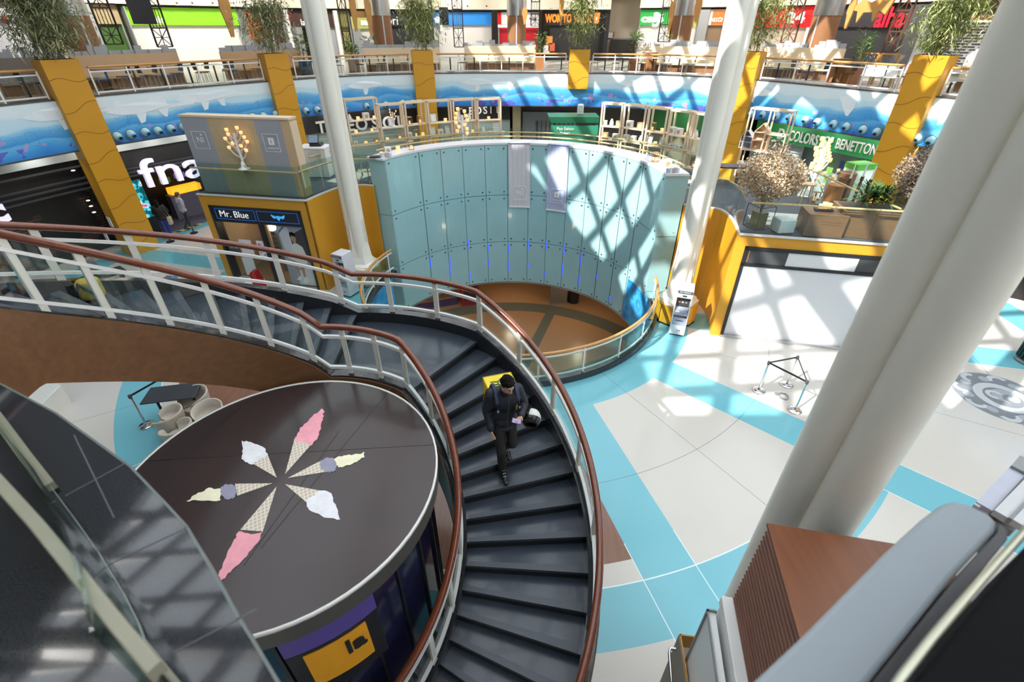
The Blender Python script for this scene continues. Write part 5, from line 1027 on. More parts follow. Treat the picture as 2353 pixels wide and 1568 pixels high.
plant(2110, 170, 70, 1.6, 'pale green palm in a terracotta box left of the rightmost ochre pillar', [mat('palm green', (.22, .36, .12), .5, 0, .3), G2], 60, TERR, .6, .95, .7, .6, True); plant(1540, 100, 75, 4.1, 'small green plant beside the cafe column', [G1, G2], 60)
for u, w_, lab in ((1935, .55, 'terracotta box post at the end of the cream banquette below the red sign'), (1500, .5, 'terracotta box post beside the cream banquette left of the right ivory column')):
    p = rp(u, 140, 2.3); t = T('box_post', lab, 'post', (p.x, p.y, ZT)); ob('body', MB().box((p.x, p.y, ZT+.47), (w_, w_, .94)), TERR, t); ob('cap', MB().box((p.x, p.y, ZT+.955), (w_+.04, w_+.04, .03)), BROWN, t)
for i, (u, s) in enumerate(((1975, 0), (2022, 1))):
    p0, p1 = rp(u, 140, 2.8), rp(u+42, 140, 2.8); t = T('lattice_partition', ('left' if i == 0 else 'right')+' half of the honey framed lattice partition below the red script letters', 'partition', (*p0.xy, ZT)); b = MB(); A = lambda s, z: V((p0.x+(p1.x-p0.x)*s, p0.y+(p1.y-p0.y)*s, z))
    for s in (0, 1): b.beam(A(s, ZT), A(s, 7.05), .08, .06)
    b.beam(A(0, 7.05), A(1, 7.05), .08, .06); b.beam(A(0, ZT+.4), A(1, ZT+.4), .08, .06); ob('frame', b, CARV, t); b = MB(); [b.beam(A(q/9, ZT+.4), A(q/9, 7.05), .03, .02) for q in range(1, 9)]; ob('slat_infill', b, MGREY, t)
for i, (u, off) in enumerate(((1995, 1.2), (2022, 1.3), (2052, 1.2), (2195, 1.1))):
    p = rp(u, 160, off); d, n = tang(az(u, 160)); t = T('white_chair', ('white shell chair %s' % ['nearest the terracotta post on the right gallery', 'in the middle of the three on the right gallery', 'nearest the pale green palm', 'behind the rail at the right edge beside the rightmost pillar'][i]), 'chair', (p.x, p.y, ZT+.002), atan2(d.y, d.x)+.4, 'white shell chairs'); k = dict(parent=t, local=True)
    b = MB(); b.hexa([(-.2, -.2, .44), (.2, -.2, .44), (.2, .2, .44), (-.2, .2, .44)], [(-.2, -.2, .46), (.2, -.2, .46), (.2, .2, .46), (-.2, .2, .46)]); b.hexa([(-.2, .19, .46), (.2, .19, .46), (.2, .21, .46), (-.2, .21, .46)], [(-.18, .27, .85), (.18, .27, .85), (.18, .29, .85), (-.18, .29, .85)]); ob('shell', b, WHITE, **k)
    for x in (-.17, .17):
        for y in (-.17, .17): ob('leg', MB().cyl((x, y, .44), (x*1.2, y*1.2, 0), .014, n=6), STEEL, **k)
# ================================================================ lower shops behind the ring
for u in (90, 200, 300, 380, 460, 560, 720, 800, 900, 1100, 1560, 1780, 1880, 1980, 2120):      # added fill lights, without fittings, brightening the shops under the gallery
    p = kaz(az(u, 330), .45); d, n = tang(az(u, 330)); p.z = 4.12
    l = bpy.data.lights.new('gallery_fill', 'AREA'); l.energy = 13; l.size = .5; l.color = (1, .95, .88)
    q = bpy.data.objects.new('gallery_fill', l); COL.objects.link(q); q.location = p; q.rotation_euler = (n*.8+V((0, 0, -1))).to_track_quat('-Z', 'Y').to_euler()
OL = 1.3
def lb(u0, u1, z0, z1, m, t, nm, off=OL, th=.06, v=330): return ob(nm, band_mesh(u0, u1, off, z0, z1, th, v), m, t)
def zl(u, v, off=OL): return ZAT(u, v, rp(u, v, off))
def lsign(par, body, u, v, px, m, bold=.02, off=OL-.1, align='CENTER', sx=1., ext=.03, w=None):
    a = az(u, v); p = kzc(a, off); p.z = ZAT(u, v, p); d, n = tang(a); s = (ZAT(u, v-px/2, p)-ZAT(u, v+px/2, p))/.70
    o = text('lettering', body, m, par, p, (pi/2, 0, atan2(d.y, d.x)), s, ext, bold, align, 0, sx)
    return fitw(o, (kzc(az(u+w/2, v), off)-kzc(az(u-w/2, v), off)).length) if w else o
SLATM = mat('slatted black', (.016, .016, .018), .45, 0, .2); STRIPG = mat('soffit strip grey', (.36, .40, .40), .4)
t = T('shop', 'dark shop front with black shutters at the left edge under the mural', 'shop', (*rp(80, 450, OL).xy, 0))
lb(-160, 162, 3.72, 4.12, STRIPG, t, 'soffit_strip', OL-.3); lb(-160, 240, 0, 4.15, SLATM, t, 'shutter', OL+.35)
for z in (2.55, 2.75, 2.95, 3.4): lb(-160, 240, z, z+.07, mat('louvre grey', (.05, .052, .058), .4), t, 'louvre_rail', OL-.05, .04)
def warm():
    n = NX('mesh shutter'); w_ = n.op('GREATER_THAN', n.op('FRACT', n.op('MULTIPLY', n.z, 9.)), .45); g = n.op('MULTIPLY', w_, n.op('GREATER_THAN', n.noise(1.2, 4), .55)); return n.done(n.mix(g, (.010, .010, .011), (.075, .045, .03)), .4)
lb(-160, 180, .3, 2.5, warm(), t, 'mesh_shutter', OL+.25, .04); pl_ = lb(168, 240, 0, 4.15, mat('pilaster charcoal', (.028, .030, .034), .4), t, 'pilaster', OL-.1, .4)
for v in (392, 461, 474, 488):
    u = 168+(v-392)*.5; p = rp(u, v, OL-.12); p.z = ZAT(u, v, p); ob('spot', MB().ell(p, (.07, .07, .025)), em('warm spot', (1, .9, .7), 1.2), pl_)
LGL = em('letters lilac white', (.80, .72, .93), .55)
lsign(t, 'c', -8, 486, 60, LGL, .05); 
for i, (u, v) in enumerate(((252, 510), (243, 542))):
    p = rp(u, v, -.35); p.z = ZAT(u, v, p); tt = T('wall_notice', ['white paper notice on the side of the leftmost ochre pillar', 'white paper notice low beside the dark shutters'][i], 'notice', p); ob('paper', MB().box(p, (.26, .02, .38), R(-30)), PAPER, tt)
t = T('shop', 'black shop front with huge glowing white letters behind the leftmost ochre pillar', 'shop', (*rp(400, 400, OL).xy, 0))
lb(255, 640, 3.72, 4.12, STRIPG, t, 'soffit_strip', OL-.2); fa = lb(255, 640, 2.6, 3.72, SLATM, t, 'fascia', OL)
for z in (2.65, 2.8, 2.95): lb(255, 640, z, z+.06, MATS['louvre grey'], t, 'louvre_rail', OL-.04, .04)
lsign(fa, 'fnac', 426, 385, 62, LGL, .006, OL-.18, 'CENTER', 1., .09, 205)
lb(255, 640, 0, 2.6, mat('shop interior black', (.008, .008, .009), .5), t, 'interior', OL+2.6)
lb(250, 640, .012, .02, mat('shop carpet', (.10, .09, .12), .8), t, 'carpet', OL-.1, .1)
b = MB(); q = ringc(az(255, 400), az(640, 400), OL+.0, 8); q2 = ringc(az(255, 400), az(640, 400), OL+2.6, 8); m_ = len(q); b.add([(*x[:2], .012) for x in q]+[(*x[:2], .012) for x in q2], [(i, i+1, m_+i+1, m_+i) for i in range(m_-1)]); ob('carpet_field', b, MATS['shop carpet'], t)
SCRN = None
def screenmat():
    n = NX('led wall'); v = n.noise(2.6, 2); c = n.ramp(v, [(0., (.0, .06, .07)), (.42, (.0, .10, .12)), (.5, (.05, .45, .55)), (.56, (.7, .75, .8)), (.6, (.55, .10, .25)), (.66, (.02, .08, .1)), (1., (.0, .05, .06))], 'CONSTANT'); m = n.done(c, .3); n.L(c, n.b.inputs['Emission Color']); n.b.inputs['Emission Strength'].default_value = .8; return m
tt = T('video_screen', 'colourful teal video screen just inside the glowing letter shop', 'screen', (*rp(330, 470, OL+.2).xy, 0)); lb(303, 345, .8, 2.45, screenmat(), tt, 'picture', OL+.2, .05, 470); lb(302, 346, 0, .8, BLACK, tt, 'stand', OL+.25, .1, 470)
tt = T('sales_counter', 'amber lit sales counter inside the glowing letter shop', 'counter', (*rp(440, 470, OL+1.5).xy, 0)); lb(398, 470, 1.15, 1.45, em('amber light', (1., .42, .02), 1.1), tt, 'lit_top', OL+1.4, .5, 450); lb(398, 470, 0, 1.15, mat('counter lilac grey', (.16, .14, .19), .5), tt, 'front', OL+1.3, .5, 470)
for i, (u, v, m) in enumerate(((378, 415, 'sign green'), (412, 403, 'sign violet'))): lb(u-13, u+14, zl(u, v+6, OL+1), zl(u, v-6, OL+1), em(m, ((.06, .25, .02), (.25, .2, .6))[i], .2), t, 'hanging_sign', OL+1., .04, v)
tt = T('rope_barrier', 'yellow and black striped tape barrier before the glowing letter shop', 'barrier', (*rp(440, 530, .6).xy, 0))
pz = [P(392, 556), P(446, 536), P(470, 527)]
for q in (pz[0], pz[1]): ob('post', MB().cyl((q.x, q.y, 0), (q.x, q.y, .95), .03), DGREY, tt); ob('base', MB().cyl((q.x, q.y, 0), (q.x, q.y, .03), .17), BLACK, tt)
def stripes():
    n = NX('warning tape'); return n.done(n.mix(n.op('GREATER_THAN', n.op('FRACT', n.op('MULTIPLY', n.op('ADD', n.x, n.z), 6.)), .5), (.02, .02, .02), (.55, .42, .05)), .5)
for i in (0, 1): ob('tape', MB().beam(V((pz[i].x, pz[i].y, .3)), V((pz[i+1].x, pz[i+1].y, .3)), .01, .07), stripes(), tt)
SLG = mat('pale green slats', (.42, .52, .47), .5)
t = T('shop', 'black shop front with spaced white capitals behind the left ivory column', 'shop', (*rp(800, 300, OL).xy, 0)); fa = lb(668, 985, 3.1, 4.15, mat('sign black', (.02, .02, .022), .4), t, 'fascia', OL); lb(668, 985, 0, 3.1, SLG, t, 'shutter', OL+.2)
WL = mat('letters plain white', (.75, .75, .74), .4)
for ch, u, v in (('T', 738, 294), ('E', 772, 292), ('E', 806, 289), ('O', 831, 287), ('S', 862, 285), ('O', 893, 283), ('U', 925, 281)): lsign(fa, ch, u, v, 27, WL, .02)
for z in [x*.16+.3 for x in range(17)]: lb(668, 985, z, z+.02, mat('slat groove', (.25, .33, .30), .5), t, 'slat_groove', OL+.12, .02)
t = T('shop', 'black shop front with white capitals above the left wooden shelves', 'shop', (*rp(1090, 260, OL).xy, 0)); fa = lb(1012, 1172, 3.25, 4.15, MATS['sign black'], t, 'fascia', OL); lb(1012, 1172, 0, 3.25, MATS['pale green slats'], t, 'shutter', OL+.2)
for ch, u, v in (('T', 1056, 258), ('E', 1082, 256), ('O', 1098, 255), ('S', 1115, 254), ('I', 1128, 253), ('E', 1145, 252)): lsign(fa, ch, u, v, 17, WL, .01)
t = T('shop', 'dim brown shop front in the middle under the far mural', 'shop', (*rp(1300, 270, OL).xy, 0)); lb(1176, 1480, 0, 4.15, mat('dim brown', (.075, .06, .05), .6), t, 'wall', OL+.8); lb(1178, 1196, 0, 4.15, mat('cream jamb', (.50, .42, .24), .5), t, 'jamb', OL, .3); lb(1200, 1320, 0, 3.6, MGREY, t, 'shutter', OL+.7)
for u in range(1232, 1320, 10): lb(u, u+2, 0, 3.1, DGREY, t, 'shutter_fold', OL+.6, .04)
t = T('shop', 'green fascia shop front behind the right wooden shelves', 'shop', (*rp(1590, 270, OL).xy, 0)); lb(1482, 1690, 3.0, 4.15, em('deep green fascia', (.03, .17, .05), .05), t, 'fascia', OL); lb(1482, 1690, 0, 3.0, mat('olive dim', (.14, .14, .09), .5), t, 'shutter', OL+.3)
t = T('shop', 'green shop front with white capitals right of the right ivory column', 'shop', (*rp(1900, 340, OL).xy, 0)); GRF = em('fresh green fascia', (.03, .30, .09), .08); fa = lb(1728, 2075, 3.12, 4.1, GRF, t, 'fascia', OL); 
W = 'D COLORS OF BENETTON,'; us = [1800, 1822, 1840, 1858, 1872, 1886, 1903, 1906, 1921, 1936, 1940, 1956, 1972, 1985, 1999, 2000, 2010]
for w_, u, v, wd in (('D', 1793, 309, 15), ('COLORS', 1846, 318, 70), ('OF', 1903, 327, 22), ('BENETTON,', 1969, 339, 102)): lsign(fa, w_, u, v, 24, WL, .008, w=wd)
lb(1728, 1850, 0, 3.1, mat('slat grey', (.33, .38, .40), .5), t, 'slat_shutter', OL+.3); lb(1850, 2075, 0, 3.1, mat('window pale', (.30, .37, .36), .3), t, 'window_back', OL+1.2)
for z in [x*.15+.3 for x in range(18)]: lb(1728, 1850, z, z+.025, MGREY, t, 'slat_groove', OL+.22, .02)
rn = random.Random(5)
for i, (u, v, c) in enumerate(((1911, 370, 0), (1936, 378, 1), (1962, 374, 2), (1980, 382, 0), (1905, 392, 0), (1900, 412, 0), (1934, 398, 1), (1960, 404, 2), (1984, 408, 0), (1950, 440, 2), (1975, 452, 0))): lb(u-7, u+8, zl(u, v+10, OL+.7), zl(u, v-8, OL+.7), mat('poster%d' % c, ((.14, .30, .06), (.03, .07, .20), (.42, .42, .08))[c], .5), t, 'window_poster', OL+.7, .02, v)
t = T('shop', 'dark shop front right of the rightmost ochre pillar', 'shop', (*rp(2160, 380, OL).xy, 0)); lb(2085, 2420, 0, 4.12, mat('dark ochre wall', (.10, .06, .02), .5), t, 'wall', OL+.3); lb(2085, 2420, 2.9, 4.1, DGREY, t, 'fascia', OL)
# ================================================================ things on the mezzanine
def gr(pts, label, n_panel=6, zr=4.15, zg=4.32, zb=ZM, gm=None):
    c = V((sum(p[0] for p in pts)/len(pts), sum(p[1] for p in pts)/len(pts), zb)); t = T('glass_rail', label, 'balustrade', c)
    seg = [V((p[0], p[1], 0)) for p in pts]
    b = MB(); b.tube([p+V((0, 0, zr)) for p in seg], .028, 8); ob('handrail', b, wood('pale handrail', (.50, .38, .17), .35, 0, .15), t)
    L = [0]
    for i in range(1, len(seg)): L.append(L[-1]+(seg[i]-seg[i-1]).length)
    def at(s):
        for i in range(1, len(seg)):
            if s <= L[i]+1e-6: return seg[i-1]+(seg[i]-seg[i-1])*((s-L[i-1])/max(1e-6, L[i]-L[i-1]))
        return seg[-1]
    for k in range(n_panel):
        s0, s1 = L[-1]*k/n_panel+.012, L[-1]*(k+1)/n_panel-.012; b = MB(); b.sweep([at(s0+(s1-s0)*q/4) for q in range(5)], [(-.005, zb), (.005, zb), (.005, zg), (-.005, zg)]); ob('glass_pane', b, gm or GGLASS, t) if gm != 0 else None
        p = at(s0); ob('clamp', MB().cyl(p+V((0, 0, zr-.02)), p+V((0, 0, zr+.02)), .035, n=8), STEEL, t)
    return t
gr([tuple(lf(.05, .06, 0).xy), tuple(lf(3.9, .06, 0).xy)], 'glass balustrade with pale handrail before the beige display wall', 4)
gr([(-6.85, 15.6), (-6.5, 16.5), (-6.2, 17.05), (-5.6, 17.4), (-5.05, 17.35)], 'glass balustrade curving from the display wall to the glass drum', 3)
gr([tuple(rf(.1, .06, 0).xy), tuple(rf(4.15, .06, 0).xy)], 'glass balustrade with pale handrail above the white shutter', 4, gm=GLASS)
gr([(6.32, 12.7), (6.62, 13.9), (6.55, 14.6), (6.1, 14.9), (5.5, 15.1)], 'glass balustrade curving from the right kiosk to the glass drum', 3, gm=GLASS)
gr([tuple(cp(a, 7.75, 0).xy) for a in range(18, 162, 4)], 'outer curved glass balustrade behind the wooden shelves', 16, gm=GLASS)
gr([tuple(cp(a, 5.62, 0).xy) for a in range(8, 150, 4)], 'inner curved handrail along the back of the glass drum', 14, 4.36, 4.28, gm=0)
q = [P(1868, 388, 4.2), P(1960, 430, 4.2), P(2072, 476, 4.2)]; gr([tuple(p.xy) for p in q], 'brown wooden rail with clear glass crossing the right deck behind the candlesticks', 3, gm=GLASS)
# display wall
t = T('display_wall', 'beige and grey display wall with NI and candle emblems above the navy signed kiosk', 'display wall', lf(2, .5, ZM)); GRY = mat('panel lilac grey', (.36, .37, .41), .6, 0, .03)
ob('wall_body', lbx(MB(), .12, 3.92, .28, .66, ZM+.01, 5.68), OAK, t)
for s0, s1, m in ((.12, 1.08, GRY), (1.08, 2.72, mat('oak sheet', (.55, .42, .25), .55, 0, .15, 6.)), (2.72, 3.62, GRY)): ob('panel', lbx(MB(), s0, s1, .262, .28, ZM+.01, 5.66), m, t)
ob('top_cap', lbx(MB(), .10, 3.94, .25, .68, 5.66, 5.72), PINE, t); ob('side_frame', lbx(MB(), 3.92, 3.94, .28, .66, ZM+.3, 5.6), PINE, t)
phi_ = DG(rzl)+90
emblem(t, phi_, 4.98, 'NI', 0, .95, lf(.62, .25, 4.98)); emblem(t, phi_, 4.98, 'C', 0, .95, lf(3.16, .25, 4.98))
def candle_tree(label, base, h, e, n, w=.5, seed=1, pots=9, flat_=.06):
    t = T('candle_tree', label, 'candle holder', base); rn = random.Random(seed); b = MB(); e = V(e).normalized(); B_ = V(base)
    b.tube([B_+V((0, 0, .02)), B_+e*.02+V((0, 0, h*.3)), B_-e*.02+V((0, 0, h*.6)), B_+V((0, 0, h*.9))], .045*h/1.3, 8); ob('trunk', b, WHITE, t)
    b = MB(); b.lathe([(.2*h/1.3, 0), (.2*h/1.3, .02), (.09*h/1.3, .06), (.05*h/1.3, .2*h)], B_, 14); ob('foot', b, WHITE, t)
    for k in range(pots):
        s = -1 if k % 2 else 1; q = .45+.55*k/(pots-1); x = s*w*(.25+.6*rn.random())*sin(pi*min(1, (q-.3)*1.1)+.15); p = B_+e*x+V((0, 0, h*q)); b = MB(); b.tube([B_+V((0, 0, h*(q-.22))), B_+e*x*.6+V((0, 0, h*(q-.13))), p], .02*h/1.3, 6); ob('branch', b, WHITE, t)
        b = MB(); r = .058*min(1.25, h/1.3); b.lathe([(.001, 0), (r*.8, 0), (r, r*.6), (r, r*1.7), (r*.8, r*1.7), (r*.7, r*.3)], p, 12); ob('candle_cup', b, AMBER, t)
    return t
candle_tree('white candle tree with glowing cups mounted on the beige display wall', lf(2.02, .12, 4.17), 1.2, LE, None, .52, 2, 11)
def counter(label, p, d, rz, m=WHITE):
    t = T('counter', label, 'counter', p, rz); k = dict(parent=t, local=True); ob('body', MB().box((0, 0, d[2]/2), (d[0], d[1], d[2]-.04)), m, **k); ob('top', MB().box((0, 0, d[2]-.02), (d[0]+.03, d[1]+.03, .04)), m, **k); ob('recessed_foot', MB().box((0, 0, .015), (d[0]-.06, d[1]-.06, .03)), DGREY, **k); return t  # dark grey base set in from the counter sides
p = P(722, 408, ZM); counter('white sales counter with black till right of the display wall', (p.x+.12, p.y+.35, ZM+.001), (1.05, .75, 1.05), rzl+.12)
t = T('cash_register', 'black touchscreen till on the white sales counter', 'till', (p.x+.2, p.y+.35, ZM+1.05)); c = V((p.x+.2, p.y+.35, ZM+1.05)); ob('base', MB().box(c+V((0, .05, .05)), (.42, .36, .10)), BLACK, t, bevel=.02); b = MB(); b.hexa([c+V(q) for q in ((-.24, -.12, .12), (.14, -.12, .12), (.14, -.09, .1), (-.24, -.09, .1))], [c+V(q) for q in ((-.24, .04, .38), (.14, .04, .38), (.14, .07, .36), (-.24, .07, .36))]); s_ = ob('monitor', b, BLACK, t); b = MB(); b.hexa([c+V(q) for q in ((-.22, -.122, .14), (.12, -.122, .14), (.12, -.118, .14), (-.22, -.118, .14))], [c+V(q) for q in ((-.22, .03, .37), (.12, .03, .37), (.12, .034, .37), (-.22, .034, .37))]); ob('screen', b, mat('till screen', (.22, .30, .38), .2), s_)
# shelf units with their goods
SHELF = [(790, 231, 866, 225), (868, 243, 926, 239), (929, 238, 978, 233), (981, 234, 1037, 231), (1040, 231, 1093, 228), (1096, 229, 1152, 227)]
SHELR = [(1383, 238, 1432, 241), (1435, 241, 1486, 246), (1490, 247, 1536, 252), (1540, 253, 1588, 259), (1591, 260, 1640, 266)]
BOXW = mat('gift box white', (.78, .77, .74), .5, 0, .04); BOXT = mat('gift box tan', (.52, .33, .18), .55, 0, .1); FRM = mat('silver frame', (.50, .50, .52), .3, .5); BLUEB = mat('pale blue box', (.42, .55, .66), .5)
COUNT = {}
def item(kind, p, rz, lab, grp):
    c = {'jar': 'candle', 'box': 'box', 'frame': 'picture frame', 'vase': 'vase', 'lantern': 'lantern', 'towel': 'towel', 'books': 'box set'}[kind]; t = T({'jar': 'candle_jar', 'box': 'gift_box', 'frame': 'picture_frame', 'vase': 'white_vase', 'lantern': 'candle_lantern', 'towel': 'folded_towel', 'books': 'box_set'}[kind], lab, c, p, rz, grp); k = dict(parent=t, local=True); rn = random.Random(hash(lab) % 999 if False else len(lab)*7+int(p[0]*50) % 97)
    if kind == 'jar': s = rn.uniform(.85, 1.25); b = MB(); b.lathe([(.001, 0), (.06*s, 0), (.065*s, .12*s), (.05*s, .12*s), (.05*s, .08*s), (.001, .08*s)], (0, 0, 0), 14); ob('glass', b, AMBER, **k); ob('wick', MB().cyl((0, 0, .08*s), (0, 0, .11*s), .004, n=5), BLACK, **k)
    elif kind == 'box': s = rn.uniform(.9, 1.3); m = rn.choice((BOXW, BOXW, BOXT)); ob('carton', MB().box((0, 0, .1*s), (.2*s, .16*s, .2*s)), m, **k); ob('window', MB().box((0, -.081*s, .1*s), (.1*s, .004, .11*s)), AMBER if m is BOXT else MATS['gift box tan'], **k); ob('lid', MB().box((0, 0, .2*s+.006), (.205*s, .165*s, .012)), m, **k)
    elif kind == 'frame': b = MB(); b.hexa([(-.13, -.02, 0), (.13, -.02, 0), (.13, 0, 0), (-.13, 0, 0)], [(-.13, .05, .34), (.13, .05, .34), (.13, .07, .34), (-.13, .07, .34)]); ob('frame', b, FRM, **k); b = MB(); b.hexa([(-.09, -.025, .05), (.09, -.025, .05), (.09, -.015, .05), (-.09, -.015, .05)], [(-.09, .037, .29), (.09, .037, .29), (.09, .045, .29), (-.09, .045, .29)]); ob('picture', b, BOXW, **k)
    elif kind == 'vase': b = MB(); b.lathe([(.001, 0), (.06, 0), (.09, .08), (.07, .18), (.035, .24), (.045, .27), (.03, .27)], (0, 0, 0), 16); ob('body', b, WHITE, **k)
    elif kind == 'lantern':
        for x in (-.08, .08):
            for y in (-.08, .08): ob('upright', MB().box((x, y, .14), (.014, .014, .28)), mat('brass wire', (.42, .28, .12), .3, .7), **k)
        ob('base', MB().box((0, 0, .01), (.18, .18, .02)), BOXT, **k); ob('cap', MB().box((0, 0, .29), (.18, .18, .02)), BOXT, **k); ob('candle', MB().cyl((0, 0, .02), (0, 0, .14), .045, n=12), AMBER, **k)
    elif kind == 'towel': ob('fold', MB().box((0, 0, .04), (.34, .26, .08)), BOXW, bevel=.03, **k)
    elif kind == 'books':
        for i in range(5): ob('small_box', MB().box((-.16+.08*i, 0, .07+.01*(i % 2)), (.07, .12, .14+.02*(i % 2))), (BLUEB, BOXW, mat('dusty rose', (.55, .36, .38), .5))[i % 3], **k)
    return t
def shelf(i, q, side, kinds, zs=(.22, .74, 1.26)):
    a, c = P(q[0], q[1], 5.42), P(q[2], q[3], 5.42); a.z = c.z = ZM+.001; d = (c-a); L = d.length; d.normalize(); n = V((-d.y, d.x, 0)); o = ORD[i]; where = 'left of the two banners' if side == 'L' else 'right of the two banners'
    t = T('shelf_unit', '%s open wooden shelf unit from the left, %s' % (o, where), 'shelf', (a+c)/2, atan2(d.y, d.x), 'wooden shelf units '+where); k = dict(parent=t, local=True); D = .38; H = 2.12
    for x in (-L/2+.03, L/2-.03):
        for y in (.03, D): ob('upright', MB().box((x, y, H/2), (.06, .06, H)), PINE, **k)
    for z in zs: ob('board', MB().box((0, D/2, z), (L, D, .035)), PINE, **k)
    b = MB(); b.box((0, .03, H), (L, .06, .07)); b.box((0, D, H), (L, .06, .07)); b.box((-L/2+.03, D/2, H), (.045, D, .05)); b.box((L/2-.03, D/2, H), (.045, D, .05)); ob('top_frame', b, PINE, **k)
    lev = ('bottom', 'middle', 'top')
    for z, row, lv in zip(zs, kinds, lev):
        m = len(row)
        for j, kd in enumerate(row):
            x = -L/2+L*(j+.5)/m; p = (a+c)/2+d*x+n*(D/2)+V((0, 0, z+.0185)); nm_ = {'jar': 'amber candle jar', 'box': 'small gift box', 'frame': 'pale picture frame', 'vase': 'white vase', 'lantern': 'brass candle lantern', 'books': 'row of little boxes', 'towel': 'folded towel'}[kd]
            pos = '' if m == 1 else (('left', 'right') if m == 2 else ('left', 'centre', 'right') if m == 3 else ('left', 'second', 'third', 'right'))[j]+' on '
            item(kd, p, atan2(d.y, d.x), '%s, %s%s board of %s shelf %s' % (nm_, pos, lv, o, where), 'goods on the wooden shelves')
    return t
rk = random.Random(11); KL = [[['box', 'jar', 'box'], ['jar', 'jar'], ['vase', 'jar', 'box', 'jar']], [['box', 'jar', 'vase'], ['jar', 'box'], ['frame']], [['lantern', 'jar'], ['box', 'lantern', 'jar'], ['lantern', 'lantern']], [['vase', 'towel'], ['frame', 'box', 'frame'], ['frame', 'jar']], [['jar', 'jar', 'jar'], ['vase', 'jar', 'vase', 'jar'], ['vase', 'vase']], [['towel', 'vase'], ['vase', 'jar'], ['jar']]]
KR = [[['box', 'vase'], ['box', 'box'], ['box', 'vase', 'box']], [['books'], ['box', 'box', 'vase'], ['box', 'box']], [['books', 'jar'], ['frame', 'jar', 'frame'], ['lantern', 'jar']], [['towel', 'books'], ['books', 'books'], ['box', 'box', 'jar']], [['box'], ['vase', 'jar'], ['vase', 'lantern']]]
for i, q in enumerate(SHELF): shelf(i, q, 'L', KL[i])
for i, q in enumerate(SHELR): shelf(i, q, 'R', KR[i])
p = P(898, 268, 4.57); a_ = (P(868, 243, 5.42)+P(926, 239, 5.42))/2; candle_tree('white candle tree with amber cups on the second shelf left of the banners', (a_.x, a_.y+.15, ZM+1.282), .62, (1, 0, 0), None, .25, 4, 8)
a_ = (P(1040, 231, 5.42)+P(1093, 228, 5.42))/2; candle_tree('white candle tree before the fifth shelf left of the banners', (a_.x-.1, a_.y-.4, ZM+.001), 1.75, (1, 0, 0), None, .42, 6, 12)
# goods on the drum's ledge
LZ = 4.271
def led_item(kind, u, v, lab): p = P(u, v, LZ); return item(kind, (p.x, p.y, LZ), .2, lab, 'goods on the drum ledge')
led_item('box', 893, 353, 'white candle box at the left end of the drum ledge'); led_item('jar', 877, 357, 'amber candle left of the white box on the drum ledge'); led_item('books', 887, 361, 'row of little boxes nearest the left corner of the drum ledge'); led_item('jar', 915, 346, 'amber candle right of the white box on the left drum ledge'); led_item('lantern', 946, 344, 'brass wire lantern on the left part of the drum ledge')
led_item('box', 1530, 386, 'white and amber candle box at the right end of the drum ledge'); led_item('lantern', 1505, 372, 'gold wire stand on the right part of the drum ledge'); led_item('books', 1545, 397, 'row of little boxes at the right corner of the drum ledge'); led_item('jar', 1541, 390, 'amber candle beside the box on the right drum ledge')
t = T('dark_tray', 'black tray at the left corner of the drum ledge', 'tray', P(862, 360, LZ)); p = P(862, 360, LZ+.02); ob('dish', MB().box(p, (.36, .24, .03), .2), BLACK, t); ob('rim', MB().box(p+V((0, 0, .02)), (.38, .26, .012), .2), DGREY, t)
for i in range(5): p = P(1140, 322, ZM+.5); item('towel', (p.x+.02*(i % 2), p.y+.55, 4.05+.085*i), .1, ['lowest', 'second', 'third', 'fourth', 'topmost'][i]+' white folded towel of the stack right of the left shelves', 'folded towels in a stack')
p = P(1140, 322, ZM+.5); t = T('side_table', 'small white side table under the stack of white towels', 'table', (p.x, p.y+.55, ZM)); ob('top', MB().box((p.x, p.y+.55, 4.03), (.75, .5, .035)), WHITE, t); [ob('leg', MB().box((p.x+x, p.y+.55+y, (ZM+4.012)/2), (.04, .04, 4.012-ZM)), PINE, t) for x in (-.32, .32) for y in (-.2, .2)]
t = T('lounge_chair', 'folded bamboo lounger frame beside the left end of the glass drum', 'chair', P(835, 425, ZM)); p = P(835, 425, ZM); b = MB()
for s in (-.22, .22): b = MB(); b.tube([p+V((s, .1, .03)), p+V((s-.05, .2, .5)), p+V((s+.1, .5, .62)), p+V((s+.2, .15, .3)), p+V((s, .1, .03))], .028, 8); ob('side_frame', b, mat('bamboo grey', (.42, .37, .28), .5), t)
ob('seat', MB().box(p+V((.03, .3, .42)), (.45, .35, .04), .2), CREAM, t)
p = V((3.2, 25.0, 0)); t = T('market_cart', 'green market cart with white lettering beyond the outer balustrade', 'cart', p); z1, z0 = PY(1320, 268, 25.).z, PY(1320, 306, 25.).z; x0, x1 = PY(1266, 280, 25.).x, PY(1376, 280, 25.).x; GC = mat('cart green', (.02, .19, .10), .4)
ob('canopy', MB().hexa([(x0, 25, z1-.28), (x1, 25, z1-.28), (x1, 26.2, z1-.28), (x0, 26.2, z1-.28)], [(x0-.12, 24.9, z1), (x1, 24.9, z1), (x1, 26.2, z1), (x0-.12, 26.2, z1)]), GC, t); bd = ob('sign_board', MB().box(((x0+x1)/2, 25.05, z1-.62), (x1-x0, .08, .42)), mat('cart green light', (.03, .25, .14), .4), t); text('lettering', 'Pao Saloio', WHITE, bd, (x0+.72, 24.99, z1-.55), (pi/2, 0, 0), .2, .005); text('lettering', 'Padaria', WHITE, bd, (x0+.72, 24.99, z1-.74), (pi/2, 0, 0), .17, .005); ob('cabinet', MB().box(((x0+x1)/2, 25.6, (z1-.9)/2), (x1-x0-.1, 1.1, z1-.9)), GC, t)
for x in (x0+.08, x1-.08): ob('post', MB().box((x, 25.1, (z1-.2)/2), (.07, .07, z1-.3)), GC, t)
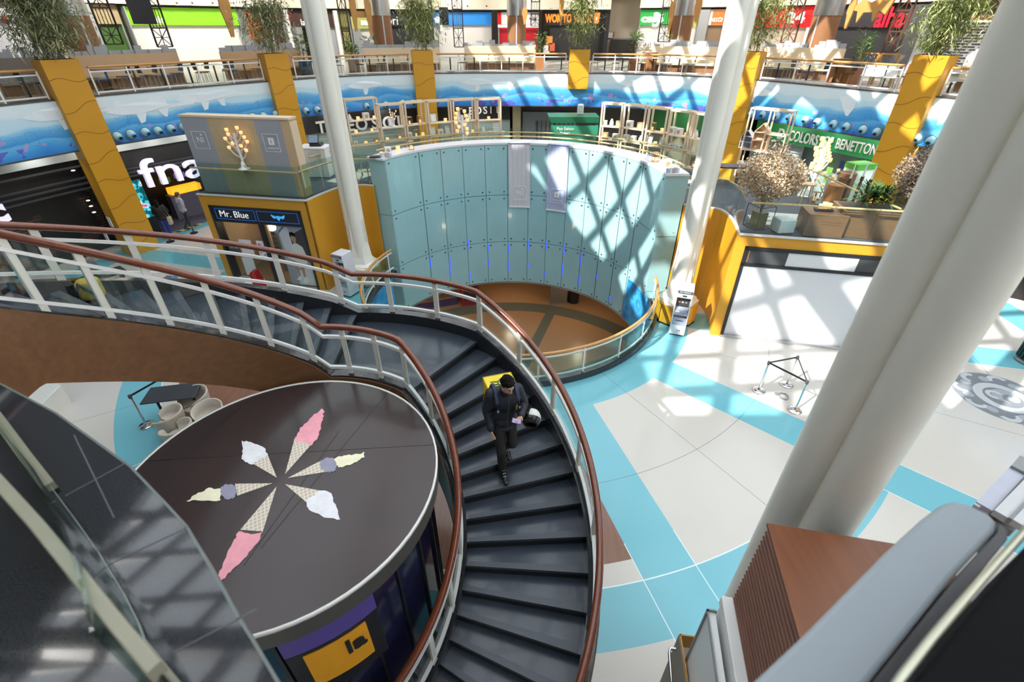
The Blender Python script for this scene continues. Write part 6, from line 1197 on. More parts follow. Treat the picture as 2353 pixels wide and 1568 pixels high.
q = PY(1333, 262, 25.5); t = T('cart_fan', 'white upright heater standing on the green market cart', 'heater', (q.x, 25.5, z1)); ob('housing', MB().box((q.x, 25.5, z1+.26), (.3, .2, .46)), WHITE, t, bevel=.06); ob('grille', MB().box((q.x, 25.39, z1+.3), (.2, .02, .26)), LGREY, t); ob('foot', MB().box((q.x, 25.5, z1+.015), (.34, .26, .03)), MGREY, t)
# ---------------------------------------------------------------- right kiosk deck
def dry_plant(u, v, vt, w, label, m, n, stems=6, pot=None, up=1.):
    p = P(u, v, ZM); t = T('dried_plant', label, 'plant', p); rn = random.Random(int(u)); top = ZAT(u, vt, p); b = MB(); H = top-ZM
    for k in range(stems): a = rn.uniform(0, 6.28); bb = MB(); e = p+V((cos(a)*w*.3, sin(a)*w*.3, H*.72)); bb.tube([p+V((0, 0, .25)), p+V((cos(a)*.05, sin(a)*.05, H*.4)), e], .014, 6); ob('stem', bb, mat('dry stem', (.12, .08, .05), .7), t)
    for k in range(n):
        th, q = rn.uniform(0, 6.28), rn.random()**.5; zz_ = rn.gauss(.0, .5); r = w*.5*q*sqrt(max(.05, 1-min(.95, abs(zz_))**2)); c = p+V((cos(th)*r, sin(th)*r, H*.70+zz_*H*.30)); s = rn.uniform(.012, .03)
        b.leaf(c, (rn.uniform(-1, 1), rn.uniform(-1, 1), rn.uniform(-.3, 1)), s*3.4, s*1.6, rn.randint(0, 1)); b.leaf(c, (rn.uniform(-1, 1), rn.uniform(-1, 1), rn.uniform(-1, 1)), s*2.6, s*2., rn.randint(0, 1))
    f = ob('flower_heads', b, m, t); f['kind'] = 'stuff'; return t, p
DR = [DRYC, mat('dried flower pale', (.72, .58, .40), .7, 0, .3, 6.)]
t, p = dry_plant(1738, 521, 345, 1.75, 'big dried tan hydrangea bush in a square olive vase on the right deck', DR, 5200, 9)
ob('vase', MB().box(p+V((0, 0, .22)), (.30, .30, .42), .3), mat('olive glass', (.20, .16, .05), .15), t); t = T('wire_cube', 'thin black wire cube around the olive vase', 'stand', p); b = MB()
for z in (.01, .62):
    for i in range(4): a, c = i*pi/2+.3+pi/4, i*pi/2+.3+3*pi/4; b.beam(p+V((.36*cos(a), .36*sin(a), z)), p+V((.36*cos(c), .36*sin(c), z)), .014, .014)
for i in range(4): a = i*pi/2+.3+pi/4; b.beam(p+V((.36*cos(a), .36*sin(a), 0)), p+V((.36*cos(a), .36*sin(a), .62)), .014, .014)
ob('wire', b, BLACK, t)
p = P(1802, 538, ZM); t = T('white_pouf', 'white ribbed cube stool on the right deck before the oak block', 'stool', (p.x, p.y+.2, ZM)); c = V((p.x, p.y+.2, ZM)); ob('block', MB().box(c+V((0, 0, .2)), (.46, .42, .38), .1), mat('pouf white', (.62, .70, .72), .5), t, bevel=.03, seg=3); [ob('rib', MB().box(c+V((0, 0, .06+.06*k)), (.47, .43, .012), .1), WHITE, t) for k in range(6)]
p = P(1893, 545, ZM); rz = facing(RA, RB); c = V((p.x, p.y+.35, ZM)); OAKD = wood('oak block', (.19, .098, .045), .5, 0, .2, 2.); t = T('oak_block', 'oak cube plinth holding a black tray of candles on the right deck', 'plinth', c, rz); k_ = dict(parent=t, local=True); ob('body', MB().box((0, 0, .3), (.95, .8, .58)), OAKD, bevel=.008, **k_); ob('top_board', MB().box((0, 0, .60), (.96, .81, .02)), OAKD, **k_)
for z in (.42, .36): ob('groove', MB().box((.1, -.402, z), (.5, .004, .012)), mat('oak dark', (.12, .06, .025), .6), **k_)
t = T('candle_tray', 'black boat shaped tray on the oak cube plinth', 'tray', c+V((0, 0, .611))); ob('dish', MB().box(c+V((-.05, 0, .645)), (.46, .2, .05), rz), BLACK, t, bevel=.02); ob('inner_liner', MB().box(c+V((-.05, 0, .672)), (.40, .15, .01), rz), DGREY, t)
for i in range(3): item('jar', c+V((-.15+.11*i, 0, .678)), 0, '%s amber candle standing in the black tray on the oak plinth' % ('left', 'middle', 'right')[i], 'candles in the black tray')
p = P(1990, 556, ZM); c = V((p.x+.22, p.y+.62, ZM)); t = T('planter_box', 'long oak planter box with spiky green plant on the right deck', 'planter', c); OB = lambda *a: MB().box(*a); [ob('side_board', MB().box(c+V(q), d, rz), OAKD, t) for q, d in (((0, 0, .36), (1.5, .9, .70)),)]; ob('soil', MB().box(c+V((0, 0, .715)), (1.36, .76, .02), rz), mat('soil', (.05, .035, .025), .9), t); ob('rim', MB().box(c+V((0, 0, .705)), (1.54, .94, .012), rz), OAKD, t)
t = T('spiky_plant', 'spiky dark green plant growing in the long oak planter box', 'plant', c+V((0, 0, .725))); b = MB(); rn = random.Random(2)
for k in range(300): a = rn.uniform(0, 6.28); b.leaf(c+V((rn.choice((-.25, 0, .25)), rn.uniform(-.1, .1), .8+rn.uniform(0, .35))), (cos(a), sin(a), rn.uniform(-.1, 1.5)), rn.uniform(.35, .7), .045, rn.randint(0, 1), .25)
ob('foliage', b, [mat('spike green', (.045, .13, .03), .45, 0, .4), G1], t); [ob('stem', MB().cyl(c+V((x, 0, .72)), c+V((x, 0, 1.1)), .03, n=8), BROWN, t) for x in (-.25, 0, .25)]
dry_plant(2075, 548, 325, 1.6, 'fine grey brown dried plant behind the spiky green plant', [mat('dried grey', (.26, .20, .15), .7, 0, .3), mat('dried grey brown', (.36, .27, .2), .7, 0, .3)], 4200, 10)
p = P(1858, 446, ZM); candle_tree('tall white candle tree with many glowing cups on the right deck', p+V((0, 0, .001)), ZAT(1872, 322, p)-ZM, (.97, -.2, 0), None, .34, 8, 20); p = P(1885, 470, ZM); candle_tree('small white candle tree leaning behind the oak cube plinth', p+V((.05, .1, .001)), 1.0, (.97, -.2, 0), None, .4, 9, 7)
rn = random.Random(4)
for i, (u, v, vt) in enumerate(((1938, 500, 375), (1962, 505, 366), (1985, 500, 378))):
    p = P(u-14, v-12, ZM); h = ZAT(u, vt, p)-ZM; t = T('candlestick', ['left', 'middle', 'right'][i]+' tall turned wooden candlestick with white taper on the right deck', 'candlestick', p, 0, 'turned candlesticks on the right deck'); b = MB(); pr_ = [(.001, 0), (.12, 0), (.13, .03), (.05, .08)]+[(.028+.022*abs(sin(q*1.3)), .1+(h*.72-.1)*q/14) for q in range(15)]+[(.05, h*.72), (.001, h*.72)]; b.lathe(pr_, p, 12); ob('turned_stick', b, mat('turned walnut', (.11, .055, .03), .4, 0, .2), t); ob('taper', MB().cyl(p+V((0, 0, h*.72)), p+V((0, 0, h)), .03, .012, 10), WHITE, t)
for i, (u, v, w_, h, lab) in enumerate(((1905, 478, .5, .72, 'tan leather pouf left of the turned candlesticks'), (1925, 462, .5, .9, 'brown rounded stool behind the tan leather pouf'))):
    p = P(u, v, ZM); t = T('pouf', lab, 'pouf', p); ob('body', MB().cyl(p+V((0, 0, .04)), p+V((0, 0, h)), w_/2, n=24), mat('leather%d' % i, ((.48, .22, .08), (.22, .11, .05))[i], .5), t, bevel=.05, seg=3); ob('foot', MB().cyl(p, p+V((0, 0, .04)), w_/2-.04, n=20), BLACK, t)
for i, (u, v, lab) in enumerate(((1870, 462, 'glowing lantern box left of the tan leather pouf'), (1893, 455, 'glowing lantern box on the deck behind the oak plinth'))): p = P(u, v, ZM); item('lantern', p+V((0, 0, .001)), .3, lab, 'lanterns on the right deck')
p = P(1845, 470, ZM); t = T('wooden_stool', 'wooden stool with splayed legs left of the tall candle tree', 'stool', p); ob('seat', MB().cyl(p+V((0, 0, .62)), p+V((0, 0, .66)), .2, n=20), OAK, t); [ob('leg', MB().cyl(p+V((.12*cos(a), .12*sin(a), .62)), p+V((.22*cos(a), .22*sin(a), 0)), .018, n=6), OAK, t) for a in (.5, 2.1, 3.7, 5.2)]
p = P(1960, 470, ZM); t = T('green_display', 'green topped display box behind the turned candlesticks', 'display', p+V((.2, .6, 0))); c = p+V((.2, .6, 0)); ob('case', MB().box(c+V((0, 0, .5)), (.7, .5, .95), .2), mat('pale green acrylic', (.55, .75, .62), .3), t); ob('lid', MB().box(c+V((0, 0, 1.06)), (.72, .52, .16), .2), mat('acid green', (.08, .42, .05), .4), t)
p = P(1668, 432, ZM); t = T('black_table', 'low black folding table behind the right ivory column', 'table', p+V((.3, .5, 0))); c = p+V((.3, .5, 0)); ob('top', MB().box(c+V((0, 0, .62)), (1.4, .6, .05), -.2), mat('table black', (.03, .03, .05), .4), t); [ob('leg', MB().cyl(c+V((x, y, .6)), c+V((x*1.1, y, 0)), .018, n=6), STEEL, t) for x in (-.55, .55) for y in (-.2, .2)]
t = T('platform', 'low pale stone step across the right deck behind the oak plinth', 'platform', rf(2.4, 1.5, ZM)); ob('slab', lbx(MB(), .9, 4.1, 1.25, 2.0, ZM+.006, ZM+.03, fr=rf), TILE, t); ob('edge', lbx(MB(), .88, 4.12, 1.23, 1.25, ZM+.006, ZM+.03, fr=rf), LGREY, t)
# tall shelf with house boxes
a, c = P(1727, 249, 5.62), P(1822, 258, 5.62); a.z = c.z = ZM+.001; d = (c-a); L = d.length; d.normalize(); n = V((-d.y, d.x, 0)); t = T('shelf_unit', 'tall wooden shelf unit holding two house shaped boxes right of the right ivory column', 'shelf', (a+c)/2, atan2(d.y, d.x)); k_ = dict(parent=t, local=True); H = 2.32
for x in (-L/2, 0, L/2):
    for y in (.0, .45): ob('upright', MB().box((x, y, H/2), (.045, .045, H)), PINE, **k_)
for z, x0, x1 in ((.25, -L/2, L/2), (.95, -L/2, L/2), (1.55, .0, L/2)): ob('board', MB().box(((x0+x1)/2, .22, z), (x1-x0, .48, .035)), PINE, **k_)
b = MB(); b.box((0, 0, H), (L+.04, .045, .05)); b.box((0, .45, H), (L+.04, .045, .05)); [b.box((x, .22, H), (.045, .45, .05)) for x in (-L/2, 0, L/2)]; ob('top_frame', b, PINE, **k_)
HC = [mat('house grey', (.40, .42, .48), .5), mat('house pine', (.66, .48, .32), .5)]
for i, (x, w_, h) in enumerate(((-.62, .4, .62), (-.15, .52, .9))):
    o = (a+c)/2+d*x+n*.2+V((0, 0, .97)); t = T('house_box', ['small grey house shaped shelf box on the tall wooden shelf', 'larger pine house shaped shelf box on the tall wooden shelf'][i], 'shelf box', o, atan2(d.y, d.x)); k_ = dict(parent=t, local=True); m = HC[i]
    for s in (-1, 1): ob('side', MB().box((s*w_/2, 0, h*.33), (.02, .26, h*.66)), m, **k_); b = MB(); b.beam((s*w_/2, 0, h*.66), (0, 0, h), .26, .02, (s, 0, 1)); b.v = b.v; ob('roof', b, m, **k_)
    ob('back', MB().box((0, .12, h*.33), (w_, .015, h*.66)), m, **k_); b = MB(); b.hexa([(-w_/2, .115, h*.66), (w_/2, .115, h*.66), (w_/2, .13, h*.66), (-w_/2, .13, h*.66)], [(-.01, .115, h*.99), (.01, .115, h*.99), (.01, .13, h*.99), (-.01, .13, h*.99)]); ob('gable', b, m, **k_); [ob('inner_board', MB().box((0, 0, h*q), (w_, .24, .02)), m, **k_) for q in (.02, .35, .66)]
for j in range(3): item(('box', 'books', 'box')[j], (a+c)/2+d*(-.6+.45*j)+n*.2+V((0, 0, .27)), atan2(d.y, d.x), '%s goods on the lowest board of the tall shelf with house boxes' % ('left', 'middle', 'right')[j], 'goods on the tall shelf')
# ================================================================ people
def frame(o, F, s=1.):
    F = V((F[0], F[1], 0)).normalized(); L = V((-F.y, F.x, 0)); o = V(o)
    return lambda q: o+(L*q[0]+F*q[1]+V((0, 0, q[2])))*s, Matrix((L, F, V((0, 0, 1)))).transposed()
def capsule(b, p0, r0, p1, r1, n=12):
    p0, p1 = V(p0), V(p1); b.ell(p0, r0, None, n, 8); b.ell(p1, r1, None, n, 8); b.cyl(p0, p1, r0, r1, n)
def chain(b, pts):
    for (p0, r0), (p1, r1) in zip(pts, pts[1:]): capsule(b, p0, r0, p1, r1)
def skin(o, vox, it=6, f=.6):
    m = o.modifiers.new('remesh', 'REMESH'); m.mode = 'VOXEL'; m.voxel_size = vox; m.use_smooth_shade = True
    s = o.modifiers.new('smooth', 'SMOOTH'); s.factor = f; s.iterations = it; return o
def hand(b, G, wr, d, up, side, curl, scale=1., thumb=1):
    """palm and five fingers from wrist wr, pointing d, palm normal up, side = thumb side"""
    d, up, side = V(d).normalized(), V(up).normalized(), V(side).normalized(); wr = V(wr); s = scale
    for k in (-1.4, -.45, .5, 1.4): capsule(b, wr+side*k*.010*s, .015*s, wr+d*.085*s+side*k*.019*s, .0125*s, 8)
    for k, L in ((1.45, .062), (.5, .074), (-.48, .070), (-1.45, .054)):
        p = wr+d*.088*s+side*k*.0195*s; dd = d; r = .0092*s
        for j in range(3):
            c = curl*(.5+.35*j); dd = (dd*cos(c)+up*sin(c)).normalized(); q = p+dd*L*s*(.45, .32, .26)[j]; capsule(b, p, r, q, r*.9, 8); p = q; r *= .9
    p = wr+d*.02*s+side*.022*s; dd = (d*.6+side*.8+up*.25).normalized()
    for j, L in enumerate((.042, .032, .026)): q = p+dd*L*s; capsule(b, p, (.0125, .0105, .0092)[j]*s, q, (.0105, .0092, .008)[j]*s, 8); p = q; dd = (dd+d*.5*curl+up*.3*curl).normalized()
def figure(label, o, F, J, mats, vox=.012, hair='short', extra=None, nm='person', sc=1.):
    G, B3 = frame(o, F, sc); t = T(nm, label, 'person', o); W = lambda q: G(q)
    b = MB(); hc = V(J['head']); tilt = J.get('tilt', 0.); tw = J.get('turn', 0.); HM = B3 @ Matrix.Rotation(tw, 3, 'Z') @ Matrix.Rotation(-tilt, 3, 'X')
    H = lambda x, y, z: W(hc)+HM @ V((x, y, z))
    # body: trunk, limbs, head as one skinned surface
    b.ell(W(J['chest']), (.165, .115, .20), B3); b.ell(W(J['waist']), (.14, .10, .17), B3); b.ell(W(J['pelvis']), (.16, .115, .13), B3)
    capsule(b, W(J['chest'])+V((0, 0, .12)), .075, W(hc)-V((0, 0, .06)), .056)
    b.ell(H(0, -.012, .025), (.074, .094, .092), HM); b.ell(H(0, .030, -.04), (.056, .062, .075), HM); b.ell(H(0, .062, -.092), (.026, .024, .022), HM)
    capsule(b, H(0, .092, .012), .010, H(0, .112, -.03), .0145, 8); b.ell(H(0, .094, -.062), (.026, .013, .008), HM); b.ell(H(0, .094, -.076), (.022, .012, .008), HM)
    for s in (-1, 1):
        b.ell(H(.074*s, -.012, -.008), (.011, .022, .032), HM); b.ell(H(.030*s, .086, .022), (.020, .011, .008), HM); b.ell(H(.03*s, .066, -.03), (.022, .02, .02), HM)
    for s, a in ((-1, 'R'), (1, 'L')):
        chain(b, [(W(J['sho'+a]), .058), (W(J['elb'+a]), .045), (W(J['wri'+a]), .030)]); chain(b, [(W(J['hip'+a]), .085), (W(J['kne'+a]), .058), (W(J['ank'+a]), .042)])
        h = J.get('hand'+a, ((0, .1, -1), (0, 1, 0), (0, 1, 0), .5)); hand(b, G, W(J['wri'+a]), *[B3 @ V(q) for q in h[:3]], h[3])
    skin(ob('body', b, mats['skin'], t), min(vox, .0085) if vox < .015 else vox, 3, .5)
    # eyes and brows
    b = MB()
    for s in (-1, 1): b.ell(H(.030*s, .090, .010), (.012, .006, .007), HM, 8, 6, 0); b.ell(H(.030*s, .0955, .009), (.005, .003, .005), HM, 8, 6, 1); b.beam(H(.015*s, .097, .031), H(.048*s, .088, .031), .008, .008, m=1)
    ob('eyes', b, [mat('eye white', (.7, .68, .65), .3), HAIR], t)
    b = MB(); b.ell(H(0, -.022, .048), (.084, .100, .083), HM); b.ell(H(0, -.07, .0), (.074, .055, .085), HM)
    for s in (-1, 1): b.ell(H(.066*s, -.02, .02), (.018, .05, .05), HM)
    b.ell(H(0, .045, .106), (.060, .036, .022), HM)
    if hair == 'long': b.ell(H(0, -.085, -.10), (.085, .045, .16), HM)
    rn = random.Random(3)
    for k in range(26): a = rn.uniform(0, 6.28); q = rn.uniform(.2, 1.); b.ell(H(.07*q*cos(a), -.02+.085*q*sin(a), .05+.075*sqrt(max(0, 1-q*q))), .020, None, 6, 5)
    skin(ob('hair', b, mats.get('hair', HAIR), t), min(vox, .010) if vox < .015 else vox, 2, .5)
    if mats.get('beard'):
        b = MB(); b.ell(H(0, .030, -.072), (.052, .054, .044), HM); b.ell(H(0, .088, -.050), (.026, .012, .006), HM); skin(ob('beard', b, mats['beard'], t), .008, 2)
    # jacket or top
    g = mats.get('bulk', .02); b = MB(); hem = V(J['pelvis'])-V((0, 0, mats.get('hem', .06)))
    b.ell(W(J['chest']), (.185+g, .135+g, .215), B3); b.ell(W(J['waist']), (.17+g, .125+g, .19), B3); b.ell(W(J['pelvis']), (.18+g, .135+g, .14), B3); b.ell(W(hem), (.185+g, .140+g, .06), B3)
    capsule(b, W(J['chest'])+V((0, 0, .13)), .10, W(V(J['chest'])*.35+hc*.65)-V((0, 0, .02)), .072)
    for a in 'RL':
        c = .75 if not mats.get('shortsleeve') else .3; e, w_ = V(J['elb'+a]), V(J['wri'+a]); s = V(J['sho'+a])
        chain(b, [(W(J['chest'])+V((0, 0, .10)), .11), (W(s), .078+g*.5), (W(e), .060+g*.5), (W(e+(w_-e)*.93), .045+g*.3)])
        for k in (.25, .5, .8): b.ell(W(s+(e-s)*k), .074+g*.5, None, 10, 6); b.ell(W(e+(w_-e)*k), .056+g*.45, None, 10, 6)
    skin(ob('jacket', b, mats['top'], t), vox, 5)
    b = MB(); b.ell(W(J['pelvis']), (.172, .125, .13), B3)
    for a in 'RL': h, k, n_ = V(J['hip'+a]), V(J['kne'+a]), V(J['ank'+a]); chain(b, [(W(h), .098), (W(k), .070), (W(n_+(k-n_)*.06), .060)])
    skin(ob('trousers', b, mats['legs'], t), vox, 4)
    for a in 'RL':
        an = V(J['ank'+a]); tz = J.get('toe'+a, 0.); b = MB(); q = an+V((0, .0, -.045)); b.ell(W(an), (.05, .055, .06), B3)
        capsule(b, W(q+V((0, -.045, .0))), .042, W(q+V((0, .12, -.005-tz))), .040); b.ell(W(q+V((0, .17, -.012-tz))), (.043, .05, .030), B3)
        s_ = ob('shoe', b, mats['shoe'], t); skin(s_, .008 if vox < .015 else vox, 2)
        if mats.get('trim'):
            b = MB()
            for k in range(3): p = an+V((0, .06+.03*k, .055-.028*k)); b.beam(W(p+V((-.022, 0, 0))), W(p+V((.022, 0, 0))), .006, .006)
            ob('laces', b, mats['trim'], s_)
    if extra: extra(t, W, B3, J)
    return t, W, B3
NAVYJ = mat('navy black jacket', (.012, .016, .026), .62, 0, .35, 7., .35); BLKT = mat('black trousers', (.012, .011, .011), .7, 0, .3, 9.)
A = P(1165, 1092, 2.5); A.z = 2.5; FD = (.30, -.95)
JM = dict(head=(.0, .06, 1.655), tilt=R(27), turn=R(-14), chest=(0, -.085, 1.32), waist=(0, -.12, 1.12), pelvis=(0, -.135, .95),
    shoR=(-.168, -.09, 1.44), elbR=(-.225, -.12, 1.16), wriR=(-.205, -.0, .915), shoL=(.168, -.08, 1.44), elbL=(.25, -.06, 1.19), wriL=(.13, .185, 1.22),
    hipR=(-.085, -.13, .92), kneR=(-.085, .03, .51), ankR=(-.06, -.02, .10), hipL=(.085, -.14, .92), kneL=(.085, .0, .585), ankL=(.075, -.30, .285), toeL=.05,
    handR=((.05, .25, -1), (.9, .1, 0), (0, 1, .2), .55), handL=((-.75, .62, -.05), (-.05, .15, 1), (.55, .75, .2), .75))
YEL = mat('delivery yellow', (.78, .58, .02), .5, 0, .12, 5.)
def pack_extra(t, W, B3, J):
    st = mat('strap navy', (.015, .022, .06), .6)
    for s in (-1, 1):
        b = MB(); b.tube([W(q) for q in ((.135*s, -.24, 1.40), (.135*s, -.15, 1.535), (.13*s, -.02, 1.53), (.135*s, .085, 1.42), (.14*s, .095, 1.28), (.165*s, .03, 1.13), (.17*s, -.12, 1.05))], .027, 8, rb=.012); ob('strap', b, st, bag)
        b = MB(); b.box(W((.138*s, .108, 1.30)), (.025, .012, .03), 0); ob('buckle', b, MGREY, bag)
bo = frame(A, FD)[0]((.03, -.40, 1.15)); bag = T('delivery_backpack', 'yellow box backpack worn by the man on the stairs', 'backpack', bo, 0); G_, B3_ = frame(A, FD)
def bp(x, y, z): return G_((.03+x*.9, -.40+y*.85, 1.24+z*.95))
def pbox(b, x0, x1, y0, y1, z0, z1, m=0): b.hexa([bp(x0, y0, z0), bp(x1, y0, z0), bp(x1, y1, z0), bp(x0, y1, z0)], [bp(x0, y0, z1), bp(x1, y0, z1), bp(x1, y1, z1), bp(x0, y1, z1)], m); return b
ob('box', pbox(MB(), -.23, .23, -.19, .19, -.28, .22), YEL, bag, bevel=.02, seg=3)
b = MB()
for x in (-.225, .225):
    for y in (-.185, .185): b.tube([bp(x, y, -.27), bp(x, y, .21)], .008, 6)
for x in (-.225, .225): b.tube([bp(x, -.185, .215), bp(x, .185, .215)], .008, 6)
for y in (-.185, .185): b.tube([bp(-.225, y, .215), bp(.225, y, .215)], .008, 6)
ob('piping', b, mat('dark yellow piping', (.42, .30, .01), .5), bag)
b = MB(); b.tube([bp(-.15, .06, .225), bp(-.04, .07, .228), bp(.0, .12, .228), bp(.12, .12, .226)], .011, 6, rb=.004); b.tube([bp(-.15, -.02, .225), bp(-.03, .0, .228), bp(.03, -.06, .228), bp(.14, -.05, .226)], .011, 6, rb=.004); b.tube([bp(-.04, .07, .228), bp(-.03, .0, .228)], .011, 6, rb=.004); ob('green_graphic', b, mat('logo green', (.03, .13, .06), .5), bag)
b = MB()
for k in range(5): b.tube([bp(-.236, -.12+.05*k, -.15+.05*(k % 2)), bp(-.236, -.1+.05*k, -.02-.06*(k % 3))], .008, 6, rb=.004)
ob('side_graphic', b, mat('logo rust', (.42, .20, .02), .5), bag); ob('top_handle', MB().tube([bp(-.07, .17, .22), bp(-.06, .18, .25), bp(.06, .18, .25), bp(.07, .17, .22)], .012, 6), BLACK, bag)
ob('back_pad', pbox(MB(), -.19, .19, .185, .225, -.26, .16), BLACK, bag, bevel=.015)
man, W_, B_ = figure('bearded man in black jacket walking down the stairs looking at a phone', A, FD, JM, dict(skin=mat('face skin', (.60, .36, .24), .5, 0, .08), top=NAVYJ, legs=BLKT, shoe=mat('black boots', (.010, .010, .011), .3), trim=LGREY, beard=mat('beard', (.05, .032, .022), .7, 0, .3, 60.), bulk=.012, hem=.10), .011, 'short', pack_extra, sc=1.06)
b = MB(); b.beam(W_((0.0, .058, 1.36)), W_((0, .062, .95)), .012, .008); jk = [c for c in man.children if c.name.startswith('jacket')][0]
z_ = MB(); z_.tube([W_((.0, .105, 1.43)), W_((.0, .085, 1.3)), W_((0, .055, 1.1)), W_((0, .045, .9))], .006, 6); ob('zip', z_, DGREY, jk)
pc = W_((.045, .272, 1.245)); R3 = B_ @ Matrix.Rotation(R(-35), 3, 'X') @ Matrix.Rotation(R(25), 3, 'Z'); t = T('mobile_phone', 'lilac lit mobile phone held in the hand of the man on the stairs', 'phone', pc)
def rbox(b, c, R3, d, m=0):
    q = [V((sx*d[0]/2, sy*d[1]/2, sz*d[2]/2)) for sz in (-1, 1) for sx, sy in ((-1, -1), (1, -1), (1, 1), (-1, 1))]; q = [c+R3 @ p for p in q]; return b.hexa(q[:4], q[4:], m)
ob('case', rbox(MB(), pc, R3, (.12, .062, .009)), mat('phone case', (.22, .16, .26), .3), t, bevel=.003); ob('screen', rbox(MB(), pc+R3 @ V((0, 0, .0052)), R3, (.108, .054, .002)), em('phone screen', (.40, .32, .52), .15), t)
hcn = W_((.285, .14, 1.10)); t = T('motorcycle_helmet', 'black and white motorcycle helmet hanging from the forearm of the man on the stairs', 'helmet', hcn-V((0, 0, .15)))
RH = B_ @ Matrix.Rotation(R(60), 3, 'X') @ Matrix.Rotation(R(25), 3, 'Y'); b = MB(); n, m = 24, 12; vs = []
for rr in (1., .86):
    for i in range(m+1):
        th = pi*.74*i/m
        for j in range(n): a = 2*pi*j/n; vs.append(hcn+RH @ V((.125*rr*sin(th)*cos(a), .15*rr*sin(th)*sin(a), .14*rr*cos(th))))
k = n*(m+1); fs = [(i*n+j, (i+1)*n+j, (i+1)*n+(j+1) % n, i*n+(j+1) % n) for i in range(m) for j in range(n)]; b.add(vs, fs+[tuple(k+x for x in f[::-1]) for f in fs]+[(m*n+j, k+m*n+j, k+m*n+(j+1) % n, m*n+(j+1) % n) for j in range(n)], 0, True)
for i, f in enumerate(fs):
    if 2 < f[0]//n < 8 and (f[0] % n) in (1, 2, 3, 4, 5, 6, 7): b.m[i] = 1
ob('shell', b, [mat('helmet black', (.015, .015, .017), .18), mat('helmet white', (.62, .65, .60), .25)], t); ob('visor', MB().tube([hcn+RH @ V((.128*sin(1.45)*cos(a), .154*sin(1.45)*sin(a), .03)) for a in [x*.15+2.2 for x in range(15)]], .03, 8, rb=.012), mat('visor smoke', (.02, .02, .025), .08), t)
ob('chin_strap', MB().tube([hcn+RH @ V((-.11, 0, -.06)), W_((.25, .08, 1.16)), W_((.235, .02, 1.24)), W_((.19, .06, 1.25)), hcn+RH @ V((.05, -.1, -.02))], .009, 6), BLACK, t)
# the other people, further away
ST_ = dict(head=(0, .03, 1.62), tilt=R(8), chest=(0, 0, 1.30), waist=(0, 0, 1.12), pelvis=(0, 0, .95), shoR=(-.18, 0, 1.42), elbR=(-.23, -.02, 1.15), wriR=(-.2, .12, .93), shoL=(.18, 0, 1.42), elbL=(.23, -.02, 1.15), wriL=(.2, .12, .93), hipR=(-.085, 0, .90), kneR=(-.09, .02, .49), ankR=(-.09, -.02, .09), hipL=(.085, 0, .90), kneL=(.09, .02, .49), ankL=(.10, -.02, .09))
q = P(392, 548); figure('person in black top and bright blue jeans with back turned at the glowing letter shop', q, (-.4, 1), dict(ST_, elbR=(-.27, .1, 1.2), wriR=(-.12, .28, 1.45), elbL=(.25, .05, 1.18), wriL=(.15, .25, 1.2)), dict(skin=SKIN, top=mat('black knit', (.012, .012, .014), .7), legs=mat('bright blue jeans', (.01, .05, .42), .6), shoe=WHITE, bulk=.02, hem=.0), .018, 'long')
t = T('shoulder_bag', 'beige bag at the side of the person in blue jeans', 'bag', q+V((.25, .1, .62))); ob('bag_body', MB().box(q+V((.27, .05, .82)), (.14, .26, .34), .3), mat('bag beige', (.50, .42, .30), .6), t, bevel=.03); ob('strap', MB().tube([q+V((.27, -.04, .98)), q+V((.22, 0, 1.42)), q+V((.27, .14, .98))], .012, 6), mat('bag beige', (.50, .42, .30), .6), t)
q = P(437, 527); figure('person in pale shirt and dark trousers walking inside the glowing letter shop', q, (.5, .7), dict(ST_, kneL=(.09, .16, .5), ankL=(.1, .1, .12), ankR=(-.09, -.22, .12), wriR=(-.2, -.1, .95)), dict(skin=SKIN, top=mat('pale lilac shirt', (.38, .36, .42), .7), legs=mat('charcoal slacks', (.03, .03, .035), .7), shoe=BLACK, hair=mat('brown hair', (.09, .045, .02), .6), bulk=.025, hem=.05), .018, 'short')
SIT = dict(ST_, head=(0, .06, 1.2), chest=(0, 0, .88), waist=(0, -.03, .70), pelvis=(0, -.03, .54), shoR=(-.18, 0, 1.0), elbR=(-.22, .06, .74), wriR=(-.12, .28, .66), shoL=(.18, 0, 1.0), elbL=(.22, .06, .74), wriL=(.12, .28, .66), hipR=(-.09, .02, .52), kneR=(-.11, .42, .52), ankR=(-.11, .42, .09), hipL=(.09, .02, .52), kneL=(.11, .42, .52), ankL=(.11, .42, .09), tilt=R(15))
sofa = mat('sofa charcoal', (.03, .032, .036), .6)
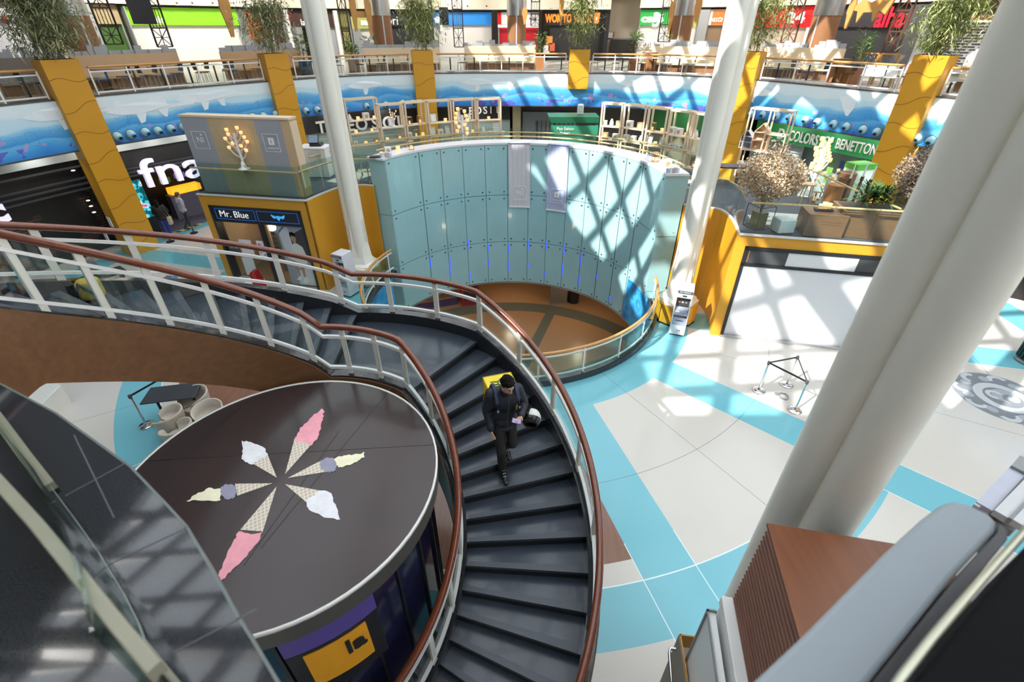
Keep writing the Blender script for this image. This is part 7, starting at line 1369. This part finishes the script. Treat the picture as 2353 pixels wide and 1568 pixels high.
for lab, slab, (u, v), F_, top in (('seated person with black hair and blue shirt seen between the stair rails', 'low charcoal bench under the person in the blue shirt', (382, 628), (.9, -.4), mat('blue shirt', (.10, .22, .42), .7)), ('seated person in grey top at the left behind the stair railing', 'low charcoal bench under the person in the grey top', (192, 592), (.8, -.6), mat('grey top', (.12, .125, .14), .7))):
    q = P(u, v, 1.2); q.z = 0; figure(lab, q, F_, SIT, dict(skin=SKIN, top=top, legs=BLKT, shoe=BLACK, bulk=.02, hem=.0), .018, 'short')
    t = T('bench', slab, 'bench', q); G2, _ = frame(q, F_); c = G2((0, -.08, 0)); ang = atan2(F_[1], F_[0]); ob('seat', MB().box((c.x, c.y, .39), (.6, 1.9, .12), ang), sofa, t, bevel=.03); [ob('leg', MB().box((*(G2((s, -.08, 0)).xy), .165), (.5, .06, .33), ang), BLACK, t) for s in (-.8, .8)]
q = P(272, 690, 3.0); 
p = sp(146, 3.45, 0); p.z = zt(146)+.03; t = T('yellow_bag', 'yellow and black bag resting on the upper stair flight beside the outer railing', 'bag', p); ob('bag_body', MB().box(p+V((0, -.1, .17)), (.26, .2, .28), .5), mat('bag mustard', (.36, .27, .02), .6), t, bevel=.06, seg=3); ob('strap', MB().tube([p+V((-.1, -.22, .1)), p+V((0, -.24, .3)), p+V((.1, -.16, .12))], .02, 6), BLACK, t)
# small red thing before the left kiosk
p = P(590, 668); t = T('kiddie_seat', 'red and white plastic ride seat before the navy signed kiosk', 'ride', (p.x, p.y, 0)); b = MB(); b.hexa([(p.x-.35, p.y-.3, 0), (p.x+.35, p.y-.3, 0), (p.x+.35, p.y+.3, 0), (p.x-.35, p.y+.3, 0)], [(p.x-.28, p.y-.2, .42), (p.x+.28, p.y-.2, .42), (p.x+.28, p.y+.25, .42), (p.x-.28, p.y+.25, .42)]); ob('base', b, WHITE, t, bevel=.06, seg=3)
RED = mat('glossy red', (.38, .012, .016), .2); b = MB(); b.hexa([(p.x+.05, p.y-.25, .2), (p.x+.35, p.y-.25, .1), (p.x+.35, p.y+.25, .1), (p.x+.05, p.y+.25, .2)], [(p.x+.02, p.y-.18, .78), (p.x+.2, p.y-.18, .82), (p.x+.2, p.y+.18, .82), (p.x+.02, p.y+.18, .78)]); ob('backrest', b, RED, t, bevel=.06, seg=3)
t = T('info_totem', 'white rounded podium on the pale floor left of the red ride seat', 'podium', (p.x-1.1, p.y+.4, 0)); ob('plinth', MB().cyl((p.x-1.0, p.y+.5, 0), (p.x-1.0, p.y+.5, .10), .55, n=24), WHITE, t); ob('top_disc', MB().cyl((p.x-1.0, p.y+.5, .1), (p.x-1.0, p.y+.5, .13), .5, n=24), LGREY, t)
